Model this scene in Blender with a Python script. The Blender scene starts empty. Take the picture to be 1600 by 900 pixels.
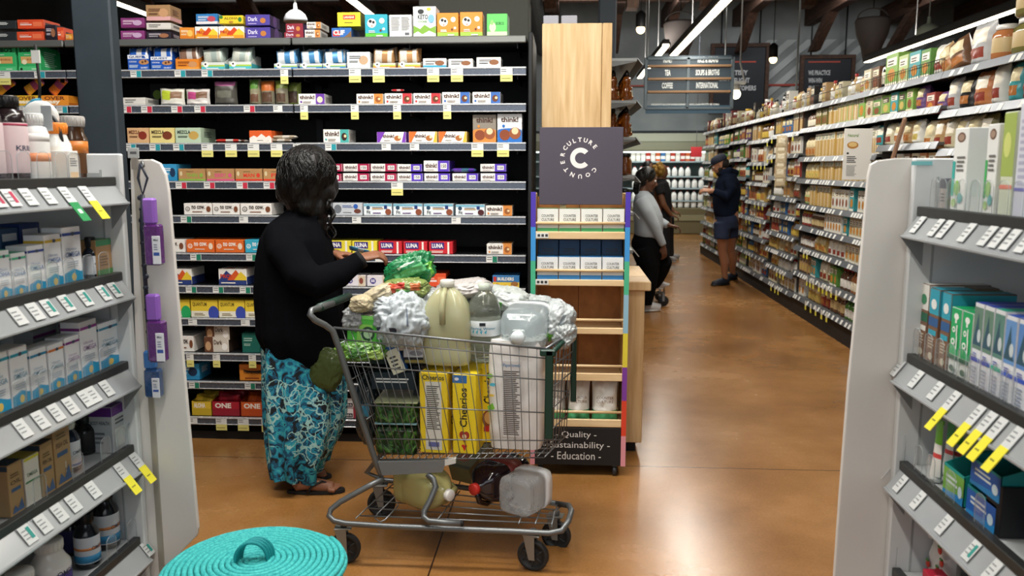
import bpy, bmesh, math, random
from mathutils import Vector, Matrix, noise
random.seed(7)
C = bpy.context.scene
COL = C.collection
PI = math.pi
# ---------------------------------------------------------------- camera
CAMH, FP = 1.55, 1300.0
TH = math.atan(188/FP); PS = math.atan(85*math.cos(TH)/FP)
FWD = Vector((-math.sin(PS)*math.cos(TH), math.cos(PS)*math.cos(TH), -math.sin(TH)))
RGT = Vector((math.cos(PS), math.sin(PS), 0)); UPV = RGT.cross(FWD)
cd = bpy.data.cameras.new('camera'); cam = bpy.data.objects.new('camera', cd); COL.objects.link(cam)
cam.matrix_world = Matrix(((RGT.x, UPV.x, -FWD.x, 0), (RGT.y, UPV.y, -FWD.y, 0), (RGT.z, UPV.z, -FWD.z, CAMH), (0, 0, 0, 1)))
cd.sensor_width = 36; cd.sensor_fit = 'HORIZONTAL'; cd.lens = 36*FP/1600; cd.clip_start = .05; cd.clip_end = 100
cd.dof.use_dof = True; cd.dof.focus_distance = 3.9; cd.dof.aperture_fstop = 4.0
C.camera = cam
C.view_settings.view_transform = 'Standard'; C.view_settings.look = 'None'; C.view_settings.gamma = 1
C.view_settings.use_curve_mapping = False; C.view_settings.exposure = -0.06
w = bpy.data.worlds.new('world'); C.world = w; w.use_nodes = True
w.node_tree.nodes['Background'].inputs[0].default_value = (.62, .7, .8, 1)
w.node_tree.nodes['Background'].inputs[1].default_value = .16

def area(name, loc, sx, sy, power, color=(1, .96, .88), rot=(0, 0, 0)):
    l = bpy.data.lights.new(name, 'AREA'); l.shape = 'RECTANGLE'; l.size = sx; l.size_y = sy; l.energy = power; l.color = color
    o = bpy.data.objects.new(name, l); COL.objects.link(o); o.location = loc; o.rotation_euler = rot
    return o
# store light tracks (their own light); x, y0, y1, power, z
TRACKS = [(-.45, -1.5, 3.7, 74, 3.3), (1.43, 5.0, 11.7, 122, 3.05), (-2.15, 6.3, 9.3, 40, 3.2),
          (-4.15, 6.0, 8.4, 20, 3.05), (4.3, 6.0, 12.6, 60, 3.05), (1.43, 12.6, 17.0, 75, 3.3)]
for i, (tx, y0, y1, pw, tz) in enumerate(TRACKS):
    area('track_glow', (tx, (y0+y1)/2, tz-.04), .12, y1-y0, pw)
    area('ceiling_fill', (tx, (y0+y1)/2, tz+.13), .10, y1-y0, pw*.42, (1, .93, .84), (PI, 0, 0))  # added upward light that brightens the ceiling timber
# the big panel lamps above the snack wall and the front crossing aisle
area('crossing_glow', (-1.0, 2.9, 3.6), 3.0, .35, 120, (1, .97, .92), (math.radians(18), 0, 0))
area('wall_fill', (3.4, 17.8, 5.0), 8.0, .3, 130, (.98, .98, 1), (math.radians(62), 0, 0))  # added fill light to brighten the back wall, no fixture there
area('wall_fill', (-4.5, 15.0, 5.0), 6.0, .3, 60, (.98, .98, 1), (math.radians(62), 0, 0))  # second added fill for the left part of the back wall
area('front_fill', (.2, -2.6, 2.2), 5.0, 2.2, 50, (.93, .97, 1), (math.radians(84), 0, 0))  # added fill behind the camera for the foreground shelves, not a window
area('crossing_glow', (1.9, 1.9, 3.9), .5, 2.6, 42, (1, .97, .92))
area('case_glow', (1.6, 18.6, 2.5), 3.0, .2, 38, (.95, 1, .96), (math.radians(35), 0, 0))

def ray(px, py): return FWD + RGT*((px-800)/FP) - UPV*((py-450)/FP)
def at(px, py, X=None, Y=None, Z=None):
    d = ray(px, py)
    t = X/d.x if X is not None else (Y/d.y if Y is not None else (Z-CAMH)/d.z)
    return Vector((0, 0, CAMH)) + d*t
# ---------------------------------------------------------------- materials
_m = {}
def lin(h):
    h = h.lstrip('#'); r = [int(h[i:i+2], 16)/255 for i in (0, 2, 4)]
    return tuple(((c+.055)/1.055)**2.4 if c > .04045 else c/12.92 for c in r)
def nodes_of(name):
    m = bpy.data.materials.new(name); m.use_nodes = True
    nt = m.node_tree; return m, nt, nt.nodes['Principled BSDF']
def P(h, rough=.42, metal=0., trans=0., ior=1.45, alpha=1., coat=0., sss=0., bump=0., bs=60.):
    k = (h, rough, metal, trans, ior, alpha, coat, sss, bump, bs)
    if k in _m: return _m[k]
    m, nt, b = nodes_of('paint_'+h.strip('#'))
    c = lin(h)
    n = nt.nodes.new('ShaderNodeTexNoise'); n.inputs['Scale'].default_value = 35; n.inputs['Detail'].default_value = 3
    tc = nt.nodes.new('ShaderNodeTexCoord'); nt.links.new(tc.outputs['Object'], n.inputs['Vector'])
    mr = nt.nodes.new('ShaderNodeMapRange'); mr.inputs['To Min'].default_value = max(0.02, rough-.06); mr.inputs['To Max'].default_value = min(1, rough+.08)
    nt.links.new(n.outputs['Fac'], mr.inputs['Value']); nt.links.new(mr.outputs[0], b.inputs['Roughness'])
    b.inputs['Base Color'].default_value = (*c, 1); b.inputs['Metallic'].default_value = metal
    b.inputs['Transmission Weight'].default_value = trans; b.inputs['IOR'].default_value = ior
    b.inputs['Alpha'].default_value = alpha; b.inputs['Coat Weight'].default_value = coat
    if sss: b.inputs['Subsurface Weight'].default_value = sss; b.inputs['Subsurface Scale'].default_value = .01
    if bump:
        n2 = nt.nodes.new('ShaderNodeTexNoise'); n2.inputs['Scale'].default_value = bs; n2.inputs['Detail'].default_value = 5
        nt.links.new(tc.outputs['Object'], n2.inputs['Vector'])
        bp = nt.nodes.new('ShaderNodeBump'); bp.inputs['Strength'].default_value = bump; bp.inputs['Distance'].default_value = .01
        nt.links.new(n2.outputs['Fac'], bp.inputs['Height']); nt.links.new(bp.outputs[0], b.inputs['Normal'])
    _m[k] = m; return m
def glow(h, s):
    k = ('glow', h, s)
    if k in _m: return _m[k]
    m, nt, b = nodes_of('lamp_light'); b.inputs['Base Color'].default_value = (*lin(h), 1)
    b.inputs['Emission Color'].default_value = (*lin(h), 1); b.inputs['Emission Strength'].default_value = s
    _m[k] = m; return m
def ramp_mat(name, stops, scale=(1, 1, 1), nscale=5, detail=6, rough=.5, dist=0., bump=0., metal=0., wave=False, coat=0.):
    m, nt, b = nodes_of(name)
    tc = nt.nodes.new('ShaderNodeTexCoord'); mp = nt.nodes.new('ShaderNodeMapping'); mp.inputs['Scale'].default_value = scale
    nt.links.new(tc.outputs['Object'], mp.inputs[0])
    n = nt.nodes.new('ShaderNodeTexNoise'); n.inputs['Scale'].default_value = nscale; n.inputs['Detail'].default_value = detail
    n.inputs['Distortion'].default_value = dist
    nt.links.new(mp.outputs[0], n.inputs['Vector'])
    r = nt.nodes.new('ShaderNodeValToRGB'); e = r.color_ramp.elements
    while len(e) < len(stops): e.new(.5)
    for el, (p, h) in zip(e, stops): el.position = p; el.color = (*lin(h), 1)
    nt.links.new(n.outputs['Fac'], r.inputs[0]); nt.links.new(r.outputs[0], b.inputs['Base Color'])
    b.inputs['Roughness'].default_value = rough; b.inputs['Metallic'].default_value = metal; b.inputs['Coat Weight'].default_value = coat
    if bump:
        bp = nt.nodes.new('ShaderNodeBump'); bp.inputs['Strength'].default_value = bump; bp.inputs['Distance'].default_value = .01
        nt.links.new(n.outputs['Fac'], bp.inputs['Height']); nt.links.new(bp.outputs[0], b.inputs['Normal'])
    return m
OAK = ramp_mat('pale_oak', [(.3, '#c39f6c'), (.5, '#d4b281'), (.7, '#dfc295')], (9, 9, .7), 4, 8, .42, .3, .03)
OAKL = ramp_mat('light_birch', [(.3, '#cdab7c'), (.6, '#e0c294'), (.8, '#e8cfa4')], (.8, 6, 6), 4, 6, .45)
PLY = ramp_mat('fibre_board', [(.3, '#93602f'), (.6, '#a8713a'), (.8, '#b67e45')], (3, 3, 2), 6, 6, .6)
BEAM = ramp_mat('old_timber', [(.3, '#2e1e14'), (.6, '#4a3122'), (.85, '#5d412e')], (5, .6, 5), 4, 8, .75, .3)
BLACKM = P('#0c0d0f', .55); WHITE = P('#e9e7e2', .4)
STEEL = P('#8b8f94', .34, .7); RAILW = P('#b9bcc0', .25, .55)
CHROME = P('#7d7f80', .32, .75)

def floor_mat():
    m, nt, b = nodes_of('stained_concrete'); L = nt.links.new
    tc = nt.nodes.new('ShaderNodeTexCoord')
    n1 = nt.nodes.new('ShaderNodeTexNoise'); n1.inputs['Scale'].default_value = .9; n1.inputs['Detail'].default_value = 8; n1.inputs['Roughness'].default_value = .62
    n2 = nt.nodes.new('ShaderNodeTexNoise'); n2.inputs['Scale'].default_value = 90; n2.inputs['Detail'].default_value = 4
    L(tc.outputs['Object'], n1.inputs['Vector']); L(tc.outputs['Object'], n2.inputs['Vector'])
    r = nt.nodes.new('ShaderNodeValToRGB'); e = r.color_ramp.elements
    e[0].position = .32; e[0].color = (*lin('#82572c'), 1); e[1].position = .68; e[1].color = (*lin('#b38350'), 1)
    x = e.new(.5); x.color = (*lin('#9b6c3a'), 1)
    L(n1.outputs['Fac'], r.inputs[0])
    mx = nt.nodes.new('ShaderNodeMix'); mx.data_type = 'RGBA'; mx.blend_type = 'MULTIPLY'; mx.inputs[0].default_value = .35
    rr = nt.nodes.new('ShaderNodeValToRGB'); rr.color_ramp.elements[0].position = .3; rr.color_ramp.elements[0].color = (.6, .55, .5, 1); rr.color_ramp.elements[1].position = .65
    L(n2.outputs['Fac'], rr.inputs[0]); L(r.outputs[0], mx.inputs[6]); L(rr.outputs[0], mx.inputs[7])
    # saw-cut joints
    sp = nt.nodes.new('ShaderNodeSeparateXYZ'); L(tc.outputs['Object'], sp.inputs[0])
    def joint(out, off, per):
        a = nt.nodes.new('ShaderNodeMath'); a.operation = 'SUBTRACT'; a.inputs[1].default_value = off - per/2; L(out, a.inputs[0])
        q = nt.nodes.new('ShaderNodeMath'); q.operation = 'MODULO'; q.inputs[1].default_value = per; L(a.outputs[0], q.inputs[0])
        q.operation = 'FLOORED_MODULO'
        s = nt.nodes.new('ShaderNodeMath'); s.operation = 'SUBTRACT'; s.inputs[1].default_value = per/2; L(q.outputs[0], s.inputs[0])
        ab = nt.nodes.new('ShaderNodeMath'); ab.operation = 'ABSOLUTE'; L(s.outputs[0], ab.inputs[0])
        lt = nt.nodes.new('ShaderNodeMath'); lt.operation = 'LESS_THAN'; lt.inputs[1].default_value = .0035; L(ab.outputs[0], lt.inputs[0])
        return lt
    j1 = joint(sp.outputs[0], -.515, 3.6); j2 = joint(sp.outputs[1], 4.22, 3.6)
    mm = nt.nodes.new('ShaderNodeMath'); mm.operation = 'MAXIMUM'; L(j1.outputs[0], mm.inputs[0]); L(j2.outputs[0], mm.inputs[1])
    m2 = nt.nodes.new('ShaderNodeMix'); m2.data_type = 'RGBA'; L(mm.outputs[0], m2.inputs[0]); L(mx.outputs[2], m2.inputs[6]); m2.inputs[7].default_value = (*lin('#3d2410'), 1)
    L(m2.outputs[2], b.inputs['Base Color'])
    mr = nt.nodes.new('ShaderNodeMapRange'); mr.inputs['To Min'].default_value = .15; mr.inputs['To Max'].default_value = .36
    L(n1.outputs['Fac'], mr.inputs['Value']); L(mr.outputs[0], b.inputs['Roughness'])
    b.inputs['Coat Weight'].default_value = .18; b.inputs['Coat Roughness'].default_value = .2
    bp = nt.nodes.new('ShaderNodeBump'); bp.inputs['Strength'].default_value = .05; bp.inputs['Distance'].default_value = .005
    L(n2.outputs['Fac'], bp.inputs['Height']); L(bp.outputs[0], b.inputs['Normal'])
    return m

# ---------------------------------------------------------------- mesh builder
_glyph = {}
def glyph(s, bold=.015):
    k = (s, bold)
    if k in _glyph: return _glyph[k]
    c = bpy.data.curves.new('t', 'FONT'); c.body = s; c.size = 1; c.resolution_u = 2; c.offset = bold
    o = bpy.data.objects.new('t', c); COL.objects.link(o)
    bpy.context.view_layer.update()
    me = bpy.data.meshes.new_from_object(o.evaluated_get(bpy.context.evaluated_depsgraph_get()))
    v = [(p.co.x, p.co.y) for p in me.vertices]; f = [tuple(q.vertices) for q in me.polygons]
    bpy.data.objects.remove(o); bpy.data.curves.remove(c); bpy.data.meshes.remove(me)
    if not v: _glyph[k] = ([], [], 1, 1); return _glyph[k]
    x0 = min(a for a, b in v); x1 = max(a for a, b in v); y0 = min(b for a, b in v); y1 = max(b for a, b in v)
    v = [((a-x0)/(x1-x0), (b-y0)/(y1-y0)) for a, b in v]
    _glyph[k] = (v, f, x1-x0, y1-y0); return _glyph[k]

class MB:
    def __init__(s): s.v = []; s.f = []; s.fm = []; s.sm = []; s.slots = []
    def mi(s, m):
        if m not in s.slots: s.slots.append(m)
        return s.slots.index(m)
    def add(s, vs, fs, m, M=None, smooth=False):
        o = len(s.v); i = s.mi(m)
        s.v += [tuple(M @ Vector(p)) if M else tuple(p) for p in vs]
        for f in fs: s.f.append(tuple(o+j for j in f)); s.fm.append(i); s.sm.append(smooth)
        return s
    def box(s, x0, y0, z0, x1, y1, z1, m, b=0., M=None):
        if x0 > x1: x0, x1 = x1, x0
        if y0 > y1: y0, y1 = y1, y0
        if z0 > z1: z0, z1 = z1, z0
        lo, hi = (x0, y0, z0), (x1, y1, z1)
        b = min(b, .45*(x1-x0), .45*(y1-y0), .45*(z1-z0))
        if b <= 0:
            vs = [(x, y, z) for x in (x0, x1) for y in (y0, y1) for z in (z0, z1)]
            fs = [(0, 1, 3, 2), (4, 6, 7, 5), (0, 4, 5, 1), (2, 3, 7, 6), (0, 2, 6, 4), (1, 5, 7, 3)]
            return s.add(vs, fs, m, M)
        vs = []; idx = {}
        for c in range(8):
            sg = [(c >> 2) & 1, (c >> 1) & 1, c & 1]
            for ax in range(3):
                p = [(hi[k] if sg[k] else lo[k]) if k == ax else ((hi[k]-b) if sg[k] else (lo[k]+b)) for k in range(3)]
                idx[(c, ax)] = len(vs); vs.append(tuple(p))
        fs = []
        quad = [(0, 1, 3, 2), (4, 6, 7, 5)], [(0, 4, 5, 1), (2, 3, 7, 6)], [(0, 2, 6, 4), (1, 5, 7, 3)]
        for ax in range(3):
            for q in quad[ax]: fs.append(tuple(idx[(c, ax)] for c in q))
        for c in range(8):
            for ax in range(3):
                bit = (4, 2, 1)[ax]
                if not c & bit:
                    c2 = c | bit; a1, a2 = [k for k in range(3) if k != ax]
                    fs.append((idx[(c, a1)], idx[(c2, a1)], idx[(c2, a2)], idx[(c, a2)]))
            fs.append((idx[(c, 0)], idx[(c, 1)], idx[(c, 2)]))
        return s.add(vs, fs, m, M)
    def tube(s, pts, r, m, n=8, closed=False, cap=True, smooth=True, M=None, sq=None):
        pts = [Vector(p) for p in pts]; N = len(pts)
        rs = r if isinstance(r, (list, tuple)) else [r]*N
        T = []
        for i in range(N):
            a = pts[i-1] if (i > 0 or closed) else pts[i]; b = pts[(i+1) % N] if (i < N-1 or closed) else pts[i]
            T.append((b-a).normalized() if (b-a).length > 1e-9 else Vector((0, 0, 1)))
        u = Vector((0, 0, 1)) if abs(T[0].z) < .9 else Vector((0, 1, 0))
        u = (u - T[0]*u.dot(T[0])).normalized(); vs = []
        for i in range(N):
            u = (u - T[i]*u.dot(T[i])).normalized(); v = T[i].cross(u)
            ra = rs[i] if isinstance(rs[i], (list, tuple)) else (rs[i], rs[i])
            for k in range(n):
                a = 2*PI*k/n; vs.append(pts[i] + u*math.cos(a)*ra[0] + v*math.sin(a)*ra[1])
        fs = []
        for i in range(N if closed else N-1):
            j = (i+1) % N
            for k in range(n): fs.append((i*n+k, i*n+(k+1) % n, j*n+(k+1) % n, j*n+k))
        if cap and not closed: fs.append(tuple(range(n))[::-1]); fs.append(tuple((N-1)*n+k for k in range(n)))
        return s.add(vs, fs, m, M, smooth)
    def lathe(s, prof, m, n=20, M=None, smooth=True, sx=1., sy=1., pw=2.):
        # prof: (r, z[, material]); the top and bottom close when r = 0; pw > 2 squares the section
        vs = []
        for p in prof:
            for k in range(n):
                a = 2*PI*k/n; c, d = math.cos(a), math.sin(a); q = (abs(c)**pw+abs(d)**pw)**(-1/pw)
                vs.append((p[0]*c*q*sx, p[0]*d*q*sy, p[1]))
        o = len(s.v); s.v += [tuple(M @ Vector(q)) if M else q for q in vs]
        for i in range(len(prof)-1):
            mt = prof[i][2] if len(prof[i]) > 2 else m
            mi = s.mi(mt)
            for k in range(n):
                s.f.append((o+i*n+k, o+i*n+(k+1) % n, o+(i+1)*n+(k+1) % n, o+(i+1)*n+k)); s.fm.append(mi); s.sm.append(smooth)
        for i in (0, len(prof)-1):
            if prof[i][0] > 1e-5:
                q = tuple(o+i*n+k for k in range(n)); s.f.append(q[::-1] if i == 0 else q); s.fm.append(s.mi(m)); s.sm.append(False)
        return s
    def prism(s, poly, t, m, M=None, smooth=False):
        # poly in (x, z), thickness along y from 0 to t
        n = len(poly); vs = [(x, 0, z) for x, z in poly]+[(x, t, z) for x, z in poly]
        fs = [tuple(range(n)), tuple(range(2*n-1, n-1, -1))]+[(k, k+n, (k+1) % n+n, (k+1) % n) for k in range(n)]
        return s.add(vs, fs, m, M, smooth)
    def poly(s, pts, m, M=None): return s.add(pts, [tuple(range(len(pts)))], m, M)
    def grid(s, fn, nu, nv, m, M=None, smooth=True, wrapu=False):
        vs = [fn(i/nu, j/nv) for j in range(nv+1) for i in range(nu+1)]
        fm = m if callable(m) else None
        o = len(s.v); s.v += [tuple(M @ Vector(q)) if M else tuple(q) for q in vs]
        for j in range(nv):
            for i in range(nu):
                a = o+j*(nu+1)+i
                s.f.append((a, a+1, a+nu+2, a+nu+1)); s.sm.append(smooth)
                s.fm.append(s.mi(fm((i+.5)/nu, (j+.5)/nv) if fm else m))
        return s
    def sphere(s, c, r, m, n=14, M=None, sc=(1, 1, 1)):
        k = n//2; prof = [(max(1e-6, math.sin(PI*i/k))*r, -math.cos(PI*i/k)*r) for i in range(k+1)]
        T = Matrix.Translation(c) @ Matrix.Diagonal((*sc, 1))
        return s.lathe(prof, m, n, (M @ T) if M else T)
    def text(s, t, x0, z0, x1, z1, m, M=None, keep=False, bold=.015, wrap=0, y=0.):
        v, f, gw, gh = glyph(t, bold); W, H = x1-x0, z1-z0
        if keep:
            k = min(W/gw, H/gh); cx, cz = (x0+x1)/2, (z0+z1)/2
            x0, z0, W, H = cx-gw*k/2, cz-gh*k/2, gw*k, gh*k
        vs = []
        for a, b in v:
            x, z = x0+a*W, z0+b*H
            vs.append((wrap*math.sin(x/wrap), -wrap*math.cos(x/wrap), z) if wrap else (x, y, z))
        return s.add(vs, f, m, M)
    def build(s, name, parent=None, loc=None, rot=None, sub=0, bevel=0, label=None, cat=None, group=None, kind=None, keepmesh=False):
        me = bpy.data.meshes.new(name); me.from_pydata(s.v, [], s.f)
        for m in s.slots: me.materials.append(m)
        me.polygons.foreach_set('material_index', s.fm); me.polygons.foreach_set('use_smooth', s.sm); me.update()
        o = bpy.data.objects.new(name, me); COL.objects.link(o)
        if parent is not None: o.parent = parent
        if loc is not None: o.location = loc
        if rot is not None: o.rotation_euler = rot if isinstance(rot, (tuple, list)) else (0, 0, rot)
        if sub:
            sm = o.modifiers.new('s', 'SUBSURF'); sm.levels = sub; sm.render_levels = sub
        tag(o, label, cat, group, kind); return o
def tag(o, label=None, cat=None, group=None, kind=None):
    if label: o['label'] = label
    if cat: o['category'] = cat
    if group: o['group'] = group
    if kind: o['kind'] = kind
    return o
def empty(name, loc=(0, 0, 0), rz=0, label=None, cat=None, group=None):
    o = bpy.data.objects.new(name, None); COL.objects.link(o); o.location = loc; o.rotation_euler = (0, 0, rz); o.empty_display_size = .05
    return tag(o, label, cat, group)
def copy_tree(o, parent=None, loc=None, rz=None, label=None, group=None):
    c = o.copy(); COL.objects.link(c)
    if parent is not None: c.parent = parent
    if loc is not None: c.location = loc
    if rz is not None: c.rotation_euler = (0, 0, rz) if not isinstance(rz, (tuple, list)) else rz
    for ch in [q for q in KIDS.get(o.name, [])]: copy_tree(ch, c)
    if label: c['label'] = label
    if group: c['group'] = group
    return c
KIDS = {}
def kids(o, *ch): KIDS.setdefault(o.name, []).extend(ch); return o
def remesh(mb, name, parent, m, voxel=.006, smooth=6, disp=None, adapt=0, **kw):
    """union of overlapping closed shapes -> one continuous smooth surface"""
    o = mb.build('tmp'); me0 = o.data
    r = o.modifiers.new('r', 'REMESH'); r.mode = 'VOXEL'; r.voxel_size = voxel; r.use_smooth_shade = True
    q = o.modifiers.new('q', 'SMOOTH'); q.iterations = smooth; q.factor = .5
    bpy.context.view_layer.update()
    me = bpy.data.meshes.new_from_object(o.evaluated_get(bpy.context.evaluated_depsgraph_get()))
    bpy.data.objects.remove(o); bpy.data.meshes.remove(me0)
    me.name = name
    if disp:
        for v, nrm in zip(me.vertices, [Vector(v.normal) for v in me.vertices]): v.co += nrm*disp(v.co)
    me.materials.clear(); me.materials.append(m)
    for p in me.polygons: p.use_smooth = True; p.material_index = 0
    o = bpy.data.objects.new(name, me); COL.objects.link(o)
    if parent is not None: o.parent = parent
    tag(o, kw.get('label'), kw.get('cat'), kw.get('group')); return o
def Tm(loc=(0, 0, 0), rz=0, rx=0, ry=0, s=1):
    return Matrix.Translation(loc) @ Matrix.Rotation(rz, 4, 'Z') @ Matrix.Rotation(ry, 4, 'Y') @ Matrix.Rotation(rx, 4, 'X') @ Matrix.Scale(s, 4)
def face_M(side, w, h, d):
    """frame whose xz plane is a face of a carton (front at y=0, body to y=d, x centred)"""
    if side == 'F': return Matrix.Identity(4)
    if side == 'R': return Matrix.Translation((w/2, d/2, 0)) @ Matrix.Rotation(PI/2, 4, 'Z')
    if side == 'L': return Matrix.Translation((-w/2, d/2, 0)) @ Matrix.Rotation(-PI/2, 4, 'Z')
    if side == 'T': return Matrix.Translation((0, 0, h)) @ Matrix.Rotation(-PI/2, 4, 'X')
def draw(mb, spec, fw, fh, M, lay0=1):
    """flat print on a face: spec items in 0..1 of the face"""
    for k, it in enumerate(spec):
        y = -.00035*(k+lay0); X = lambda a: (a-.5)*fw; Z = lambda b: b*fh
        t = it[0]
        if t == 'r': x0, z0, x1, z1, c = it[1:6]; mb.poly([(X(x0), y, Z(z0)), (X(x1), y, Z(z0)), (X(x1), y, Z(z1)), (X(x0), y, Z(z1))], P(c), M)
        elif t == 'p': mb.poly([(X(a), y, Z(b)) for a, b in it[1]], P(it[2]), M)
        elif t == 'e':
            cx, cz, rx, c = it[1:5]; rz = it[5] if len(it) > 5 else rx*fw/fh
            mb.poly([(X(cx+rx*math.cos(2*PI*q/18)), y, Z(cz+rz*math.sin(2*PI*q/18))) for q in range(18)], P(c), M)
        elif t == 't':
            s, x0, z0, x1, z1, c = it[1:7]; mb.text(s, X(x0), Z(z0), X(x1), Z(z1), P(c), M, bold=it[7] if len(it) > 7 else .02, y=y)
        elif t == 'tv':   # text running up the face
            s, x0, z0, x1, z1, c = it[1:7]
            cx, cz = (X(x0)+X(x1))/2, (Z(z0)+Z(z1))/2; W, H = Z(z1)-Z(z0), X(x1)-X(x0)
            R = M @ Matrix.Translation((cx, 0, cz)) @ Matrix.Rotation(-PI/2, 4, 'Y')
            mb.text(s, -W/2, -H/2, W/2, H/2, P(c), R, y=y)
        elif t == 'l':    # lines of small print
            x0, z0, x1, z1, n, c = it[1:7]; rnd = random.Random(n*7+int(x0*100))
            hh = (z1-z0)/n
            for q in range(n):
                xe = x0+(x1-x0)*rnd.uniform(.7, 1); zz = z0+hh*q
                mb.poly([(X(x0), y, Z(zz)), (X(xe), y, Z(zz)), (X(xe), y, Z(zz+hh*.5)), (X(x0), y, Z(zz+hh*.5))], P(c), M)
def carton_mesh(w, h, d, base, specs, b=.0015, open_front=0, mbx=None, M=None, fill=None):
    """specs: {'F': [...], 'R': [...], 'L': [...], 'T': [...]}"""
    mb = mbx or MB(); M = M or Matrix.Identity(4)
    bm = P(base)
    if open_front:          # display tray: low front, high back, bars inside
        t = .002; hf = h*open_front
        mb.box(-w/2, 0, 0, w/2, t, hf, bm, 0, M); mb.box(-w/2, d-t, 0, w/2, d, h, bm, 0, M); mb.box(-w/2, t, 0, w/2, d-t, t, bm, 0, M)
        for sx in (-1, 1):
            x0 = sx*w/2; x1 = x0-sx*t
            mb.add([(x0, 0, 0), (x0, d, 0), (x0, d, h), (x0, d*.6, h), (x0, 0, hf), (x1, 0, 0), (x1, d, 0), (x1, d, h), (x1, d*.6, h), (x1, 0, hf)],
                   [(0, 1, 2, 3, 4), (9, 8, 7, 6, 5), (0, 4, 9, 5), (4, 3, 8, 9), (3, 2, 7, 8), (2, 1, 6, 7), (0, 5, 6, 1)], bm, M)
    else:
        mb.box(-w/2, 0, 0, w/2, d, h, bm, b, M)
    for s, sp in specs.items():
        fw = w if s in 'FT' else d; fh = h if s in 'FRL' else d
        if s == 'F' and open_front: fh = h*open_front
        draw(mb, sp, fw*.985, fh*.985 if s != 'F' else fh*.99, M @ face_M(s, w, h, d))
    return mb
# ---------------------------------------------------------------- the room
YB = at(560, 690, Z=0).y                 # face of the snack shelving (kick board)
mb = MB(); mb.box(-9, -3, -.1, 10, 21, 0, floor_mat()); mb.build('floor', kind='structure')
GREYW = ramp_mat('grey_wall_paint', [(.3, '#7b8180'), (.7, '#8b908e')], (1, 1, 1), 2, 5, .8)
GREYD = ramp_mat('dark_wall_paint', [(.3, '#2b3136'), (.7, '#353b40')], (1, 1, 1), 2, 5, .8)
mb = MB(); mb.box(-9, 21, 0, 10, 21.2, 5.6, GREYW); mb.box(-9, 20.985, 1.95, 10, 21, 2.45, P('#23272a', .7)); mb.build('wall_back', kind='structure')
mb = MB(); mb.box(-9.2, -3, 0, -9, 21.2, 5.6, GREYD); mb.build('wall_left', kind='structure')
mb = MB(); mb.box(10, -3, 0, 10.2, 21.2, 5.6, GREYD); mb.build('wall_right', kind='structure')
mb = MB(); mb.box(-9.2, -3, 5.6, 10.2, 21.2, 5.8, P('#1d1917', .9))
mb.build('ceiling', kind='structure')
TRN = [0]
def trim(mb):
    TRN[0] += 1; return mb.build("trim_%d" % TRN[0], kind="structure")
for X in (-7.4, -5.6, -3.8, -2.0, -.3, 1.1, 2.35, 4.05, 5.75, 7.5, 9.2):
    mb = MB(); mb.box(X-.11, -3, 4.9, X+.11, 21, 5.3, BEAM, .01)
    for Yk in (14.8, 20.3):
        mb.add([(X-.1, Yk, 4.25), (X+.1, Yk, 4.25), (X+.1, Yk+.35, 4.25), (X-.1, Yk+.35, 4.25), (X-.1, Yk-1.4, 5.0), (X+.1, Yk-1.4, 5.0), (X+.1, Yk-1, 5.0), (X-.1, Yk-1, 5.0)],
               [(0, 3, 2, 1), (4, 5, 6, 7), (0, 1, 5, 4), (1, 2, 6, 5), (2, 3, 7, 6), (3, 0, 4, 7)], BEAM)
    trim(mb)
for Y in (6.5, 9.5, 12.5, 15.5, 18.5):
    mb = MB(); mb.box(-9, Y-.13, 5.05, 10, Y+.13, 5.6, BEAM, .01); trim(mb)
mb = MB()
for Y, z in ((11, 4.72), (16, 4.68)): mb.tube([(-9, Y, z), (10, Y, z)], .035, P('#5c5a57', .6), 8)
trim(mb)
mb = MB(); mb.box(-8.5, 5, 4.5, 3, 5.02, 4.52, STEEL); 
mb.tube([(-.6, -3, 4.4), (-.6, 21, 4.4)], .16, P('#3c4146', .5), 14); trim(mb)
# wall mural of diagonal stripes with a red rule
mb = MB()
x0, x1 = at(1192, 100, Y=20.97).x, 9.9
z0, z1 = 2.5, at(1250, 62, Y=20.97).z
n = 26; dx = .46
for i in range(-8, n):
    a = x0+i*dx; sh = (z1-z0)*1.15
    pts = [(a, z0), (a+dx*.5, z0), (a+dx*.5+sh, z1), (a+sh, z1)]
    q = []
    # clip to the panel
    def clip(P_, f, g):
        out = []
        for u, v in zip(P_, P_[1:]+P_[:1]):
            fu, fv = f(u), f(v)
            if fu >= 0: out.append(u)
            if (fu < 0) != (fv < 0):
                t = fu/(fu-fv); out.append((u[0]+(v[0]-u[0])*t, u[1]+(v[1]-u[1])*t))
        return out
    q = clip(pts, lambda p: p[0]-x0, 0); q = clip(q, lambda p: x1-p[0], 0) if q else q
    if len(q) > 2: mb.poly([(p[0], 20.96, p[1]) for p in q], P('#a9afad', .8))
mb.box(at(1180, 133, Y=20.94).x, 20.94, at(1180, 134.5, Y=20.94).z, at(1250, 133, Y=20.94).x, 20.955, at(1180, 131.5, Y=20.94).z, P('#a03a2c', .7))
mb.box(at(985, 133, Y=20.94).x, 20.94, at(1180, 133.8, Y=20.94).z, at(1012, 133, Y=20.94).x, 20.955, at(1180, 132, Y=20.94).z, P('#a03a2c', .7))
trim(mb)
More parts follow.
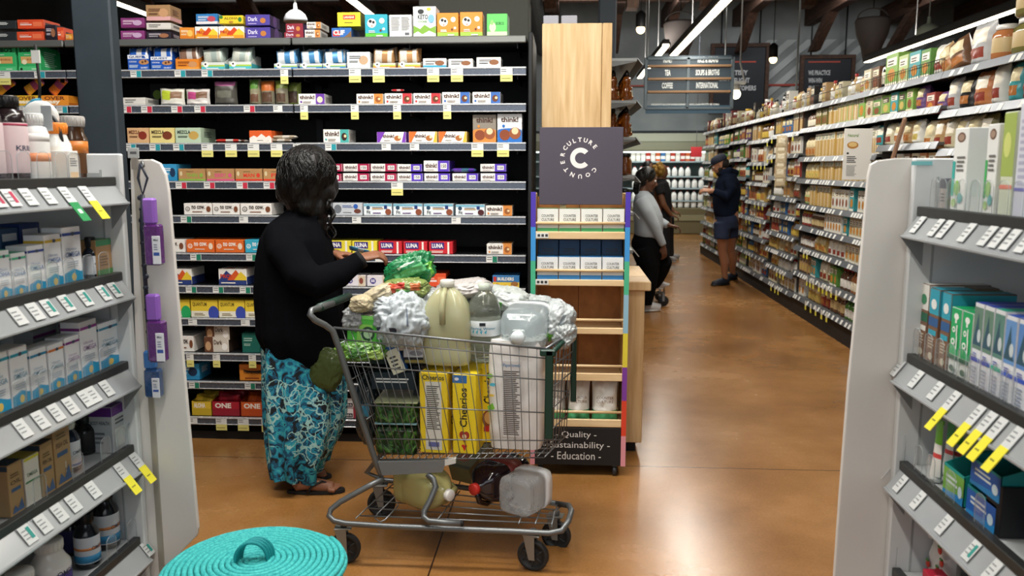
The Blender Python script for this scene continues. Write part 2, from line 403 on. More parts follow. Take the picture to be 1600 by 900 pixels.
# ---------------------------------------------------------------- wall boards with slogans
def wall_board(px0, py0, px1, py1, lines, label, ls, tx, ty0, dy, hh):
    Y = 20.7; a = at(px0, py0, Y=Y); b = at(px1, py1, Y=Y)
    t = empty('slogan_board', (0, 0, 0), label=label, cat='sign')
    mb = MB(); mb.box(a.x, Y, b.z, b.x, Y+.05, a.z, P('#171c22', .6), .01)
    mb.box(at(tx, ty0-14, Y=Y).x, Y-.012, at(tx, ty0-12, Y=Y).z, at(px1-8, 0, Y=Y).x, Y-.002, at(tx, ty0-14, Y=Y).z, P('#b0452f', .6))
    mb.build('board', t)
    mb = MB(); W = .09
    for q in ((a.x-W, a.z, b.x+W, a.z+W), (a.x-W, b.z-W, b.x+W, b.z), (a.x-W, b.z, a.x, a.z), (b.x, b.z, b.x+W, a.z)):
        mb.box(q[0], Y-.03, min(q[1], q[3]), q[2], Y+.06, max(q[1], q[3]), BEAM, .005)
    for X in (a.x+.15, b.x-.15): mb.tube([(X, Y+.02, a.z), (X, Y+.02, 5.59)], .02, BLACKM, 6)
    mb.build('frame', t)
    for i, (s, x1) in enumerate(zip(lines, ls)):
        mb = MB(); p = at(tx, ty0+dy*i, Y=Y); q = at(x1, ty0+dy*i+hh, Y=Y)
        mb.text(s, p.x, q.z, q.x, p.z, P('#c3c6c6', .6), y=Y-.012, bold=.03)
        mb.build('lettering', t)
wall_board(1117, 74, 1193, 172, ['WE SATISFY', 'AND DELIGHT', 'OUR CUSTOMERS'], 'dark hanging board reading WE SATISFY on the striped back wall', [1168, 1171, 1181], 1123, 110, 12, 7.5)
wall_board(1257, 92, 1326, 178, ['WE PRACTICE', 'WIN-WIN', 'SUPPLIER'], 'dark hanging board reading WE PRACTICE WIN-WIN on the back wall', [1297, 1284, 1292], 1263, 110, 12, 7.5)

# ---------------------------------------------------------------- light tracks
def track(i, tx, y0, y1, z, label):
    t = empty('track_light', (tx, y0, z), label=label, cat='light')
    L = y1-y0; mb = MB(); mb.box(-.05, 0, .03, .05, L, .1, P('#33312f', .5), .01)
    mb.box(-.065, 0, .0, -.05, L, .06, P('#3a3836', .5)); mb.box(.05, 0, 0, .065, L, .06, P('#3a3836', .5)); mb.build('housing', t)
    mb = MB(); seg = 1.45; y = L
    while y > 0:
        mb.box(-.045, max(0, y-seg+.06), -.005, .045, y, .03, glow('#fff0d2', 9.0)); y -= seg
    mb.build('diffuser', t)
    mb = MB(); n = max(2, int(L/2.4))
    for q in range(n): mb.tube([(0, L*(q+.5)/n, .1), (0, L*(q+.5)/n, 5.55-z)], .006, P('#9a9a9a', .5), 6)
    mb.build('cable', t)
TL = ['linear track light hung above the camera aisle', 'long bright track light hanging over the right aisle beside the category sign',
      'track light behind the snack wall, right of the white pendant', 'short track light behind the snack wall beside the dark column',
      'long track light above the right-hand shelving, reaching to the jars', 'far track light hanging above the milk case end of the aisle']
for i, ((tx, y0, y1, pw, tz), lb) in enumerate(zip(TRACKS, TL)): track(i, tx, y0, y1, tz, lb)

def pendant_can(px, py, Y, label, h=.26):
    p = at(px, py, Y=Y); t = empty('pendant_lamp', p, label=label, cat='lamp')
    mb = MB(); mb.lathe([(.05, .02), (.085, .05), (.085, h), (.03, h+.05)], P('#1b1d1f', .5), 16); mb.build('lamp_shade', t)
    mb = MB(); mb.sphere((0, 0, 0), .075, glow('#ffe0a0', 9), 12); mb.build('bulb', t)
    mb = MB(); mb.tube([(0, 0, h+.04), (0, 0, 5.55-p.z)], .008, BLACKM, 6); mb.build('cord', t)
pendant_can(1001, 46, 15, 'black can pendant lamp with a lit bulb above the honey shelves')
pendant_can(1208, 93, 17, 'black can pendant lamp lit in front of the striped wall')
def pendant_dome(px, py, Y, r, label, col, g=0):
    p = at(px, py, Y=Y); t = empty('pendant_lamp', p, label=label, cat='lamp')
    m = P(col, .4, 0, .0)
    mb = MB(); mb.lathe([(r, 0), (r*.98, r*.25), (r*.8, r*.62), (r*.45, r*.9), (r*.16, r*1.0), (r*.13, r*1.5), (r*.02, r*1.55), (r*.02, r*.95), (r*.4, r*.85), (r*.75, r*.58), (r*.93, r*.2), (r*.95, 0.01)], m, 24)
    mb.build('lamp_shade', t)
    mb = MB(); mb.sphere((0, 0, r*.35), r*.35, glow('#eef2ff' if g else '#fff2c8', g or 1.5), 12); mb.build('bulb', t)
    mb = MB(); mb.tube([(0, 0, r*1.5), (0, 0, 5.55-p.z)], .01, P('#8a8a86'), 6); mb.build('cord', t)
pendant_dome(462, 34, 7.2, .1, 'glowing white dome pendant above the top snack shelf', '#e8edf5', 9)
pendant_dome(1450, 56, 13, .18, 'pale green dome pendant above the right-hand track light', '#b9c3ae', 3)
def pendant_cone(px, py, Y, label):
    p = at(px, py, Y=Y); t = empty('air_diffuser', p, label=label, cat='vent')
    mb = MB(); mb.lathe([(.05, -.62), (.12, -.6), (.16, -.4), (.24, -.2), (.27, 0), (.25, .04), (.2, .02), (.0, .02)], P('#77706e', .6), 20); mb.build('cone', t)
    mb = MB(); mb.tube([(.24*math.cos(a), .0, .04+.16*math.sin(a)) for a in [PI*q/10 for q in range(11)]], .012, P('#66605c'), 6)
    mb.tube([(0, 0, .2), (0, 0, 5.55-p.z)], .008, BLACKM, 6); mb.build('cord', t)
pendant_cone(1063, 38, 14, 'grey cone-shaped fixture hanging above the category sign')
pendant_cone(1364, 33, 14, 'grey cone-shaped fixture hanging above the tall track light end')
# spot on a rail near the sign
t = empty('spot_lamp', at(1150, 132, Y=12), label='small spotlight with a bright bulb hanging right of the category sign', cat='lamp')
mb = MB(); mb.box(-.1, -.03, .0, .13, .03, .045, P('#c8c8c4', .4), .01); mb.tube([(.12, 0, .02), (.05, 0, .28), (.04, 0, 2)], .012, P('#c8c8c4'), 6); mb.build('arm', t)
mb = MB(); mb.sphere((0, 0, -.13), .07, glow('#fff0c8', 10), 12); mb.build('bulb', t)
mb = MB(); mb.lathe([(.03, -.1), (.06, -.06), (.05, .0)], P('#99958c'), 12); mb.build('lamp_shade', t)
for px, Y in ((1245, 11.5), (1133, 10.0)):
    pass
# ---------------------------------------------------------------- hanging category sign
Y = 10.0
t = empty('category_sign', (0, 0, 0), label='hanging category board listing honey, tea and coffee above the right aisle', cat='sign')
a = at(1010, 90, Y=Y); b = at(1143, 160, Y=Y); c = at(1075, 120, Y=Y).x
FR = P('#4c565c', .45, .3)
mb = MB()
for x in (a.x, c, b.x): mb.box(x-.018, Y-.02, b.z-.07, x+.018, Y+.02, a.z, FR, .003)
mb.box(a.x, Y-.02, a.z-.03, b.x, Y+.02, a.z, FR, .003); mb.box(a.x, Y-.02, b.z-.08, b.x, Y+.02, b.z-.05, FR, .003)
mb.build('frame', t)
rows = [('HONEY', 'RICE & BEANS'), ('TEA', 'SOUPS & BROTHS'), ('COFFEE', 'INTERNATIONAL')]
TXT = P('#d0d4d2', .6)
for i, (l, r) in enumerate(rows):
    y0 = 96+i*19; zt = at(0, y0, Y=Y).z; zb = at(0, y0+14, Y=Y).z; zw = at(0, y0+17.5, Y=Y).z
    mb = MB(); mb.box(a.x+.02, Y-.01, zb, b.x-.02, Y+.01, zt, P('#27353f', .5)); mb.build('name_panel', t)
    mb = MB(); mb.box(a.x+.02, Y-.04, zw, b.x-.02, Y+.04, zb, P('#7d6044', .7), .004); mb.build('wood_ledge', t)
    mb = MB(); wl = (1040-len(l)*.9*2.0, 1040+len(l)*.9*2.0+6)
    cl = 1046; hw = len(l)*1.35+.5; mb.text(l, at(cl-hw, 0, Y=Y).x, zb+.025, at(cl+hw, 0, Y=Y).x, zt-.015, TXT, y=Y-.013, bold=.03); mb.build('lettering', t); mb = MB()
    cr = 1109; hw = len(r)*1.3+.5; mb.text(r, at(cr-hw, 0, Y=Y).x, zb+.025, at(cr+hw, 0, Y=Y).x, zt-.015, TXT, y=Y-.013, bold=.03)
    mb.build('lettering', t)
p0 = at(1009, 165, Y=Y); p1 = at(1141, 177, Y=Y)
mb = MB(); mb.box(p0.x, Y-.01, p1.z, p1.x, Y+.01, p0.z, P('#234052', .5)); mb.build('lower_panel', t)
mb = MB()
mb.text("WE DON'T ALLOW HYDROGENATED FATS, HIGH FRUCTOSE CORN", at(1021, 0, Y=Y).x, at(0, 170.3, Y=Y).z, at(1129, 0, Y=Y).x, at(0, 167, Y=Y).z, TXT, y=Y-.012); mb.build('lettering', t); mb = MB()
mb.text("SYRUP OR ARTIFICIAL SWEETENERS IN ANY FOOD WE SELL", at(1027, 0, Y=Y).x, at(0, 175.3, Y=Y).z, at(1122, 0, Y=Y).x, at(0, 172, Y=Y).z, TXT, y=Y-.012)
mb.build('lettering', t)
mb = MB()
for px in (1012, 1133): x = at(px, 90, Y=Y).x; mb.tube([(x, Y, a.z), (x, Y, 5.55)], .007, P('#a8adb0'), 6)
mb.build('cable', t)
# thin rods from the ceiling
mb = MB(); p = at(1244, 140, Y=11); mb.tube([(p.x, 11, 2.2), (p.x, 11, 5.6)], .012, P('#8d9291'), 6)
mb.build('conduit_rod', label='thin grey rod dropping from the ceiling behind the right-hand shelving', cat='rod')

# ---------------------------------------------------------------- dark column
x0 = at(116, 100, Y=3.55).x; x1 = at(177, 100, Y=3.55).x
mb = MB(); mb.box(x0, 3.55, 0, x1, 3.62, 5.6, ramp_mat('slate_column', [(.3, '#222c33'), (.7, '#2b363e')], (2, 2, 2), 3, 5, .6), .008); trim(mb)
mb = MB()
for i in range(12): mb.box(-1.0, 5.75, i*.45, at(826, 30, Y=5.7).x, 6.1, i*.45+.43, P('#55564f', .85), .01)
mb.build('column_block_pier', label='grey concrete block pier standing behind the snack shelving', cat='column').location = (0, 0, 0)
# ---------------------------------------------------------------- milk case at the far end
YC = 19.8
t = empty('dairy_case', (0, 0, 0), label='long open refrigerated milk case across the far end of the aisle', cat='refrigerator')
xa, xb = -1.5, 4.2
zc = lambda py: at(1070, py, Y=YC).z
mb = MB(); mb.box(xa, YC, 0, xb, YC+1.0, zc(325), P('#6a6144', .5), .02); mb.box(xa, YC-.02, zc(345), xb, YC, zc(336), P('#8b8566', .4), .005)
mb.box(xa, YC+.95, zc(325), xb, YC+1, zc(236), P('#9fb0ad', .5)); mb.build('body', t)
mb = MB(); mb.box(xa, YC-.1, zc(236), xb, YC+1, zc(222), P('#6d6d58', .5), .02); mb.box(xa, YC, zc(222), xb, YC+.9, zc(208), P('#8d8e7c', .6), .02); mb.build('canopy', t)
mb = MB(); mb.box(xa, YC+.02, zc(238.5), xb, YC+.1, zc(236.4), glow('#f2fff8', 2)); mb.build('lamp', t)
lv = [252, 275.5, 294, 313.5]
for py in lv:
    mb = MB(); mb.box(xa, YC+.05, zc(py)-.03, xb, YC+.9, zc(py), P('#a9bcc0', .35, .2), .004); mb.build('shelf', t)
def jug_mb():
    mb = MB(); mb.lathe([(.058, 0, P('#f2f2ec', .35)), (.068, .02), (.07, .13), (.055, .18), (.022, .225)], P('#f2f2ec', .35), 12, pw=3)
    mb.lathe([(.024, .225), (.024, .245)], P('#c84040', .4), 10); return mb
def box_jug(c): 
    mb = MB(); mb.box(-.05, -.05, 0, .05, .05, .2, P(c, .45), .006); mb.add([(-.05, -.05, .2), (.05, -.05, .2), (.05, .05, .2), (-.05, .05, .2), (-.05, 0, .24), (.05, 0, .24)], [(0, 1, 5, 4), (2, 3, 4, 5), (1, 2, 5), (3, 0, 4)], P(c, .45)); 
    mb.box(-.05, -.052, .05, .05, -.05, .12, P('#f4efe8')); return mb
proto = None; cart = {}
rnd = random.Random(3)
for li, py in enumerate(lv+[325]):
    z = zc(py); x = 1.45
    while x < 3.5:
        if li == 0:
            c = rnd.choice(['#c23a2a', '#f0ece6', '#c23a2a', '#d86a3a', '#e8e2da', '#3e7ab8'])
            if c not in cart:
                cart[c] = box_jug(c).build('juice_carton'); o = cart[c]
            else: o = copy_tree(cart[c])
            o.location = (x, YC+.16, z+.003); tag(o, {'#c23a2a': 'red', '#f0ece6': 'white', '#d86a3a': 'orange', '#e8e2da': 'cream', '#3e7ab8': 'blue'}[c]+' gable-top carton on the top shelf of the far milk case', 'carton', 'cartons on the top shelf of the milk case')
            x += .115
        else:
            if rnd.random() < .1 and li != 4: x += .16; continue
            if proto is None: proto = jug_mb().build('milk_jug'); proto.scale = (.92,)*3; o = proto
            else: o = copy_tree(proto)
            lb = ['', 'upper', 'middle', 'lower', 'lowest'][li]
            o.location = (x, YC+.14, z+.003); tag(o, 'white milk jug on the %s milk shelf of the far dairy case' % lb, 'jug', 'milk jugs on the %s shelf of the dairy case' % lb)
            x += .155
# small red poster by the case
mb = MB(); p = at(1088, 238, Y=19.0); mb.box(p.x-.12, 19, p.z-.1, p.x+.12, 19.02, p.z+.12, P('#a8262a', .5)); mb.tube([(p.x, 19.01, p.z+.12), (p.x, 19.01, 5.6)], .006, STEEL, 6)
mb.build('hanging_sign', label='small dark red sign hanging beside the milk case', cat='sign')
# ---------------------------------------------------------------- snack wall (black gondola across the front)
ORD = ['first', 'second', 'third', 'fourth', 'fifth', 'sixth', 'seventh', 'eighth', 'ninth', 'tenth', 'eleventh', 'twelfth', 'thirteenth', 'fourteenth', 'fifteenth', 'sixteenth', 'seventeenth', 'eighteenth']
YF = YB - .02
RT = [56, 105, 162, 223, 284, 338.5, 399, 451, 503, 559, 604, 661]   # rail tops at the right end of the wall
ZS = [at(822, y, Y=YF).z for y in RT]
xr = at(823, 300, Y=YF).x; sec = at(823, 160, Y=YF).x-at(459, 160, Y=YF).x
XS = [xr-3*sec, xr-2*sec, xr-sec, xr]
gon = empty('snack_shelving', (0, 0, 0), label='tall black wall of snack bar shelves behind the shopper', cat='shelving')
BK = P('#0a0b0c', .6); BK2 = P('#141618', .5)
DEEP = .46
mb = MB(); mb.box(XS[0], YB+DEEP+.02, 0, XS[3], YB+DEEP+.06, ZS[0]+.02, BK); mb.build('back_panel', gon)
mb = MB(); mb.box(XS[0], YB, 0, XS[3], YB+.02, ZS[11]-.09, BK2); mb.build('kick_board', gon)
for i, x in enumerate(XS[1:3]):
    mb = MB(); mb.box(x-.02, YB+DEEP-.02, 0, x+.02, YB+DEEP+.02, ZS[0], P('#23262a', .5)); mb.build('upright_post', gon)
mb = MB(); mb.box(xr+.006, YF-.0, 0, xr+.03, YB+DEEP+.06, ZS[0]+.02, BK2, .004); mb.build('end_panel', gon)
RAIL_D = P('#626975', .26, .5); LIP = P('#d6d9dc', .25, .4)
def price_tag(rail, px, n, kind, rw=24):
    """a paper tag clipped in the rail; kind Y = white over yellow, W = white, T/G/R = white with coloured corner"""
    z1 = ZS[n]-.004; x = at(px, RT[n], Y=YF).x
    w = .062; h = .036; mb = MB(); y = YF-.013
    if kind == 'Y': w = .064; h = .07
    if kind == 'y': w = .042; h = .075
    if kind == 'W': w = .05
    cut = .035 if kind in 'Yy' else h
    mb.box(0, -.001, -cut, w, 0, 0, P('#e8e8e4', .5))
    if kind in 'Yy': mb.box(0, -.0012, -h, w, 0, -cut, P('#e6de84', .5)); mb.poly([(.006, -.0016, -h*.8), (w-.01, -.0016, -h*.8), (w-.01, -.0016, -h*.76), (.006, -.0016, -h*.76)], P('#6a6438'))
    c = {'T': '#2a9aa6', 'G': '#1f7d62', 'R': '#c83048'}.get(kind)
    if c: mb.box(w*.56, -.0014, -h+.002, w-.002, -.0005, -.002, P(c, .5))
    for q in range(2): mb.poly([(.005, -.0018, -.009-q*.011), (w*.5, -.0018, -.009-q*.011), (w*.5, -.0018, -.006-q*.011), (.005, -.0018, -.006-q*.011)], P('#4c4c4c'))
    mb.build('price_tag', rail, loc=(x, y, z1))
rails = {}
for n in range(12):
    for s_ in range(3):
        x0, x1 = XS[s_]+.004, XS[s_+1]-.004
        mb = MB()
        if n == 0:
            mb.box(x0, YF-.0, ZS[0]-.02, x1, YB+DEEP, ZS[0], P('#3a3c3d', .5), .003)
        else:
            mb.box(x0, YF+.006, ZS[n]-.028, x1, YB+DEEP, ZS[n], BK2, .002)
        for b_ in range(3): mb.box(x0+.05+b_*(x1-x0-.1)/2, YF+.02, ZS[n]-.06, x0+.055+b_*(x1-x0-.1)/2, YB+DEEP-.02, ZS[n]-.028, BK2)
        sh = mb.build('shelf', gon)
        mb = MB()
        if n == 0:
            mb.box(x0, YF-.014, ZS[0]-.036, x1, YF-.001, ZS[0]+.002, P('#80827f', .38, .6), .005)
        else:
            mb.box(x0, YF-.010, ZS[n]-.040, x1, YF+.004, ZS[n], RAIL_D, .002)
            mb.box(x0, YF-.014, ZS[n]-.007, x1, YF+.004, ZS[n]+.002, LIP, .002)
            mb.box(x0, YF-.014, ZS[n]-.043, x1, YF+.004, ZS[n]-.037, LIP, .002)
        rails[(n, s_)] = mb.build('price_rail', sh)
TAGS = {1: 'T205 T274 T316 y439 Y546 Y583 Y668 Y705 Y782', 2: 'R190 R222 R269 R305 R382 W428 y470 y549 y615 y693',
        3: 'T197 T235 T272 Y316 Y353 Y388 Y424 y459 T509 W597 W641 Y737 Y777', 4: 'R276 R320 R371 R413 Y612',
        5: 'G284 W375 W551 W706', 6: 'G299 G386 W560 W587 G760', 7: 'G292 G334 G376 W586 G631', 8: 'W296 W378 W600',
        9: 'y293 y334 y390', 10: 'G297 G384', 11: 'W297 Y339 Y373 y410'}
for n, s in TAGS.items():
    for q in s.split():
        px = float(q[1:]); x = at(px, RT[n], Y=YF).x
        price_tag(rails[(n, 2 if x > XS[2] else (1 if x > XS[1] else 0))], px, n, q[0])
for px, k in ((0, 'Y'), (55, 'T')): price_tag(rails[(1, 0)], px, 1, k)
price_tag(rails[(2, 0)], 32, 2, 'y'); price_tag(rails[(2, 0)], 90, 2, 'T')

# ---- package prints
def think(c, pic='#6a3a22', flip=0):
    return '#e9e6e0', {'F': [('r', .66, 0, 1, 1, c), ('e', .82, .45, .11, pic, .3), ('e', .86, .5, .05, '#e8cfa0', .12), ('t', 'think!', .05, .5, .62, .86, '#4a2c20', .03), ('e', .1, .24, .04, c), ('l', .18, .12, .58, .34, 2, '#9a9088')], 'R': [('r', .1, .2, .9, .8, '#d8d2c8'), ('l', .15, .25, .8, .75, 5, '#8a8480')], 'T': [('r', .6, 0, 1, 1, c)]}
def think_p(c):    # double row cartons with a framed 150
    return '#ece8e4', {'F': [('r', .56, 0, 1, 1, c), ('r', .66, .22, .92, .78, '#f2efe8'), ('t', '150', .69, .34, .89, .68, '#302838'), ('t', 'think!', .06, .36, .52, .76, '#55382e', .03), ('l', .08, .14, .4, .24, 1, '#b0a8a0')], 'R': [('r', 0, 0, 1, 1, c)], 'T': [('r', .56, 0, 1, 1, c)]}
def think_d(c, c2):
    return '#f0ece6', {'F': [('p', [(0, 0), (.08, 0), (.28, 1), (0, 1)], c), ('p', [(.86, 0), (1, 0), (1, 1), (.95, 1)], c2), ('e', .72, .4, .12, '#b06a34', .26), ('e', .78, .5, .05, '#f0dcae'), ('t', 'think!', .2, .45, .6, .78, '#50302a', .03), ('l', .24, .16, .55, .3, 1, '#a0988e')], 'R': [('r', 0, 0, 1, 1, c2)], 'T': [('r', 0, 0, 1, 1, c)]}
def think_tall(top, low):
    return top, {'F': [('r', 0, 0, 1, .42, low), ('e', .5, .42, .5, low, .08), ('e', .3, .26, .22, '#8a4526'), ('e', .72, .32, .24, '#9a5630'), ('e', .72, .4, .14, '#ecd0a4'), ('t', 'think!', .14, .72, .86, .9, '#4a2e24', .03), ('e', .25, .58, .06, low)], 'R': [('r', 0, 0, 1, .5, low)]}
def nocow(base='#eee9e2', art='#7a4a30', txt='#453a34'):
    return base, {'F': [('e', .13, .5, .085, txt), ('e', .13, .5, .06, base), ('e', .135, .48, .035, txt), ('e', .14, .48, .02, base), ('t', 'no cow.', .28, .5, .76, .8, txt, .03), ('l', .3, .22, .7, .36, 1, art), ('e', .89, .5, .08, art, .26)], 'R': [('r', 0, 0, 1, 1, base)]}
def probar(hill='#e89a26', c2='#d84a1e'):
    return '#f0ece4', {'F': [('r', 0, 0, 1, .3, hill), ('p', [(0, .3), (.28, .9), (.5, .55), (.5, .3)], hill), ('p', [(.3, .3), (.62, .95), (.95, .3)], c2), ('p', [(.55, .3), (.8, .85), (1, .5), (1, .3)], '#e8c83a'), ('t', 'PRO!', .06, .42, .46, .68, '#c23a28', .04), ('l', .08, .1, .6, .22, 1, '#fff4e0')], 'R': [('r', 0, 0, 1, .5, hill)]}
def luna(c, b='#f0eae0'):
    return c, {'F': [('r', .08, .4, .64, .95, '#3a2a7a'), ('t', 'LUNA', .12, .5, .6, .86, '#f4f0ea', .04), ('r', .78, 0, .86, 1, b), ('l', .1, .1, .62, .3, 2, b)], 'R': [('r', 0, 0, 1, 1, c)]}
def fit(pic='#8a4a30'):
    return '#e6ebee', {'F': [('r', 0, .78, 1, 1, '#7ab4c8'), ('e', .15, .66, .07, '#2c4a64'), ('t', 'Fit', .1, .12, .24, .42, '#3a3a3a'), ('r', .3, .52, .7, .64, '#c0a07a'), ('l', .3, .68, .7, .76, 1, '#38688a'), ('r', .73, .56, .84, .86, '#28407a'), ('l', .32, .16, .7, .32, 1, '#6a4a7a'), ('e', .88, .3, .11, pic, .26)], 'R': [('r', 0, 0, 1, 1, '#b8cbd4')]}
def quantum(c='#3c4ea8'):
    return '#e9ca3e', {'F': [('r', 0, 0, 1, .36, '#ece6d4'), ('e', .85, .25, .2, c, .42), ('t', 'QUANTUM', .06, .62, .6, .88, '#5a4a20'), ('l', .12, .1, .55, .28, 2, '#8a7a50')]}
def quest(c='#1f58b8'):
    return c, {'F': [('r', 0, .74, 1, 1, '#eceef0'), ('t', 'QUEST', .06, .78, .8, .94, '#1c3e80', .03), ('e', .76, .52, .24, '#c08a5a', .17), ('e', .7, .52, .05, '#5a3420'), ('e', .84, .58, .05, '#5a3420'), ('t', 'COOKIE', .06, .5, .42, .6, '#e8eef6'), ('l', .06, .16, .5, .36, 3, '#cfe0f4'), ('t', 'QUEST', .6, .08, .95, .2, '#f0f4f8')], 'R': [('r', 0, 0, 1, 1, c)]}
def plain(base, c, txt=None, tc='#3a3430', pic=None):
    F = [('r', 0, 0, 1, .26, c)]
    if pic: F += [('e', .72, .5, .2, pic, .28)]
    F += [('t', txt, .08, .6, .6, .84, tc, .03)] if txt else [('l', .1, .6, .62, .82, 2, tc)]
    F += [('l', .1, .36, .5, .5, 2, tc)]
    return base, {'F': F, 'R': [('r', 0, 0, 1, .26, c), ('l', .2, .4, .8, .8, 4, tc)]}
def cow(base='#e08a2e', low='#9cc04a'):
    return base, {'F': [('r', 0, .0, 1, .18, low), ('e', .3, .62, .2, '#f2efe8'), ('e', .24, .7, .07, '#1d1d20'), ('e', .38, .66, .06, '#1d1d20'), ('e', .31, .5, .05, '#d8a090'), ('e', .76, .72, .12, '#f0e6c8'), ('e', .84, .36, .06, '#f2efe8'), ('e', .7, .3, .05, '#6a3a20'), ('l', .16, .2, .5, .32, 2, '#f4efe4'), ('l', .5, .04, .92, .14, 1, '#f4f0e0')], 'R': [('r', 0, 0, 1, .18, low), ('l', .2, .3, .8, .8, 5, '#f4e6d0')]}
def rx(bar='#d8482c', base='#b58a5a', txt='THIN'):
    return base, {'F': [('r', 0, 0, 1, .16, bar), ('t', txt, .3, .3, .72, .62, bar, .03), ('e', .1, .6, .05, '#d8c8a0', .2), ('e', .86, .46, .07, bar, .18), ('l', .3, .76, .6, .84, 1, '#8a6a40')], 'R': [('r', 0, 0, 1, .16, bar)]}
def bobo():
    return '#38b068', {'F': [('t', "BOBO'S", .08, .76, .9, .94, '#16341e', .04), ('r', .12, .3, .88, .58, '#d8a868'), ('t', 'BOBOS', .4, .42, .8, .5, '#a0582e'), ('e', .28, .36, .12, '#f0e2c0', .1), ('r', 0, 0, 1, .18, '#54c67e'), ('e', .12, .07, .06, '#16341e'), ('l', .6, .06, .94, .12, 1, '#e6f2e0'), ('l', .3, .64, .6, .68, 1, '#e6f2e0')], 'R': [('l', .2, .2, .8, .85, 8, '#bfe6c8')]}
def easy(c='#e8912c'):
    return c, {'F': [('t', 'OVER', .1, .56, .88, .92, '#7a3a20', .03), ('t', 'easy', .1, .1, .7, .5, '#fff0d8', .05)], 'R': [('r', 0, 0, 1, .3, '#c86a1e')]}
def purple(c='#50439a', c2='#3a3080', t='Dark'):
    return c, {'F': [('t', t, .1, .4, .5, .8, '#e6e2f0', .02), ('e', .72, .45, .12, '#c07a3a', .25), ('l', .1, .14, .5, .26, 1, '#c8c0e6')], 'R': [('r', 0, 0, 1, 1, '#3a2450'), ('e', .5, .5, .2, '#6a4a8a')]}
def clifb():
    return '#2e68b0', {'F': [('r', .05, .15, .42, .7, '#c83a34'), ('t', 'CLIF', .08, .28, .66, .78, '#f2ece4', .04), ('p', [(.6, 0), (1, 0), (1, .7), (.8, .3)], '#7a5a34')], 'R': [('r', 0, 0, 1, 1, '#254e88')]}
def lara():
    return '#e8d630', {'F': [('r', .24, .5, .78, .82, '#c8342c'), ('t', 'LARABAR', .28, .58, .74, .74, '#f2ead0'), ('l', .3, .24, .7, .36, 1, '#7a6a20')], 'R': [('r', 0, 0, 1, 1, '#7a7238')]}
def nutri():
    return '#e2e2e0', {'F': [('l', .08, .3, .48, .92, 12, '#55585a'), ('l', .55, .3, .93, .92, 12, '#55585a'), ('r', .7, .08, .9, .2, '#606468')]}
def keto():
    return '#e4e6e4', {'F': [('p', [(0, 0), (1, 0), (1, .36), (.75, .28), (.5, .4), (.3, .26), (0, .38)], '#7aa83a'), ('p', [(0, 0), (1, 0), (1, .1), (.7, .2), (.4, .08), (.2, .18), (0, .1)], '#eef0ec'), ('t', 'KETO', .2, .58, .66, .74, '#3c4244', .03), ('t', 'COOKIE', .2, .47, .6, .54, '#4c8a3a'), ('e', .34, .84, .14, '#2c2e30', .08), ('e', .8, .6, .14, '#7ab0d8', .14), ('e', .7, .92, .1, '#e8d83a', .05)], 'R': [('r', 0, 0, 1, .36, '#7aa83a')]}
def thunder():
    return '#d8842a', {'F': [('r', 0, .66, 1, 1, '#c8702a'), ('p', [(.1, .7), (.3, .5), (.9, .5), (.96, .7), (.6, .62), (.4, .62)], '#2a1a14'), ('t', 'THUNDERBIRD', .14, .42, .9, .6, '#20140e', .03), ('l', .2, .12, .8, .26, 1, '#8a3a1a')], 'T': [('r', .1, .2, .9, .9, '#3a3a3a')]}
def onep(c='#b02838'):
    return c, {'F': [('t', 'ONE', .14, .34, .6, .8, '#f0dede', .04), ('t', 'PLANT', .18, .12, .56, .26, '#f0c8c0'), ('e', .78, .45, .14, '#c87a3a', .25)], 'R': [('r', 0, 0, 1, 1, c)]}
def aloha():
    return '#e8cc2e', {'F': [('t', 'ALOHA', .2, .5, .8, .82, '#8a7418', .04), ('e', .88, .5, .08, '#3a7a34', .3), ('e', .08, .8, .08, '#3a7a34', .2), ('e', .5, .2, .1, '#b88430', .14)]}
def dband(c, band):
    return c, {'F': [('r', 0, .4, 1, .62, '#a8c848'), ('r', 0, 0, 1, .4, band), ('l', .2, .1, .8, .3, 1, '#f2f4f2'), ('e', .2, .7, .12, '#f2efe8'), ('e', .18, .74, .04, '#1c1c20')], 'R': [('r', 0, 0, 1, .4, band)]}
W_ = {}
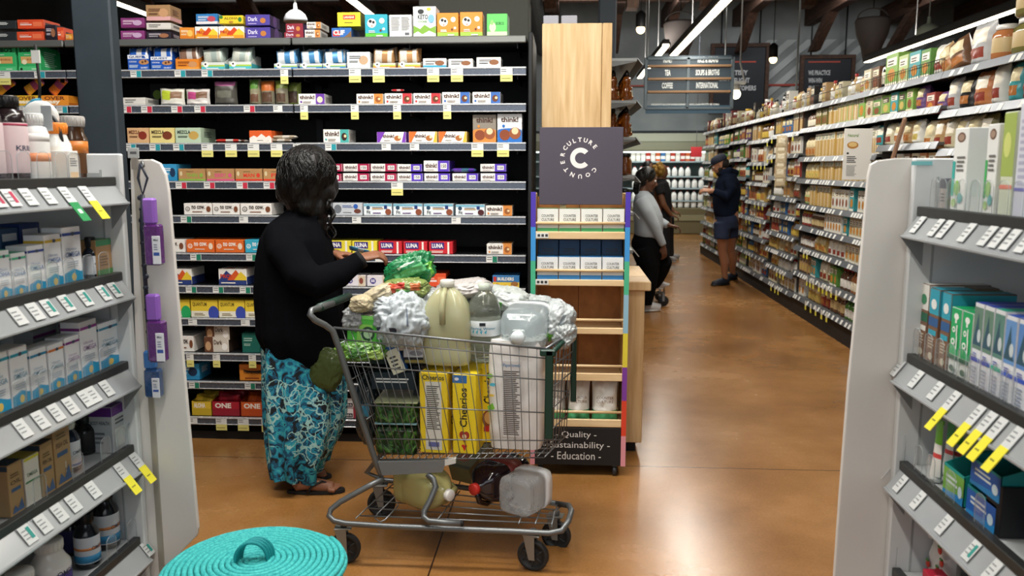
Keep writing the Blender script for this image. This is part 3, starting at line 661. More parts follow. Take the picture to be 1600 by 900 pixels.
TEMPL = dict(
 thO=think('#d88a40', '#9a5a2c'), thR=think('#c0343a'), thB=think('#3a6ab4'), thT=think('#4aa8a0', '#3a2018'), thP=think('#6a3aa0', '#efe0c0'),
 tpR=think_p('#a8204a'), tpV=think_p('#5a3ab8'), tdP=think_d('#7a3ab0', '#7a3ab0'), tdO=think_d('#e0702c', '#e8b83a'),
 ttG=think_tall('#8d8478', '#d88a3e'), ttB=think_tall('#e8e8e8', '#2a70c0'), ncW=nocow(), ncO=nocow('#df6a2a', '#f0d8c0', '#f6ece0'), ncT=nocow('#39a8c4', '#e6e0d8', '#f2f4f2'),
 pro=probar(), proB=probar('#2c3e7a', '#d85a2a'), luY=luna('#e8d63e'), luR=luna('#cc2a34'), fit=fit(), fitD=fit('#4a1c20'), qu=quantum(), quG=quantum('#2aa860'),
 qst=quest(), qsO=plain('#e08428', '#e89a38', None, '#7a3a18', '#c89060'), cow=cow(), cowT=cow('#2ca4b8', '#5ab83a'), rxG=rx('#8ab04a', txt='THIN'), rxP=rx('#d85a80', txt='BERRY'), rxM=rx('#d8402c', txt='MAN'), rxF=rx('#d8402c', txt='FIT'),
 bob=bobo(), eas=easy(), easY=easy('#e6b832'), drk=purple(), red=purple('#8a2434', '#6a1c28'), clf=clifb(), lar=lara(), nut=nutri(), ket=keto(), thu=thunder(), one=onep(), oneO=onep('#d8602a'), alo=aloha(),
 pnk=plain('#8a3a78', '#7a3068', None, '#f0d8e8', '#c8a8c8'), kft=plain('#a8845c', '#dca8a8', None, '#5a3424', '#c89a70'), wht=plain('#dedad2', '#d2cec6'), wdk=plain('#2a2430', '#221e28', None, '#e0d8e0', '#a06a4a'),
 org=plain('#e08a2a', '#d87a20', None, '#f6e6c8', '#f0c060'), blu=plain('#2f7ab8', '#e8e0e0', None, '#e8f0f8', '#c04a5a'), mdk=('#2c3032', {'F': [('l', .3, .5, .8, .85, 3, '#dfe2e0')], 'R': [('r', 0, 0, 1, 1, '#2c3032')]}), morg=('#e2532e', {'F': [('r', .1, .38, .55, .52, '#f0d8d0'), ('l', .1, .6, .5, .72, 1, '#f6c8b8'), ('r', .6, .25, .95, .75, '#f07a50')], 'R': [('r', .1, .3, .9, .7, '#3a2c2c')]}),
 trB=dband('#cfd6d8', '#3a80b8'), trO=dband('#d0c8b8', '#d88a3a'), trT=dband('#d8dcd6', '#4ab8c0'), trW=plain('#e4e4e0', '#c8d0cc', None, '#4a5054', '#c0a080'), wth=plain('#e9e7e2', '#f2f0ec', None, '#3a3c44', '#8a5a3a'), wtt=plain('#e9e7e2', '#3a9ab8', None, '#3a3c44', '#8a5a3a'),
 mzP=plain('#dcb080', '#dcb080', 'MEZCLA', '#6a3a20', '#8a3424'), mzY=plain('#e6d48a', '#e6d48a', 'MEZCLA', '#4a3a28', '#7a3c24'), mzG=plain('#bcd0b4', '#bcd0b4', 'MEZCLA', '#3c4a40', '#c8a458'), orgm=('#e0602a', {'F': [('r', 0, 0, 1, .4, '#efe8de'), ('p', [(0, .4), (.2, .6), (.35, .45), (.55, .75), (.75, .45), (.9, .6), (1, .4)], '#efe8de'), ('l', .35, .18, .65, .26, 1, '#3a3030')], 'R': [('r', 0, 0, 1, .4, '#e8d0c0')]}),
 bls=('#17181a', {'F': [('e', .25, .55, .16, '#7a9a3a'), ('t', 'pure', .48, .6, .9, .8, '#c8c8c0'), ('t', 'bliss', .48, .32, .9, .54, '#c8c8c0')]}), bil=('#3a78b0', {'F': [('r', 0, 0, 1, .45, '#e6c244'), ('r', .03, .5, .14, .9, '#c83a30'), ('t', 'BUILDERS', .18, .58, .8, .86, '#f2ede2', .04), ('e', .82, .3, .14, '#a06a34', .2), ('e', .16, .22, .08, '#c8a030', .14)], 'R': [('r', 0, 0, 1, 1, '#2a5888')]}),
 sil=('#c6cacf', {'F': [('e', .16, .5, .13, '#70747a', .36), ('l', .32, .62, .7, .86, 2, '#3a5a9a'), ('e', .78, .72, .08, '#3460b0'), ('e', .84, .34, .12, '#6a3c30', .18), ('l', .34, .2, .7, .3, 1, '#6a6a6a')]}),
 a88=('#e6dfe2', {'F': [('e', .25, .5, .13, '#3a2a80'), ('t', '88', .17, .36, .33, .66, '#f0ecf4'), ('r', .66, 0, 1, 1, '#d8c8b0'), ('e', .8, .5, .1, '#8a4a3a', .3)]}),
 brw=('#d8cfc2', {'F': [('r', 0, 0, .36, 1, '#6a4430'), ('e', .16, .4, .12, '#c8a078', .3), ('t', 'Dark', .4, .5, .74, .8, '#4a3428'), ('e', .84, .36, .12, '#f4efe8', .24)], 'R': [('r', 0, 0, 1, 1, '#4a3a30')], 'T': [('r', 0, 0, 1, 1, '#8a7868')]}), tel=plain('#1c6458', '#1c6458', None, '#a8c8b8'), lbl=plain('#3a98c8', '#2a88b8', None, '#e6eef4', '#203858'),
 tht=('#e2dcd8', {'F': [('r', 0, .1, .6, .5, '#2a2024'), ('t', "That's it.", .06, .2, .56, .44, '#f0ecea'), ('r', .64, 0, 1, 1, '#9a2c3c')], 'T': [('r', 0, 0, 1, 1, '#8a3040')]}), grn=('#5fc860', {'F': [('r', 0, 0, 1, .2, '#cfe6b4'), ('t', 'BOBOS', .44, .5, .84, .64, '#1e5a2c'), ('e', .28, .4, .16, '#eae0b4', .22), ('e', .25, .62, .08, '#8ad070', .12)], 'R': [('r', 0, 0, 1, 1, '#2f8a44')]}),
)
DESC = dict(thO='white and orange bar carton', thR='white and red bar carton', thB='white and blue bar carton', thT='white and teal bar carton', thP='white carton with purple end', tpR='white and crimson bar carton', tpV='white and violet bar carton',
 tdP='white carton with purple edges', tdO='white carton with orange edge', ttG='tall grey and orange carton', ttB='tall white and blue carton', ncW='white carton with swirl logo', ncO='orange carton with swirl logo', ncT='blue-green carton with swirl logo', pro='carton with orange mountain peaks', proB='carton with navy and orange peaks',
 luY='yellow carton with violet logo', luR='red carton with violet logo', fit='pale blue and white carton', fitD='pale blue carton, dark berries', qu='yellow carton with blue ball', quG='yellow carton with green ball', qst='blue open cookie carton', qsO='orange open cookie carton', cow='orange carton with cow face', cowT='teal carton with cow face',
 rxG='kraft carton with green stripe', rxP='kraft carton with pink stripe', rxM='kraft carton reading MAN', rxF='kraft carton reading FIT', bob='bright green snack carton', eas='orange oat bar carton', easY='yellow oat bar carton', drk='indigo bar carton', red='dark red bar carton', clf='blue carton with red logo', lar='yellow carton with red label', nut='white carton showing nutrition panel', ket='white and green keto carton', thu='orange carton with black bird',
 one='crimson bar carton', oneO='orange bar carton', alo='yellow carton with green leaves', pnk='plum-coloured carton', kft='kraft and pink carton', wht='plain white carton', wdk='dark carton with pale print', org='plain orange carton', blu='blue fruit bar carton', mdk='black and orange carton', morg='orange-red carton', trB='clear-wrapped tray with blue band', trO='clear-wrapped tray with orange band', trT='open tray with aqua band', trW='white carton with raised lid', wth='white cookie bar carton', wtt='white cookie carton, teal foot',
 mzP='peach carton with red squares', mzY='pale yellow carton', mzG='pale mint carton', orgm='orange carton with white peaks', bls='black carton with green emblem', bil='blue and yellow carton', sil='silver-white protein carton', a88='white carton with purple dot', brw='brown and white coconut carton', tel='dark teal carton', lbl='sky blue carton', tht='white carton with black label', grn='light green carton')
# shelf index -> (x0, x1, ytop at the shelf front, template, ybase offset in px (stack), extra)
ROWS = {
0: [(-24, 24, 41, 'mdk'), (24, 66, 41, 'morg'), (-22, 23, 24, 'mdk', 18), (25, 66, 23, 'morg', 18), (68, 86, 31, 'wdk'), (87, 98, 35, 'morg'), (100, 112, 45, 'org'),
    (186, 224, 41, 'pnk'), (186, 224, 22, 'pnk', 18), (227, 266, 43, 'wdk'), (227, 266, 30, 'wht', 15), (226, 265, 3, 'kft', 28.5), (279, 302, 37, 'org'),
    (303, 339.5, 36, 'pro'), (304, 339, 17, 'blu', 22.5), (340, 380.5, 36, 'pro'), (341, 379, 20, 'alo', 22.5), (382, 422, 38, 'drk'), (382, 421, 19, 'drk', 19.5),
    (443, 474, 50, 'red'), (445, 473, 33, 'red', 7.5), (475, 500, 42.5, 'thO'), (478, 501, 31, 'thO', 14), (517, 549, 40, 'clf'), (526, 563, 17, 'lar', 16.5), (569, 605, 20, 'cowT'),
    (607, 643, 21, 'nut'), (644.5, 681, 9, 'ket'), (682, 716.5, 19, 'cow'), (718, 754, 18, 'cow'), (760, 793, 21, 'grn')],
1: [(-18, 22, 66, 'bob'), (25, 60, 66, 'bob'), (197, 231, 73, 'qst', 0, .75), (233, 268, 75, 'qst', 0, .7), (272, 310, 77, 'qsO', 0, .6), (312, 350, 82, 'trT', 0, .5), (356, 392, 81, 'trT', 0, .5),
    (427, 464, 91, 'trB', 0, .6), (467, 503, 91, 'trB', 0, .6), (505, 539, 91, 'trB', 0, .6), (541, 578, 79, 'trW'), (582, 618, 91, 'trO', 0, .6), (621, 657, 91, 'trO', 0, .6), (660, 697.5, 89.5, 'wtt'), (700, 739, 90.5, 'wth'), (744, 783, 88.5, 'wth')],
2: [(-18, 20, 145, 'easY'), (22, 61, 145, 'easY'), (63, 105, 145, 'eas'), (190, 226, 149, 'wht'), (232, 276, 122, 'bls', 0, 0, .2), (278, 322, 122, 'bls', 0, 0, .2), (465, 507, 144.5, 'thP'), (556, 598.5, 145, 'thO'), (600, 643.5, 144.5, 'thR'), (645, 688.5, 144.5, 'thR'), (690, 734, 143, 'thB'), (737.5, 782, 143, 'thB')],
3: [(197, 231, 198.5, 'mzP'), (232, 271, 198.5, 'mzY'), (272, 313, 198.5, 'mzG'), (388, 424, 203, 'orgm'), (504, 545, 201.5, 'thT'), (588, 634, 205.5, 'tdP'), (638, 683, 205, 'tdO'), (684.5, 729.5, 205, 'tdO'), (738, 775.5, 179, 'ttG'), (776.5, 816, 178, 'ttB')],
4: [(252, 275, 257, 'lbl'), (277, 320, 264, 'rxG'), (321, 365, 264, 'rxP'), (366.5, 409, 264, 'rxM'), (410, 452, 264, 'rxF'), (491, 533, 271.5, 'tpR'), (535, 576.5, 271, 'tpR'), (578, 619, 271, 'tpR'), (620, 660.5, 271, 'tpV'), (662, 703, 271, 'tpV'), (706, 747, 271, 'tpV'), (750, 792, 271, 'tpV'),
    (493, 534, 257.5, 'tpR', 14.5), (536, 576, 257, 'tpR', 14.5), (579, 619, 257.5, 'tpR', 14.5), (620, 659, 257, 'tpV', 14.5), (661, 702, 251.5, 'tpV', 14.5), (750, 791, 255.5, 'tpV', 14.5)],
5: [(286, 330, 319.5, 'ncW'), (331, 373, 319.5, 'ncW'), (374.5, 424, 319.5, 'ncW'), (474, 517, 318, 'sil'), (519, 566, 318, 'sil'), (567.5, 612, 319, 'fit'), (613.5, 660, 319, 'fit'), (661.5, 708, 320, 'fit'), (711, 757.5, 320, 'fitD'), (759, 800, 324, 'thO')],
6: [(244, 288, 378, 'ncW'), (290, 334, 378, 'ncO'), (335, 380, 378, 'ncO'), (381.5, 424, 377.5, 'ncT'), (507, 548, 378.5, 'luY'), (549.5, 589, 378.5, 'luY'), (590.5, 628, 379, 'luR'), (629.5, 667.5, 379, 'luR'), (669, 708, 379, 'luR'), (760, 800, 381.5, 'thO')],
7: [(262, 299, 425, 'proB'), (340, 385, 424.5, 'proB'), (538, 571, 433, 'a88'), (572.5, 610, 433, 'a88'), (664, 697, 429, 'morg'), (769, 812, 431, 'bil')],
8: [(256, 295.5, 475, 'quG'), (297, 339.5, 475, 'qu'), (340.5, 381.5, 475, 'qu'), (382.5, 424, 475, 'qu')],
9: [(268, 302, 533, 'ncW'), (318, 357, 533.5, 'brw'), (320, 358, 513.5, 'brw', 19.5), (377, 405, 527, 'tel')],
10: [(274, 311, 577, 'lbl'), (373, 415, 577, 'thu')],
11: [(534, 562, 644, 'tht'), (534, 562, 628, 'tht', 16.5), (560, 584, 643, 'thT')],
}
meshes = {}
def snack(name, mesh_key, build, loc, rz=0):
    if mesh_key in meshes:
        o = bpy.data.objects.new(name, meshes[mesh_key]); COL.objects.link(o); o.location = loc
    else:
        o = build().build(name, loc=loc); meshes[mesh_key] = o.data
    o.rotation_euler.z = rz; return o
def bar_mb(w=.13, h=.035, t=.018, col='#c8482c', c2='#e8e0d8'):
    mb = MB()
    def f(sgn):
        def g(u, v):
            e = max(0, 1-abs(2*v-1)**3); l = max(0, 1-abs(2*u-1)**8)
            return ((u-.5)*w, sgn*t*.5*(e*l)**.6, (v-.5)*h*(1-.12*math.sin(PI*u)))
        return g
    pf = lambda u, v: P(c2, .3, .2) if (u < .08 or u > .92 or .42 < u < .7) else P(col, .28, .1)
    mb.grid(f(-1), 14, 6, pf); mb.grid(f(1), 14, 6, pf); return mb
SN = ['top', 'second', 'third', 'fourth', 'fifth', 'sixth', 'seventh', 'eighth', 'ninth', 'tenth', 'eleventh', 'bottom']
rnd = random.Random(11)
for n, row in ROWS.items():
    base = sorted([r for r in row if len(r) < 5 or r[4] == 0], key=lambda r: r[0])
    L = [r for r in base if r[0] < 500]; R = [r for r in base if r[0] >= 500][::-1]
    for r in row:
        x0, x1, yt, key = r[:4]; st = r[4] if len(r) > 4 else 0; op = r[5] if len(r) > 5 else 0; back = r[6] if len(r) > 6 else 0
        mid = (x0+x1)/2
        xm = at(mid, RT[n], Y=YF).x
        yl = RT[n]+ (822-mid)*(at(300, 0, Y=YF).x*0)  # rail line is level in the world
        z0 = ZS[n]+.003
        a = at(x0, yt, Y=YF+.012+back); b = at(x1, yt, Y=YF+.012+back)
        # the height is read against the shelf line below the carton
        vx = at(mid, 450, Y=YF).x
        def ybase(): 
            d = Vector((vx, YF, ZS[n]))-Vector((0, 0, CAMH)); f = d.dot(FWD); return 450-FP*d.dot(UPV)/f
        yb = ybase(); ppm = FP/((Vector((vx, YF, ZS[n]))-Vector((0, 0, CAMH))).dot(FWD))
        off = RT[n]-yb
        h = (yb-st-(yt-off*1.0))/ppm if False else (RT[n]-st-yt)/ppm
        h = max(.03, h - .004); z0 += st/ppm + (.001 if st else 0)
        w = (b.x-a.x)-.003
        base_c, sp = TEMPL[key]; d = rnd.choice([.13, .15, .17, .19]) if h > .05 else .15
        cx = (a.x+b.x)/2; rz = rnd.uniform(-.03, .03) if not st else rnd.uniform(-.04, .02)
        o = snack('snack_carton', (key, round(w, 2), round(h, 2), op, d), lambda: carton_mesh(w, h, d, base_c, sp, open_front=op), (cx, YF+.016+back+abs(rz)*w/2, z0), rz)
        ds = DESC[key]
        if st:
            below = min(base, key=lambda q: abs((q[0]+q[1])/2-mid))
            lb = 'upper '+ds+', stacked above '
        else: below = r; lb = ds+', '
        if below in L: i = L.index(below); pos = ORD[i]+' from left'
        else: i = R.index(below); pos = (ORD[i]+' from right') if i else 'last at right'
        lb += '%s on the %s snack shelf' % (pos, SN[n])
        tag(o, lb, 'carton', 'cartons on the %s shelf of the snack wall' % SN[n])
        if op:   # wrapped bars standing in the open trays
            bc = {'qst': ('#2a60b8', '#e8e8ea'), 'qsO': ('#8a6a58', '#d8cfc8'), 'trT': ('#c8ccc0', '#a8b8b0'), 'trB': ('#d8dde0', '#4a88b8'), 'trO': ('#d6d0c4', '#b88a5a')}[key]
            nb = 4
            for q in range(nb):
                yy = YF+.03+q*(d-.04)/nb
                bo = snack('wrapped_bar', ('bar', key), lambda: bar_mb(.105, .075, .022, *bc), (cx+rnd.uniform(-.006, .006), yy, z0+h*.35+.046+q*.006), 0)
                bo.scale = (min(1, (w-.012)/.105), 1, 1); bo.rotation_euler = (rnd.uniform(-.25, .05), rnd.uniform(-.12, .12), 0)
                cnm = {'qst': 'blue and white', 'qsO': 'brown', 'trT': 'grey-green', 'trB': 'clear and blue', 'trO': 'clear and tan'}[key]
                tag(bo, '%s wrapped cookie in the tray %s on the second snack shelf' % (cnm, pos), 'cookie', 'wrapped cookies in the tray %s on the second shelf' % pos)
# loose pouches and bars lying on the shelves
def pouch_mb(w, h, d, col, paint=None, wr=.004, seed=0, rough=.3, flat=.0, mat=None):
    mb = MB(); sd = Vector((seed*3.1, seed*1.7, 0))
    def f(sgn):
        def g(u, v):
            e = max(0, 1-abs(2*u-1)**2.6)**.6; l = (max(0, 1-v**5))**.7*(min(1, v*7+.55) if not flat else max(0, 1-(1-v)**6))
            t = sgn*d/2*e*l
            nz = noise.noise(Vector((u*5, v*6, sgn))+sd)
            t += sgn*wr*nz*min(1, e*3)
            nar = 1-.09*e*math.sin(PI*v)
            return ((u-.5)*w*(1-.05*math.sin(PI*v)), t+d/2, v*h + .004*noise.noise(Vector((u*3, 7, seed)))*min(1, v*4))
        return g
    pf = (lambda u, v: paint(u, v) or (mat or P(col, rough))) if paint else (lambda u, v: mat or P(col, rough))
    mb.grid(f(-1), 16, 20, pf); mb.grid(f(1), 8, 10, mat or P(col, rough)); 
    return mb
def label_paint(*rects):
    def p(u, v):
        for (a, b, c, d_, col) in rects:
            if a <= u <= c and b <= v <= d_: return P(col, .35)
        return None
    return p
FILM = P('#d9dcd8', .15, 0, 0, 1.45, .55, .3)
def shelf_pouch(n, x0, x1, yt, col, lb, rects=(), back=0, d=.07, mat=None, seed=0, tilt=0):
    a = at(x0, yt, Y=YF+back); b = at(x1, yt, Y=YF+back)
    ppm = FP/((Vector((a.x, YF, ZS[n]))-Vector((0, 0, CAMH))).dot(FWD)); h = (RT[n]-yt)/ppm
    o = pouch_mb(b.x-a.x, h, d, col, label_paint(*rects), seed=seed, mat=mat).build('snack_pouch', loc=((a.x+b.x)/2, YF+.015+back, ZS[n]+.004))
    o.rotation_euler = (tilt, 0, 0); tag(o, lb, 'pouch', 'pouches on the third snack shelf'); return o
shelf_pouch(2, 243, 282, 136, '#d8d6c8', 'clear snack pouch with lime label before black carton, third snack shelf', [(.1, .3, .5, .85, '#b8c83a'), (.5, .4, .95, .8, '#8a6a50'), (.05, .0, .95, .22, '#e6e2da')], seed=1)
shelf_pouch(2, 284, 322, 137, '#d0cac4', 'clear snack pouch with pink label before black carton, third snack shelf', [(.1, .35, .5, .8, '#b84a80'), (.5, .4, .95, .8, '#7a5a44'), (.05, .0, .95, .25, '#e4dcd6')], seed=2)
shelf_pouch(2, 328, 365, 126, '#4e4c46', 'dark snack pouch with pink top strip on third snack shelf', [(.05, .82, .95, 1, '#c070a0'), (.2, .3, .8, .6, '#6a6a5e')], seed=3)
shelf_pouch(2, 384, 402, 122, '#8f8a70', 'narrow brown pouch right of the pink-topped pouch, third snack shelf', [(.1, .6, .9, .95, '#5a8a3a'), (.2, .1, .9, .4, '#6a4a38')], seed=4)
shelf_pouch(2, 402, 424, 124, '#7d7866', 'orange and brown granola pouch in the pouch row, third snack shelf', [(0, .55, 1, .95, '#b8642c'), (.15, .1, .9, .5, '#5a4232')], seed=5)
shelf_pouch(2, 425, 445, 124, '#85806c', 'grey-brown granola pouch with olive top, third snack shelf', [(0, .65, 1, 1, '#76843a'), (.15, .1, .9, .45, '#584436')], seed=6)
shelf_pouch(2, 444, 466, 126, '#7c8a44', 'olive green pouch leaning beside white purple-ended carton, third snack shelf', [(.1, .1, .8, .6, '#4a3a30')], seed=7, back=.06)
def loose(n, px, py, col, c2, lb, rot=(0, 0, 0), sc=1, back=.05):
    p = at(px, py, Y=YF+back)
    o = snack('wrapped_bar', ('lb', col, c2), lambda: bar_mb(.14, .04, .02, col, c2), (p.x, p.y, p.z)); o.rotation_euler = rot; o.scale = (sc,)*3
    tag(o, lb, 'snack bar'); return o
def on(n, px, col, c2, lb, dz=.014, rz=0, back=.05, dy=0):
    p = at(px, RT[n], Y=YF+back); o = loose(n, px, RT[n], col, c2, lb, (PI/2, 0, rz), 1, back); o.location.z = ZS[n]+dz; return o
on(3, 357, '#b8342c', '#d8d0c8', 'red wrapped bar lying flat on the fourth snack shelf', rz=.1, back=.04)
on(3, 371, '#5a3a30', '#b8b0a8', 'brown wrapped bar lying behind the red one, fourth snack shelf', rz=-.3, back=.12)
on(3, 437, '#8a7a68', '#cfc8bc', 'tan wrapped bar beside orange peak carton, fourth snack shelf', rz=.1, back=.04)
on(3, 446, '#b8a890', '#ddd6ca', 'beige wrapped bar lying on the tan bar, fourth snack shelf', dz=.034, rz=-.1, back=.05)
on(2, 622, '#c82c34', '#e8c8c8', 'red wrapped bar lying on the red-ended carton, third snack shelf', dz=.078, rz=.1, back=.05).scale = (.5, .5, .7)
on(4, 725, '#5a3a98', '#3a6a80', 'violet wrapped bar on a carton, fifth snack shelf', dz=.062, rz=-.1, back=.05)
on(6, 540, '#3c9ad0', '#e8e8ea', 'blue wrapped bar behind yellow cartons, seventh snack shelf', dz=.02, back=.2)
on(7, 372, '#c8642c', '#e8d8c8', 'orange wrapped bar on the navy peak carton, eighth snack shelf', dz=.086, rz=.15, back=.05)
# bagged bars on the bottom shelf
def heap(n, px0, px1, yt, c, c2, lb, txt=None):
    a = at(px0, yt, Y=YF); b = at(px1, yt, Y=YF); w = b.x-a.x
    ppm = FP/((Vector((a.x, YF, ZS[n]))-Vector((0, 0, CAMH))).dot(FWD)); h = (RT[n]-yt)/ppm
    sp = {'F': [('r', 0, 0, 1, .5, c2)]+([('t', txt, .1, .55, .7, .92, '#f4ece0', .04)] if txt else [])}
    o = carton_mesh(w, h*.72, .2, c, sp, open_front=.85).build('snack_carton', loc=((a.x+b.x)/2, YF+.016, ZS[n]+.003)); tag(o, lb+', open tray on the bottom snack shelf', 'carton')
    for q in range(3):
        bo = snack('wrapped_bar', ('hp', c), lambda: bar_mb(.13, .05, .022, c, c2), ((a.x+b.x)/2+rnd.uniform(-.01, .01), YF+.05+q*.05, ZS[n]+h*.66+q*.004))
        bo.rotation_euler = (rnd.uniform(-.5, .3), rnd.uniform(-.3, .3), rnd.uniform(-.2, .2)); bo.scale = (min(1, (w-.01)/.14),)*3
        tag(bo, 'wrapped bar lying in the %s on the bottom snack shelf' % lb, 'snack bar', 'bars in the '+lb)
heap(11, 297, 328, 625, '#e0bc38', '#c8a82c', 'yellow tray', 'ALOHA'); heap(11, 329, 372, 624, '#b02434', '#982030', 'crimson tray', 'ONE'); heap(11, 374, 418, 624, '#d8602a', '#c04e20', 'orange tray', 'ONE')
for q, (px, c, nm) in enumerate([(5, '#e0a032', 'yellow'), (50, '#e0a032', 'gold'), (88, '#e07a2a', 'orange')]):
    p = at(px, 138, Y=YF+.04); o = snack('wrapped_bar', ('ob', c), lambda: bar_mb(.12, .06, .02, c, '#a84a70'), (p.x, YF+.06, ZS[2]+.115)); o.rotation_euler = (0, -.6 if q != 2 else -.8, 0)
    tag(o, '%s wrapped oat bar standing up from the oat bar cartons left of column' % nm, 'snack bar')
# ---------------------------------------------------------------- wooden end cap and counter behind the coffee stand
YP = 4.62
p0 = at(832, 37, Y=YP); p1 = at(941, 37, Y=YP)
t = empty('end_cap_panel', (0, 0, 0), label='tall pale oak end panel beside the snack wall, behind the coffee stand', cat='panel')
mb = MB(); mb.box(xr+.075, YP, 0, p1.x, YP+.03, p0.z, OAK, .003); mb.build('front_board', t)
mb = MB(); mb.box(p1.x+.002, YP, 0, p1.x+.055, YP+.42, p0.z, OAK, .003); mb.build('side_board', t)
for px in ((849, 873), (877, 902)):
    a = at(px[0], 24, Y=YP+.06); b = at(px[1], 36, Y=YP+.06); mb = MB(); mb.box(a.x, YP+.06, p0.z-.02, b.x, YP+.1, a.z, P('#9a9aa2', .5), .004)
    mb.build('sign_holder', t)
# dark post with the blue-grey column behind the panel
a = at(936, 20, Y=6.2); b = at(968, 20, Y=6.2)
mb = MB(); mb.box(a.x, 6.2, 0, b.x-.02, 6.4, 5.6, P('#242c33', .6), .008); trim(mb)
# counter
YK = 4.42
a = at(1004.5, 600, Y=YK); cz = at(990, 440, Y=YK-.02).z
t = empty('oak_counter', (0, 0, 0), label='low oak counter with thick top at the aisle corner behind the coffee stand', cat='counter')
mb = MB(); mb.box(.0, YK, .06, a.x, YP-.02, cz-.05, OAK, .004); mb.build('body', t)
mb = MB(); mb.box(.0, YK-.02, cz-.05, a.x+.03, YP-.003, cz, OAK, .005); mb.box(p1.x+.06, YP-.003, cz-.05, a.x+.03, YP+.5, cz, OAK, .005); mb.build('counter_top', t)
mb = MB(); mb.box(p1.x+.06, YP, .06, a.x, YP+.46, cz-.051, OAK, .004); mb.build('side_body', t)
mb = MB(); mb.box(.0, YK+.04, 0, a.x-.03, YP-.02, .06, BLACKM); mb.build('plinth', t)
mb = MB(); mb.box(p1.x+.065, YP-.018, 0, a.x-.03, YP+.4, .058, BLACKM); mb.build('plinth', t)
# ---------------------------------------------------------------- coffee display stand
YS = 4.06
t = empty('coffee_stand', (0, 0, 0), label='wheeled coffee display stand with rainbow-striped side rails and round logo sign', cat='display stand')
xl = at(833, 320, Y=YS).x; xrr = at(981, 320, Y=YS).x; zt = at(0, 302, Y=YS).z
zy = lambda py: at(905, py, Y=YS).z
D_ = .30
# side boards with coloured stripes on the front edge
strp = [(300, 355, '#4a35a8'), (355, 408, '#3a8fd0'), (408, 460, '#48b088'), (460, 520, '#8ab4c8'), (520, 573, '#d8c83c'), (573, 625, '#7a3a98'), (625, 680, '#d8432a'), (680, 727, '#d8909a')]
for nm, xx in (('l', xl), ('r', xrr)):
    mb = MB(); mb.box(xx-.008, YS+.002, zy(727), xx+.010, YS+D_, zt, OAKL, .002)
    for y0, y1, c in strp: mb.box(xx-.011, YS-.002, zy(y1), xx+.013, YS+.004, zy(y0), P(c, .45)); 
    if nm == 'r':
        for y0, y1, c in strp: mb.box(xx+.010, YS+.004, zy(y1), xx+.013, YS+.03, zy(y0), P(c, .45))
    mb.build('side_rail', t)
mb = MB(); mb.box(xl+.012, YS+D_-.02, zy(660), xrr-.01, YS+D_, zt-.02, PLY); mb.box((xl+xrr)/2-.001, YS+D_-.021, zy(660), (xl+xrr)/2+.002, YS+D_-.02, zt-.03, P('#4a2c14', .8)); mb.build('back_board', t)
SH = [(362, 374, 349), (437, 447, 423), (512, 522, 500), (583, 595, 572), (655, 667, 644)]
for y0, y1, yd in SH:
    mb = MB(); mb.box(xl+.012, YS+.002, zy(y1), xrr-.010, YS+D_-.022, zy(y1)+.012, OAKL, .002); mb.box(xl+.012, YS-.002, zy(y1), xrr-.010, YS+.012, zy(y0), OAKL, .003); mb.build('shelf', t)
    mb = MB(); mb.tube([(xl+.01, YS+.006, zy(yd)), (xrr-.01, YS+.006, zy(yd))], .007, OAKL, 10); mb.build('dowel_rail', t)
mb = MB(); mb.box(xl+.012, YS, zy(727), xrr-.010, YS+D_, zy(668), P('#141314', .6), .003); mb.build('base_box', t)
mb = MB(); cxs = (xl+xrr)/2
for s, y0, y1, x0, x1 in (('- Quality -', 674, 686, 868, 932), ('- Sustainability -', 690, 703, 849, 953), ('- Education -', 706, 718, 861, 939)):
    mb = MB(); mb.text(s, at(x0, y0, Y=YS).x, zy(y1), at(x1, y0, Y=YS).x, zy(y0), P('#d8d4d0', .6), y=YS-.0012, bold=0); mb.build('base_lettering', t)
for xx, yy in ((xl+.04, YS+.03), (xrr-.04, YS+.03), (xl+.04, YS+D_-.04), (xrr-.04, YS+D_-.04)):
    w_ = MB(); w_.box(xx-.014, yy-.02, .05, xx+.014, yy+.02, zy(727)-.001, STEEL, .003); c = w_.build('caster', t)
    mb = MB(); mb.lathe([(.0, -.011), (.022, -.011), (.026, -.006), (.026, .006), (.022, .011), (0, .011)], P('#26282a', .4), 20, Tm((xx, yy-.004, .0265)) @ Matrix.Rotation(PI/2, 4, 'Y') @ Matrix.Rotation(0, 4, 'X'))
    mb.build('wheel', c)
# sign panel on top
a = at(843, 199, Y=YS+.02); b = at(971, 320, Y=YS+.02)
SG = P('#4a4450', .5)
mb = MB(); mb.box(a.x, YS+.01, b.z, b.x+.003, YS+.025, a.z, SG, .002); mb.box(a.x+.1, YS+.026, zy(345), a.x+.13, YS+.036, a.z-.05, OAKL); sg = mb.build('header_sign', t)
mb = MB(); lc = P('#e6e2df', .5)
ctr = at(907, 247, Y=YS); R0 = abs(at(907+27, 247, Y=YS).x-ctr.x); 
def arc_text(mb, s, a0, a1, R, hh, m, y):
    n = len(s)
    for i, ch in enumerate(s):
        an = math.radians(a0+(a1-a0)*i/(n-1)); _, _, gw, gh = glyph(ch, .03); k = hh/.73
        M = Matrix.Translation((ctr.x+R*math.sin(an), y, ctr.z+R*math.cos(an))) @ Matrix.Rotation(an, 4, 'Y')
        mb.text(ch, -gw*k/2, -hh/2, gw*k/2, hh/2, m, M, bold=.03)
arc_text(mb, 'CULTURE', -57, 52, R0*1.06, .021, lc, YS+.0095)
arc_text(mb, 'COUNTER', 130, 282, R0*1.06, .021, lc, YS+.0095)
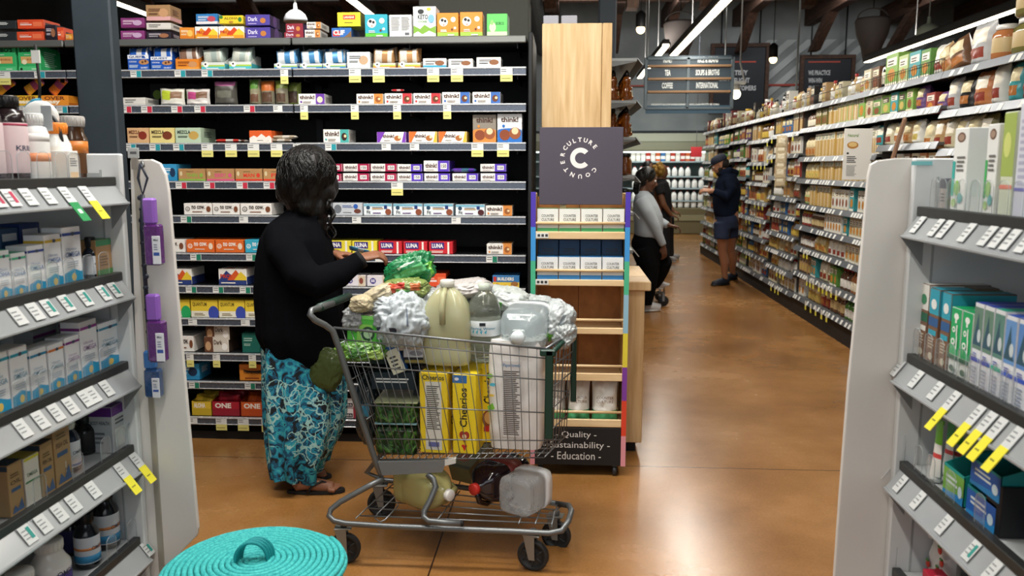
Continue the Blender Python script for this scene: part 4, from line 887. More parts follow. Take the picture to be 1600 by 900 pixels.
# the ring-shaped initial
pts = []; ro, ri = R0*.60, R0*.32
for i in range(25): an = math.radians(42+276*i/24); pts.append((ctr.x+ro*math.cos(an), ctr.z+ro*math.sin(an)))
for i in range(25): an = math.radians(318-276*i/24); pts.append((ctr.x+ri*math.cos(an), ctr.z+ri*math.sin(an)))
for i in range(24):
    q = [pts[i], pts[i+1], pts[48-i], pts[49-i]]; mb.poly([(x, YS+.0094, z) for x, z in q], lc)
mb.build('logo_print', sg)
# coffee cartons and bags on the stand
def coffee(base, low):
    return base, {'F': [('r', 0, 0, 1, .3, low), ('t', 'COUNTER', .2, .7, .8, .8, '#3a3836', .01), ('t', 'CULTURE', .2, .56, .8, .66, '#3a3836', .01), ('t', 'COFFEE', .38, .46, .62, .51, '#6a6866', 0), ('r', .08, .04, .92, .07, '#f4f6f4')], 'R': [('r', 0, 0, 1, .3, low)], 'T': [('r', 0, 0, 1, 1, low)]}
ppm = FP/4.02
def stand_row(sh, y0, cbase, low, nm, back=0, n=4):
    zb = zy(SH[sh][1])+.014; h = (SH[sh][1]-y0)/ppm-.03; W = (xrr-xl-.03)/4
    for i in range(n):
        x = xl+.018+W*(i+.5)
        bc, sp = coffee(cbase, low)
        o = snack('coffee_carton', ('cof', cbase, low, back > 0), lambda: carton_mesh(W-.004, h, .1, bc, sp), (x, YS+.016+back, zb+(0 if not back else .0)))
        tag(o, nm % ORD[i], 'carton', 'coffee cartons on the stand')
stand_row(0, 321, '#e2e4de', '#4ca868', 'white and green coffee carton, %s from left on the top shelf of the stand')
stand_row(1, 396, '#e0e3e4', '#3a86c8', 'white and blue coffee carton, %s from left on the second stand shelf')
zb = zy(447)+.014; W = (xrr-xl-.03)/4
for i in range(4):
    x = xl+.018+W*(i+.5); h0 = (447-396)/ppm-.03
    bc, sp = coffee('#1f4a70', '#183a5c')
    o = snack('coffee_carton', ('cofb',), lambda: carton_mesh(W-.004, h0+.075, .1, bc, sp), (x, YS+.13, zb)); tag(o, 'dark blue coffee carton behind the %s white and blue one, second stand shelf' % ORD[i], 'carton', 'dark blue coffee cartons on the stand')
for i, (px0, px1) in enumerate(((848, 883), (886, 922), (925, 966))):
    x0 = at(px0, 650, Y=YS).x; x1 = at(px1, 650, Y=YS).x
    def pt(u, v):
        if v < .3: return P('#4a9a68', .4)
        return None
    mb = pouch_mb(x1-x0, (667-597)/ppm-.01, .09, '#dcdad4', pt, wr=.012, seed=i+20, rough=.35)
    for s, z in (('COUNTER', .62), ('CULTURE', .52)): mb.text(s, -.042, z*.2, .042, z*.2+.014, P('#5a4038'), y=-.006, bold=0)
    o = mb.build('coffee_bag', loc=((x0+x1)/2, YS+.03, zy(667)+.014)); tag(o, 'white and green coffee bag, %s from left on the bottom stand shelf' % ORD[i], 'bag', 'coffee bags on the stand')
mb = MB(); 
for y0, y1, x0, x1 in ((364, 372, 838, 857), (437, 445, 837, 857)):
    mb = MB(); mb.box(at(x0, y0, Y=YS).x, YS-.006, zy(y1), at(x1, y0, Y=YS).x, YS-.003, zy(y0), P('#dcdcd8', .5))
    for q in range(3): mb.poly([(at(x0+2+q*6, y0, Y=YS).x, YS-.0065, zy(y1-2)), (at(x0+6+q*6, y0, Y=YS).x, YS-.0065, zy(y1-2)), (at(x0+6+q*6, y0, Y=YS).x, YS-.0065, zy(y0+2)), (at(x0+2+q*6, y0, Y=YS).x, YS-.0065, zy(y0+2))], P('#3a3a3a'))
    mb.build('price_tag', t)
# ---------------------------------------------------------------- honey shelves (end-on view)
XH = .46
hs = empty('honey_shelving', (0, 0, 0), label='aisle shelving with honey bottles seen end-on right of the oak end panel', cat='shelving')
mb = MB(); mb.box(-.1, 5.3, 0, -.05, 12, 2.25, P('#1c1d1f', .6)); mb.build('back_panel', hs)
mb = MB(); mb.box(-.04, 5.32, 0, XH-.02, 12, .12, P('#17181a', .6)); mb.build('base_deck', hs)
hz = [at(985, y, X=XH-.12, ).z for y in ()]
HZ = [2.22, 1.965, 1.74, 1.5, 1.27, 1.03, .78, .5]
for i, z in enumerate(HZ):
    mb = MB(); mb.box(-.05, 5.32, z-.02, XH-.03, 12, z, P('#8b8d8b', .4, .3), .002)
    mb.add([(-.05, 5.32, z-.02), (XH-.03, 5.32, z-.02), (-.05, 5.32, z-.12), (-.05, 5.326, z-.12), (XH-.03, 5.326, z-.02), (-.05, 5.326, z-.02)], [(0, 1, 2), (3, 4, 5), (0, 2, 3, 5), (1, 4, 3, 2)], P('#6a6c6a', .5))
    s = mb.build('shelf', hs)
    mb = MB(); mb.add([(XH-.03, 5.32, z+.003), (XH+.01, 5.32, z-.04), (XH+.01, 12, z-.04), (XH-.03, 12, z+.003), (XH-.032, 5.32, z-.001), (XH+.004, 5.32, z-.044), (XH+.004, 12, z-.044), (XH-.032, 12, z-.001)],
                      [(0, 1, 2, 3), (7, 6, 5, 4), (0, 4, 5, 1), (3, 2, 6, 7)], P('#9fa19f', .35, .4)); mb.build('price_rail', s)
AMB = P('#8a4a12', .12, 0, .55, 1.45, 1, .3)
def honey_bear():
    mb = MB()
    mb.lathe([(.001, 0), (.034, .004), (.038, .03), (.034, .07), (.026, .095), (.03, .11), (.032, .125), (.026, .145), (.014, .15), (.001, .151)], AMB, 16, sy=.85)
    for s in (-1, 1):
        mb.sphere((s*.024, -.005, .143), .009, AMB, 8); mb.sphere((s*.026, -.024, .075), .011, AMB, 8); mb.sphere((s*.022, -.03, .02), .013, AMB, 8)
    mb.box(-.02, -.035, .03, .02, -.0325, .06, P('#e6d8a0'), .001); return mb
def jar_amber():
    mb = MB(); mb.lathe([(.001, 0), (.04, .003), (.042, .02), (.042, .09), (.03, .11), (.03, .115), (.001, .116)], AMB, 18); return mb
i = 0
for z, kind in ((1.965, 'b'), (1.74, 'b'), (1.5, 'j'), (1.27, 'j'), (1.03, 'j'), (.78, 'j')):
    for j in range(7 if z > 1.4 else 4):
        for row_ in range(2 if kind == 'b' else 1):
            Y = 5.42+j*.1; X = XH-.085-row_*.085
            ref = 'honey_'+kind
            nm = 'honey_bottle' if kind == 'b' else 'preserve_jar'
            o = snack(nm, ref, honey_bear if kind == 'b' else jar_amber, (X, Y, z+.002), PI/2)
            if ref+'c' not in meshes:
                mb = MB(); mb.lathe([(.016, .15), (.017, .172), (.012, .178), (.006, .19), (0, .191)] if kind == 'b' else [(.034, .116), (.036, .118), (.036, .138), (.033, .14), (0, .14)], P('#151313', .35), 16); c = mb.build('cap', o); meshes[ref+'c'] = c.data
            else: c = bpy.data.objects.new('cap', meshes[ref+'c']); COL.objects.link(c); c.parent = o
            wh = {1.965: 'second', 1.74: 'third', 1.5: 'fourth', 1.27: 'fifth', 1.03: 'sixth', .78: 'seventh'}[z]
            tag(o, ('amber bear-shaped honey bottle with black cap' if kind == 'b' else 'dark amber preserve jar with black lid')+' on the %s shelf right of the oak panel' % wh, 'bottle' if kind == 'b' else 'jar', '%s honey shelf goods' % wh)
# ---------------------------------------------------------------- right-hand aisle shelving
XA = 2.45
BAYS = [(4.2, 5.76, [2.17, 1.915, 1.67, 1.43, .4]), (5.76, 6.85, [2.17, 1.955, 1.72, 1.5, .4]), (6.85, 9.1, [2.17, 1.95, 1.656, 1.433, 1.173, .95, .727, .462, .216]),
        (9.1, 10.4, [2.17, 1.93, 1.7, 1.45, 1.22, 1.02, .80, .595, .4, .2]), (10.4, 11.65, [2.17, 1.9, 1.62, 1.36, 1.12, .9, .66, .43, .2]), (11.65, 12.9, [2.17, 1.93, 1.68, 1.42, 1.15, .9, .66, .43, .2]),
        (12.9, 14.15, [2.17, 1.9, 1.62, 1.36, 1.1, .86, .6, .38, .2]), (14.15, 15.4, [2.17, 1.93, 1.66, 1.38, 1.12, .86, .6, .38, .2])]
BN = ['nearest', 'second', 'third', 'fourth', 'fifth', 'sixth', 'seventh', 'farthest']
YT = [(1166, 349), (1171, 351), (1188, 359), (1158, 368), (1163, 369), (1167, 393), (1172, 394), (1257, 397), (1262, 398), (1215, 414), (1220, 416), (1225, 418), (1262, 435), (1267, 437), (1272, 440), (1281, 445), (1287, 447), (1293, 450),
      (1300, 455), (1308, 458), (1206, 440), (1212, 443), (1217, 446), (1260, 472), (1268, 476), (1276, 480), (1285, 486), (1293, 490), (1178, 253), (1184, 254), (1190, 253), (1196, 252), (1200, 245), (1207, 243), (1200, 215), (1207, 214), (1216, 212), (1225, 210), (1180, 324), (1186, 325), (1192, 326), (1222, 283), (1229, 281), (1140, 300), (1146, 302), (1240, 206), (1172, 290)]
DKB = P('#2a2622', .7)
RB = P('#7c8087', .36, .5)
shelves_all = []
for bi, (y0, y1, zs) in enumerate(BAYS):
    g = empty('aisle_shelving', (0, 0, 0), label='%s section of the long right-hand grocery shelving' % BN[bi], cat='shelving')
    mb = MB(); mb.box(XA+.46, y0+.003, 0, XA+.5, y1-.003, 2.17, DKB); mb.build('back_panel', g)
    mb = MB(); mb.box(XA+.01, y0+.003, .0, XA+.455, y1-.003, zs[-1]-.05, P('#17181a', .6)); mb.build('base_deck', g)
    mb = MB()
    for yy in (y0+.012,): mb.box(XA+.05, yy-.005, 0.2, XA+.455, yy+.004, 2.15, P('#4a4742', .6))
    if bi >= 2: mb.build('divider_panel', g)
    for li, z in enumerate(zs):
        mb = MB(); mb.box(XA+.012, y0+.005, z-.022, XA+.455, y1-.005, z, P('#5c5d5c', .5, .2), .002)
        s = mb.build('shelf', g)
        mb = MB(); rh = .045
        A = [(XA+.01, y0+.004, z+.004), (XA-.012, y0+.004, z-rh), (XA-.012, y1-.004, z-rh), (XA+.01, y1-.004, z+.004), (XA+.014, y0+.004, z), (XA-.006, y0+.004, z-rh-.002), (XA-.006, y1-.004, z-rh-.002), (XA+.014, y1-.004, z)]
        mb.add(A, [(0, 3, 2, 1), (4, 5, 6, 7), (0, 1, 5, 4), (3, 7, 6, 2), (0, 4, 7, 3), (1, 2, 6, 5)], RB)
        yy = y0+.04; r2 = random.Random(bi*20+li)
        while yy < y1-.09:
            if r2.random() < .62: mb.add([(XA+.0065, yy, z-.004), (XA-.0122, yy, z-.042), (XA-.0122, yy+.05, z-.042), (XA+.0065, yy+.05, z-.004)], [(0, 3, 2, 1)], P('#e2e2de', .5), Matrix.Translation((-.0012, 0, 0)))
            yy += r2.choice([.07, .09, .12])
        s.name; r_ = mb.build('price_rail', s); shelves_all.append((bi, li, y0, y1, z, s))
        if li == 0 and bi > 0:
            mb = MB(); mb.tube([(XA+.012, y0+.01, z+.09), (XA+.012, y1-.01, z+.09)], .003, P('#3a3a3a', .4, .6), 5); n_ = int((y1-y0)/.04)
            for q in range(n_+1): yq = y0+.01+(y1-y0-.02)*q/n_; mb.tube([(XA+.012, yq, z+.001), (XA+.012, yq, z+.09)], .0016, P('#3a3a3a', .4, .6), 4)
            mb.build('wire_fence', s)
for px, py in YT:
    p = at(px, py, X=XA-.015)
    c = [q for q in shelves_all if q[2] <= p.y <= q[3]]
    if not c: continue
    q = min(c, key=lambda q: abs((q[4]-.05)-p.z))
    mb = MB(); mb.box(-.0008, 0, -.05, 0, .05, 0, P('#e8e8e2')); mb.box(-.001, 0, -.09, 0, .05, -.05, P('#e8e04a', .5)); mb.build('price_tag', q[5], loc=(XA-.0145, p.y, q[4]-.004))
# ---- goods
KCOL = {'cream': '#c9c0a2', 'golden yellow': '#c6a45c', 'orange': '#b87648', 'white': '#dedcd4', 'red': '#9c423a', 'green': '#5a8a3e', 'teal': '#3f9aa0', 'tan': '#b59468', 'brown': '#6a4a34', 'blue': '#3e6a9c', 'purple': '#6a4a80', 'pale green': '#b6c88a', 'black': '#222020', 'pink': '#c88a90', 'lime green': '#84ac50', 'dark red': '#702a2a', 'silver': '#b8babc', 'olive': '#7a7440'}
def g_carton(c, w=.1, h=.19, d=.1, k=0):
    base = KCOL[c]; a2 = ['#f0eade', '#e8dcc0', '#4a3a30'][k % 3]
    F = [('r', .1, .62, .9, .88, a2), ('l', .18, .66, .82, .84, 2, '#4a4038' if k % 3 != 2 else '#e8e0d0'), ('e', .5, .34, .3, ['#c8862e', '#8a4a26', '#c8b060'][k % 3], .2), ('r', 0, 0, 1, .1, a2)]
    return carton_mesh(w, h, d, base, {'F': F})
def g_pasta(c, w=.09, h=.2, d=.07, k=0):
    F = [('r', 0, .72, 1, 1, '#efe9d8'), ('r', .08, .06, .44, .66, '#c2995a'), ('r', .56, .06, .92, .66, '#cdae70'), ('l', .15, .76, .85, .94, 3, '#5a6a38'), ('r', .45, 0, .55, .72, '#f0ead8')]
    return carton_mesh(w, h, d, KCOL[c], {'F': F})
def g_pouch(c, w=.11, h=.19, d=.07, k=0):
    return pouch_mb(w, h, d, KCOL[c], label_paint((.12, .5, .88, .86, '#e8e2d2' if k % 2 else '#ddd0a8'), (.2, .14, .8, .4, ['#a86a34', '#8a3a2c', '#c8b464'][k % 3])), seed=k, wr=.008)
def g_jar(c, w=.08, h=.15, d=0, k=0):
    mb = MB(); r = w/2; lb = P(['#e4ddc8', '#c8b080', '#e8e6e0'][k % 3]); b = P(KCOL[c], .15, 0, 0, 1.45, 1, .4)
    mb.lathe([(.001, 0), (r*.9, .002), (r, h*.08), (r, h*.2, lb), (r*1.005, h*.21, lb), (r*1.005, h*.62), (r, h*.63), (r*.97, h*.74), (r*.72, h*.84), (r*.72, h*.86)], b, 14)
    mb.lathe([(r*.78, h*.85), (r*.8, h*.86), (r*.8, h*.99), (r*.75, h), (0, h)], P(['#c8a23a', '#e4e4e0', '#2a2a2a'][k % 3], .35, .2), 14); return mb
def g_bottle(c, w=.065, h=.22, d=0, k=0):
    mb = MB(); r = w/2; lb = P(['#e4ddc8', '#d8b850', '#e8e6e0'][k % 3]); b = P(KCOL[c], .12, 0, 0, 1.45, 1, .5)
    mb.lathe([(.001, 0), (r*.9, .002), (r, h*.04), (r, h*.12, lb), (r*1.01, h*.125, lb), (r*1.01, h*.48), (r, h*.485), (r*.98, h*.6), (r*.4, h*.76), (r*.34, h*.8), (r*.34, h*.88)], b, 14)
    mb.lathe([(r*.4, h*.86), (r*.42, h*.87), (r*.42, h*.99), (0, h)], P(['#202020', '#c8a23a', '#a02a2a'][k % 3], .35), 12); return mb
GB = {'carton': g_carton, 'pasta': g_pasta, 'pouch': g_pouch, 'jar': g_jar, 'bottle': g_bottle}
GN = {'carton': ('grocery_carton', 'carton'), 'pasta': ('pasta_carton', 'pasta pack'), 'pouch': ('grocery_pouch', 'pouch'), 'jar': ('food_jar', 'jar'), 'bottle': ('sauce_bottle', 'bottle')}
LO = ['top', 'second', 'third', 'fourth', 'fifth', 'sixth', 'seventh', 'eighth', 'ninth', 'tenth']
count = {}
def goods(kind, c, Y, z, w, h, bi, li, k=0, dx=0., extra='', lab=None, rz=0, d=.1):
    w = round(w, 2); h = round(h, 2); count[kind] = count.get(kind, 0)+1
    key = ('g', kind, c, w, h, k % 3, d if kind in ('carton', 'pasta', 'pouch') else 0)
    x = XA+.03+dx+(w/2 if kind in ('jar', 'bottle') else 0)
    o = snack(GN[kind][0], key, lambda: GB[kind](c, w, h, **({'d': d} if kind in ('carton', 'pasta', 'pouch') else {}), k=k), (x, Y, z+.002), -PI/2+rz)
    lb = lab or '%s %s in the row on the %s shelf of the %s right-aisle section' % (c, {'pasta': 'pasta pack', 'pouch': 'pouch', 'jar': 'food jar', 'bottle': 'sauce bottle', 'carton': 'carton'}[kind], LO[li], BN[bi])
    tag(o, lb, GN[kind][1], '%s goods on the %s shelf of the %s right-aisle section' % (c+' '+kind, LO[li], BN[bi])); return o
R3 = random.Random(21)
def fill(bi, li, plan):
    y0, y1, zs = BAYS[bi]; z = zs[li]; gap = (zs[li-1]-z-.03) if li else .25
    y = y0+.05; tot = sum(p[2] for p in plan); i = 0
    L = (y1-y0-.1)
    for kind, c, share, w, h, k in plan:
        n = max(1, int(L*share/tot/(w+.006))); hh = min(h, gap-.015)
        yy = y
        for q in range(n):
            goods(kind, c, yy+w/2, z, w, hh, bi, li, k, dx=R3.uniform(0, .012), rz=R3.uniform(-.05, .05)); yy += w+.006
        y += L*share/tot
# third section (the big pasta bay)
fill(2, 1, [('pasta', 'cream', 3, .1, .19, 0), ('pasta', 'golden yellow', 3, .1, .19, 0), ('carton', 'olive', 1.6, .08, .19, 1), ('bottle', 'brown', 1.6, .07, .2, 0)][::1])
fill(2, 2, [('pasta', 'white', 1.6, .09, .2, 0), ('pasta', 'cream', 1.5, .1, .22, 0), ('pasta', 'golden yellow', 3, .1, .22, 0), ('pouch', 'tan', 1.4, .11, .2, 0)])
fill(2, 3, [('pasta', 'cream', 1.4, .1, .18, 0), ('pasta', 'golden yellow', 3.4, .1, .18, 0), ('pouch', 'golden yellow', 1.6, .11, .17, 2)])
fill(2, 4, [('carton', 'white', 1.6, .08, .18, 0), ('carton', 'teal', .5, .1, .2, 0), ('carton', 'white', 1.6, .08, .18, 1), ('pasta', 'golden yellow', 2, .1, .2, 0), ('pouch', 'pale green', 1, .11, .19, 0)])
fill(2, 5, [('carton', 'lime green', .5, .1, .17, 0), ('carton', 'cream', 1.5, .08, .17, 0), ('carton', 'teal', .4, .1, .17, 0), ('carton', 'white', 1.8, .08, .17, 0), ('jar', 'brown', 1.3, .09, .14, 1), ('jar', 'red', 1, .09, .15, 0)])
fill(2, 6, [('carton', 'cream', 2, .09, .17, 0), ('pouch', 'white', 1.6, .11, .17, 1), ('pouch', 'golden yellow', 1.1, .11, .16, 0), ('jar', 'brown', 1.4, .09, .14, 2)])
fill(2, 7, [('bottle', 'orange', 1.6, .08, .21, 0), ('bottle', 'brown', 1, .08, .2, 2), ('carton', 'green', .6, .09, .18, 0), ('pouch', 'cream', 1.4, .12, .2, 1), ('carton', 'teal', .6, .09, .19, 0), ('carton', 'tan', 1.4, .09, .18, 2)])
fill(2, 8, [('jar', 'dark red', 1, .09, .18, 0), ('bottle', 'green', .8, .08, .2, 2), ('jar', 'brown', 1.2, .09, .18, 1), ('pouch', 'red', .9, .12, .2, 0), ('pouch', 'golden yellow', 1.4, .12, .2, 2), ('carton', 'white', .8, .1, .18, 0)])
pal = ['cream', 'golden yellow', 'orange', 'white', 'red', 'tan', 'brown', 'blue', 'purple', 'pale green', 'green', 'pink', 'teal', 'dark red', 'olive']
kinds = ['carton', 'pouch', 'jar', 'bottle', 'carton', 'pouch']
for bi in range(3, 8):
    for li in range(1, len(BAYS[bi][2])):
        plan = []
        for q in range(R3.choice([3, 4])):
            kd = R3.choice(kinds if li > 2 else ['carton', 'pouch', 'bottle', 'pasta']); w = {'carton': .12, 'pasta': .11, 'pouch': .13, 'jar': .1, 'bottle': .09}[kd]
            plan.append((kd, R3.choice(pal[:8] if bi < 5 else pal), R3.uniform(.7, 1.6), w, {'carton': .19, 'pasta': .2, 'pouch': .19, 'jar': .14, 'bottle': .2}[kd], R3.randrange(3)))
        fill(bi, li, plan)
# goods on top of the run (z 2.17)
for bi in range(2, 8):
    y0, y1, zs = BAYS[bi]; y = y0+.08
    while y < y1-.1:
        kd = R3.choice(['carton', 'bottle', 'jar', 'pouch', 'carton', 'bottle'] if bi < 5 else ['carton', 'jar', 'pouch']); w = {'carton': .12, 'jar': .11, 'pouch': .14, 'bottle': .08}[kd]
        goods(kd, R3.choice(['black', 'tan', 'cream', 'white', 'dark red', 'red']), y+w/2, 2.17, w, R3.choice([.16, .2, .24]), bi, 0, R3.randrange(3), dx=.03); y += w+R3.choice([.01, .03, .12])
# hand-placed goods in the two nearest sections
def near(kind, c, px0, px1, z, h, lab, li=0, k=0, dx=0., rz=0, d=.12):
    a = at(px0, 200, X=XA+.03+dx).y; b = at(px1, 200, X=XA+.03+dx).y; w = abs(a-b); Y = (a+b)/2
    return goods(kind, c, Y, z, max(.05, w-.004), h, 0 if Y < 5.76 else 1, li, k, dx, '', lab, rz, d)
T = 2.17
near('jar', 'olive', 1556, 1592, T, .20, 'large clear jar of green powder with white lid, lower of the stack on top shelf', k=1)
near('jar', 'olive', 1558, 1592, T+.204, .20, 'large clear jar of green powder with white lid, upper of the stack on top shelf', k=1)
near('jar', 'tan', 1593, 1625, T, .22, 'large tan jar with white lid at the picture edge, top shelf', k=1)
near('jar', 'tan', 1595, 1625, T+.224, .2, 'large tan jar with white lid stacked at the picture edge', k=1)
near('jar', 'orange', 1530, 1552, T, .2, 'pink salt jar with white lid left of the green powder jars', k=1)
near('pouch', 'silver', 1500, 1530, T, .25, 'crinkled silver pouch with dark lettering on the top right shelf', k=1)
near('pouch', 'brown', 1478, 1498, T, .21, 'brown pouch leaning left of the silver pouch on the top right shelf', k=0, rz=.2).rotation_euler.y = -.35
near('pouch', 'tan', 1466, 1482, T, .2, 'tan and white pouch slumped between leaning bags, top right shelf', k=0, rz=.2).rotation_euler.y = -.6
near('pouch', 'white', 1447, 1466, T, .2, 'white and green pouch right of the dark green carton, top right shelf', k=1)
near('carton', 'green', 1432, 1446, T, .19, 'dark green carton beside the sky blue one, top right shelf', k=0)
near('carton', 'teal', 1414, 1431, T, .2, 'sky blue carton left of the green one, top right shelf', k=0)
near('carton', 'pale green', 1398, 1412, T, .2, 'pale green carton left of the sky blue one, top right shelf', k=0)
near('carton', 'lime green', 1378, 1397, T, .24, 'cream and lime green carton by the wire fence, top right shelf', k=0)
near('bottle', 'black', 1370, 1377, T, .25, 'slim black bottle left of the lime carton, top right shelf', k=0)
near('carton', 'brown', 1358, 1369, T, .18, 'brown picture carton left of the slim black bottle, top right shelf', k=1)
near('carton', 'cream', 1345, 1356, T, .18, 'cream carton at the end of the top right shelf', k=0)
z = 1.915
near('pouch', 'white', 1540, 1556, z, .23, 'tall clear nut pouch with red label, second shelf near the jars', 1, 1)
near('pouch', 'orange', 1511, 1536, z, .21, 'clear pouch of brown nuts with green label, second shelf', 1, 1)
near('pouch', 'black', 1490, 1510, z, .2, 'dark pouch with orange print between silver and nut pouches', 1, 0)
near('pouch', 'silver', 1472, 1488, z, .21, 'silver snack pouch on the second right-hand shelf', 1, 1)
near('pouch', 'purple', 1458, 1470, z, .14, 'purple and blue pouch left of the silver one, second shelf', 1, 0)
near('carton', 'red', 1444, 1458, z, .14, 'bright red open display carton on the second right-hand shelf', 1, 0)
near('pouch', 'teal', 1565, 1584, 1.915, .22, 'teal and crimson popcorn pouch right of the nut pouches', 1, 0)
near('pouch', 'dark red', 1585, 1612, 1.915, .235, 'crimson popcorn pouch with teal print at the picture edge', 1, 1)
z = 1.955
for px0, px1, c, k_, kd, h in ((1425, 1436, 'purple', 0, 'pouch', .17), (1413, 1424, 'lime green', 1, 'carton', .16), (1401, 1412, 'green', 2, 'carton', .15), (1389, 1400, 'teal', 0, 'carton', .16), (1376, 1388, 'lime green', 2, 'carton', .15), (1362, 1374, 'green', 1, 'carton', .13), (1352, 1361, 'cream', 1, 'carton', .16)):
    near(kd, c, px0, px1, z, h, '%s %s with %s print in the second shelf row left of the red display' % (c, kd, ['brown', 'tan', 'dark'][k_]), 1, k_)
for i, (px0, px1, c, k_) in enumerate(((1440, 1455, 'cream', 0), (1456, 1470, 'tan', 1), (1471, 1488, 'cream', 1), (1489, 1505, 'white', 0), (1506, 1524, 'cream', 2), (1525, 1545, 'olive', 1))):
    near('pouch', c, px0, px1, 1.67, .2, 'tall %s pouch, %s from left above the white end cap, third shelf' % (c, ORD[i]), 2, k_)
for i, (px0, px1, c, k_) in enumerate(((1352, 1364, 'white', 1), (1366, 1378, 'teal', 1), (1380, 1392, 'cream', 1), (1394, 1406, 'white', 0), (1408, 1420, 'tan', 0), (1422, 1434, 'white', 2))):
    near('pouch', c, px0, px1, 1.72, .17, 'small %s pouch, %s from left on the third shelf beyond the tall pouches' % (c, ORD[i]), 2, k_)
for i in range(5):
    Y = 5.9+i*.14; goods('carton', ['tan', 'orange', 'cream', 'brown', 'white'][i], Y, 1.5, .11, .15, 1, 3, i, 0)
# green spined cereal cartons, end of second shelf of section three
for i in range(4): near('pasta', 'pale green', 1307+i*8, 1314.5+i*8, 1.95, .21, 'pale green pasta pack in the row beside the lime carton, second shelf', 1)
near('carton', 'lime green', 1340, 1349, 1.95, .22, 'lime green carton closing the pale green row, second shelf', 1)
# white information blade standing out from the shelf
a = at(1320, 201, Y=6.95); b = at(1343, 281, Y=6.95)
t = empty('shelf_blade_sign', (0, 0, 0), label='white card with a pasta bowl picture standing out from the right-hand shelving', cat='sign')
mb = MB(); mb.box(a.x, 6.95, b.z, XA-.001, 6.956, a.z, P('#e6e4de', .5), .0015); mb.build('card', t)
mb = MB(); cxp = (a.x+b.x)/2; H = a.z-b.z; W = b.x-a.x
draw(mb, [('t', 'Natural', .2, .84, .8, .9, '#7a9a5a'), ('e', .5, .68, .32, '#b8803a', .07), ('e', .5, .69, .24, '#e0c080', .045), ('e', .24, .52, .07, '#2a2a2a', .02), ('l', .2, .34, .8, .48, 4, '#4a4a4a'), ('l', .2, .08, .8, .3, 8, '#a8a8a4')], W, H, Matrix.Translation((cxp, 6.9495, b.z))); mb.build('print', t)
# strip of hanging packets
t = empty('clip_strip', (0, 0, 0), label='vertical strip of tan packets hanging between the third and fourth right sections', cat='display strip')
p = at(1222, 255, X=XA-.06)
mb = MB(); mb.box(p.x-.0, p.y-.01, p.z-.22, p.x+.05, p.y+.012, p.z+.28, P('#cfcac0', .5)); mb.build('strip', t)
for q in range(6):
    mb = pouch_mb(.12, .13, .03, '#b9a888', label_paint((.2, .4, .8, .8, '#d8ceb4')), seed=q); o = mb.build('packet', t, loc=(p.x-.03, p.y-.05+.004*(q % 2), p.z+.17-q*.085)); o.rotation_euler = (0, 0, -.5)
# hanging brown paper tool at the near section
mb = MB(); p = at(1405, 215, X=XA-.03); mb.box(-.012, -.02, -.22, .012, .02, .15, P('#8a6a54', .6), .01); o = mb.build('hanging_packet', loc=p, label='slim brown packet hanging at a slant above the white end cap', cat='packet'); o.rotation_euler = (.35, 0, .3)
print('GOODS', count)
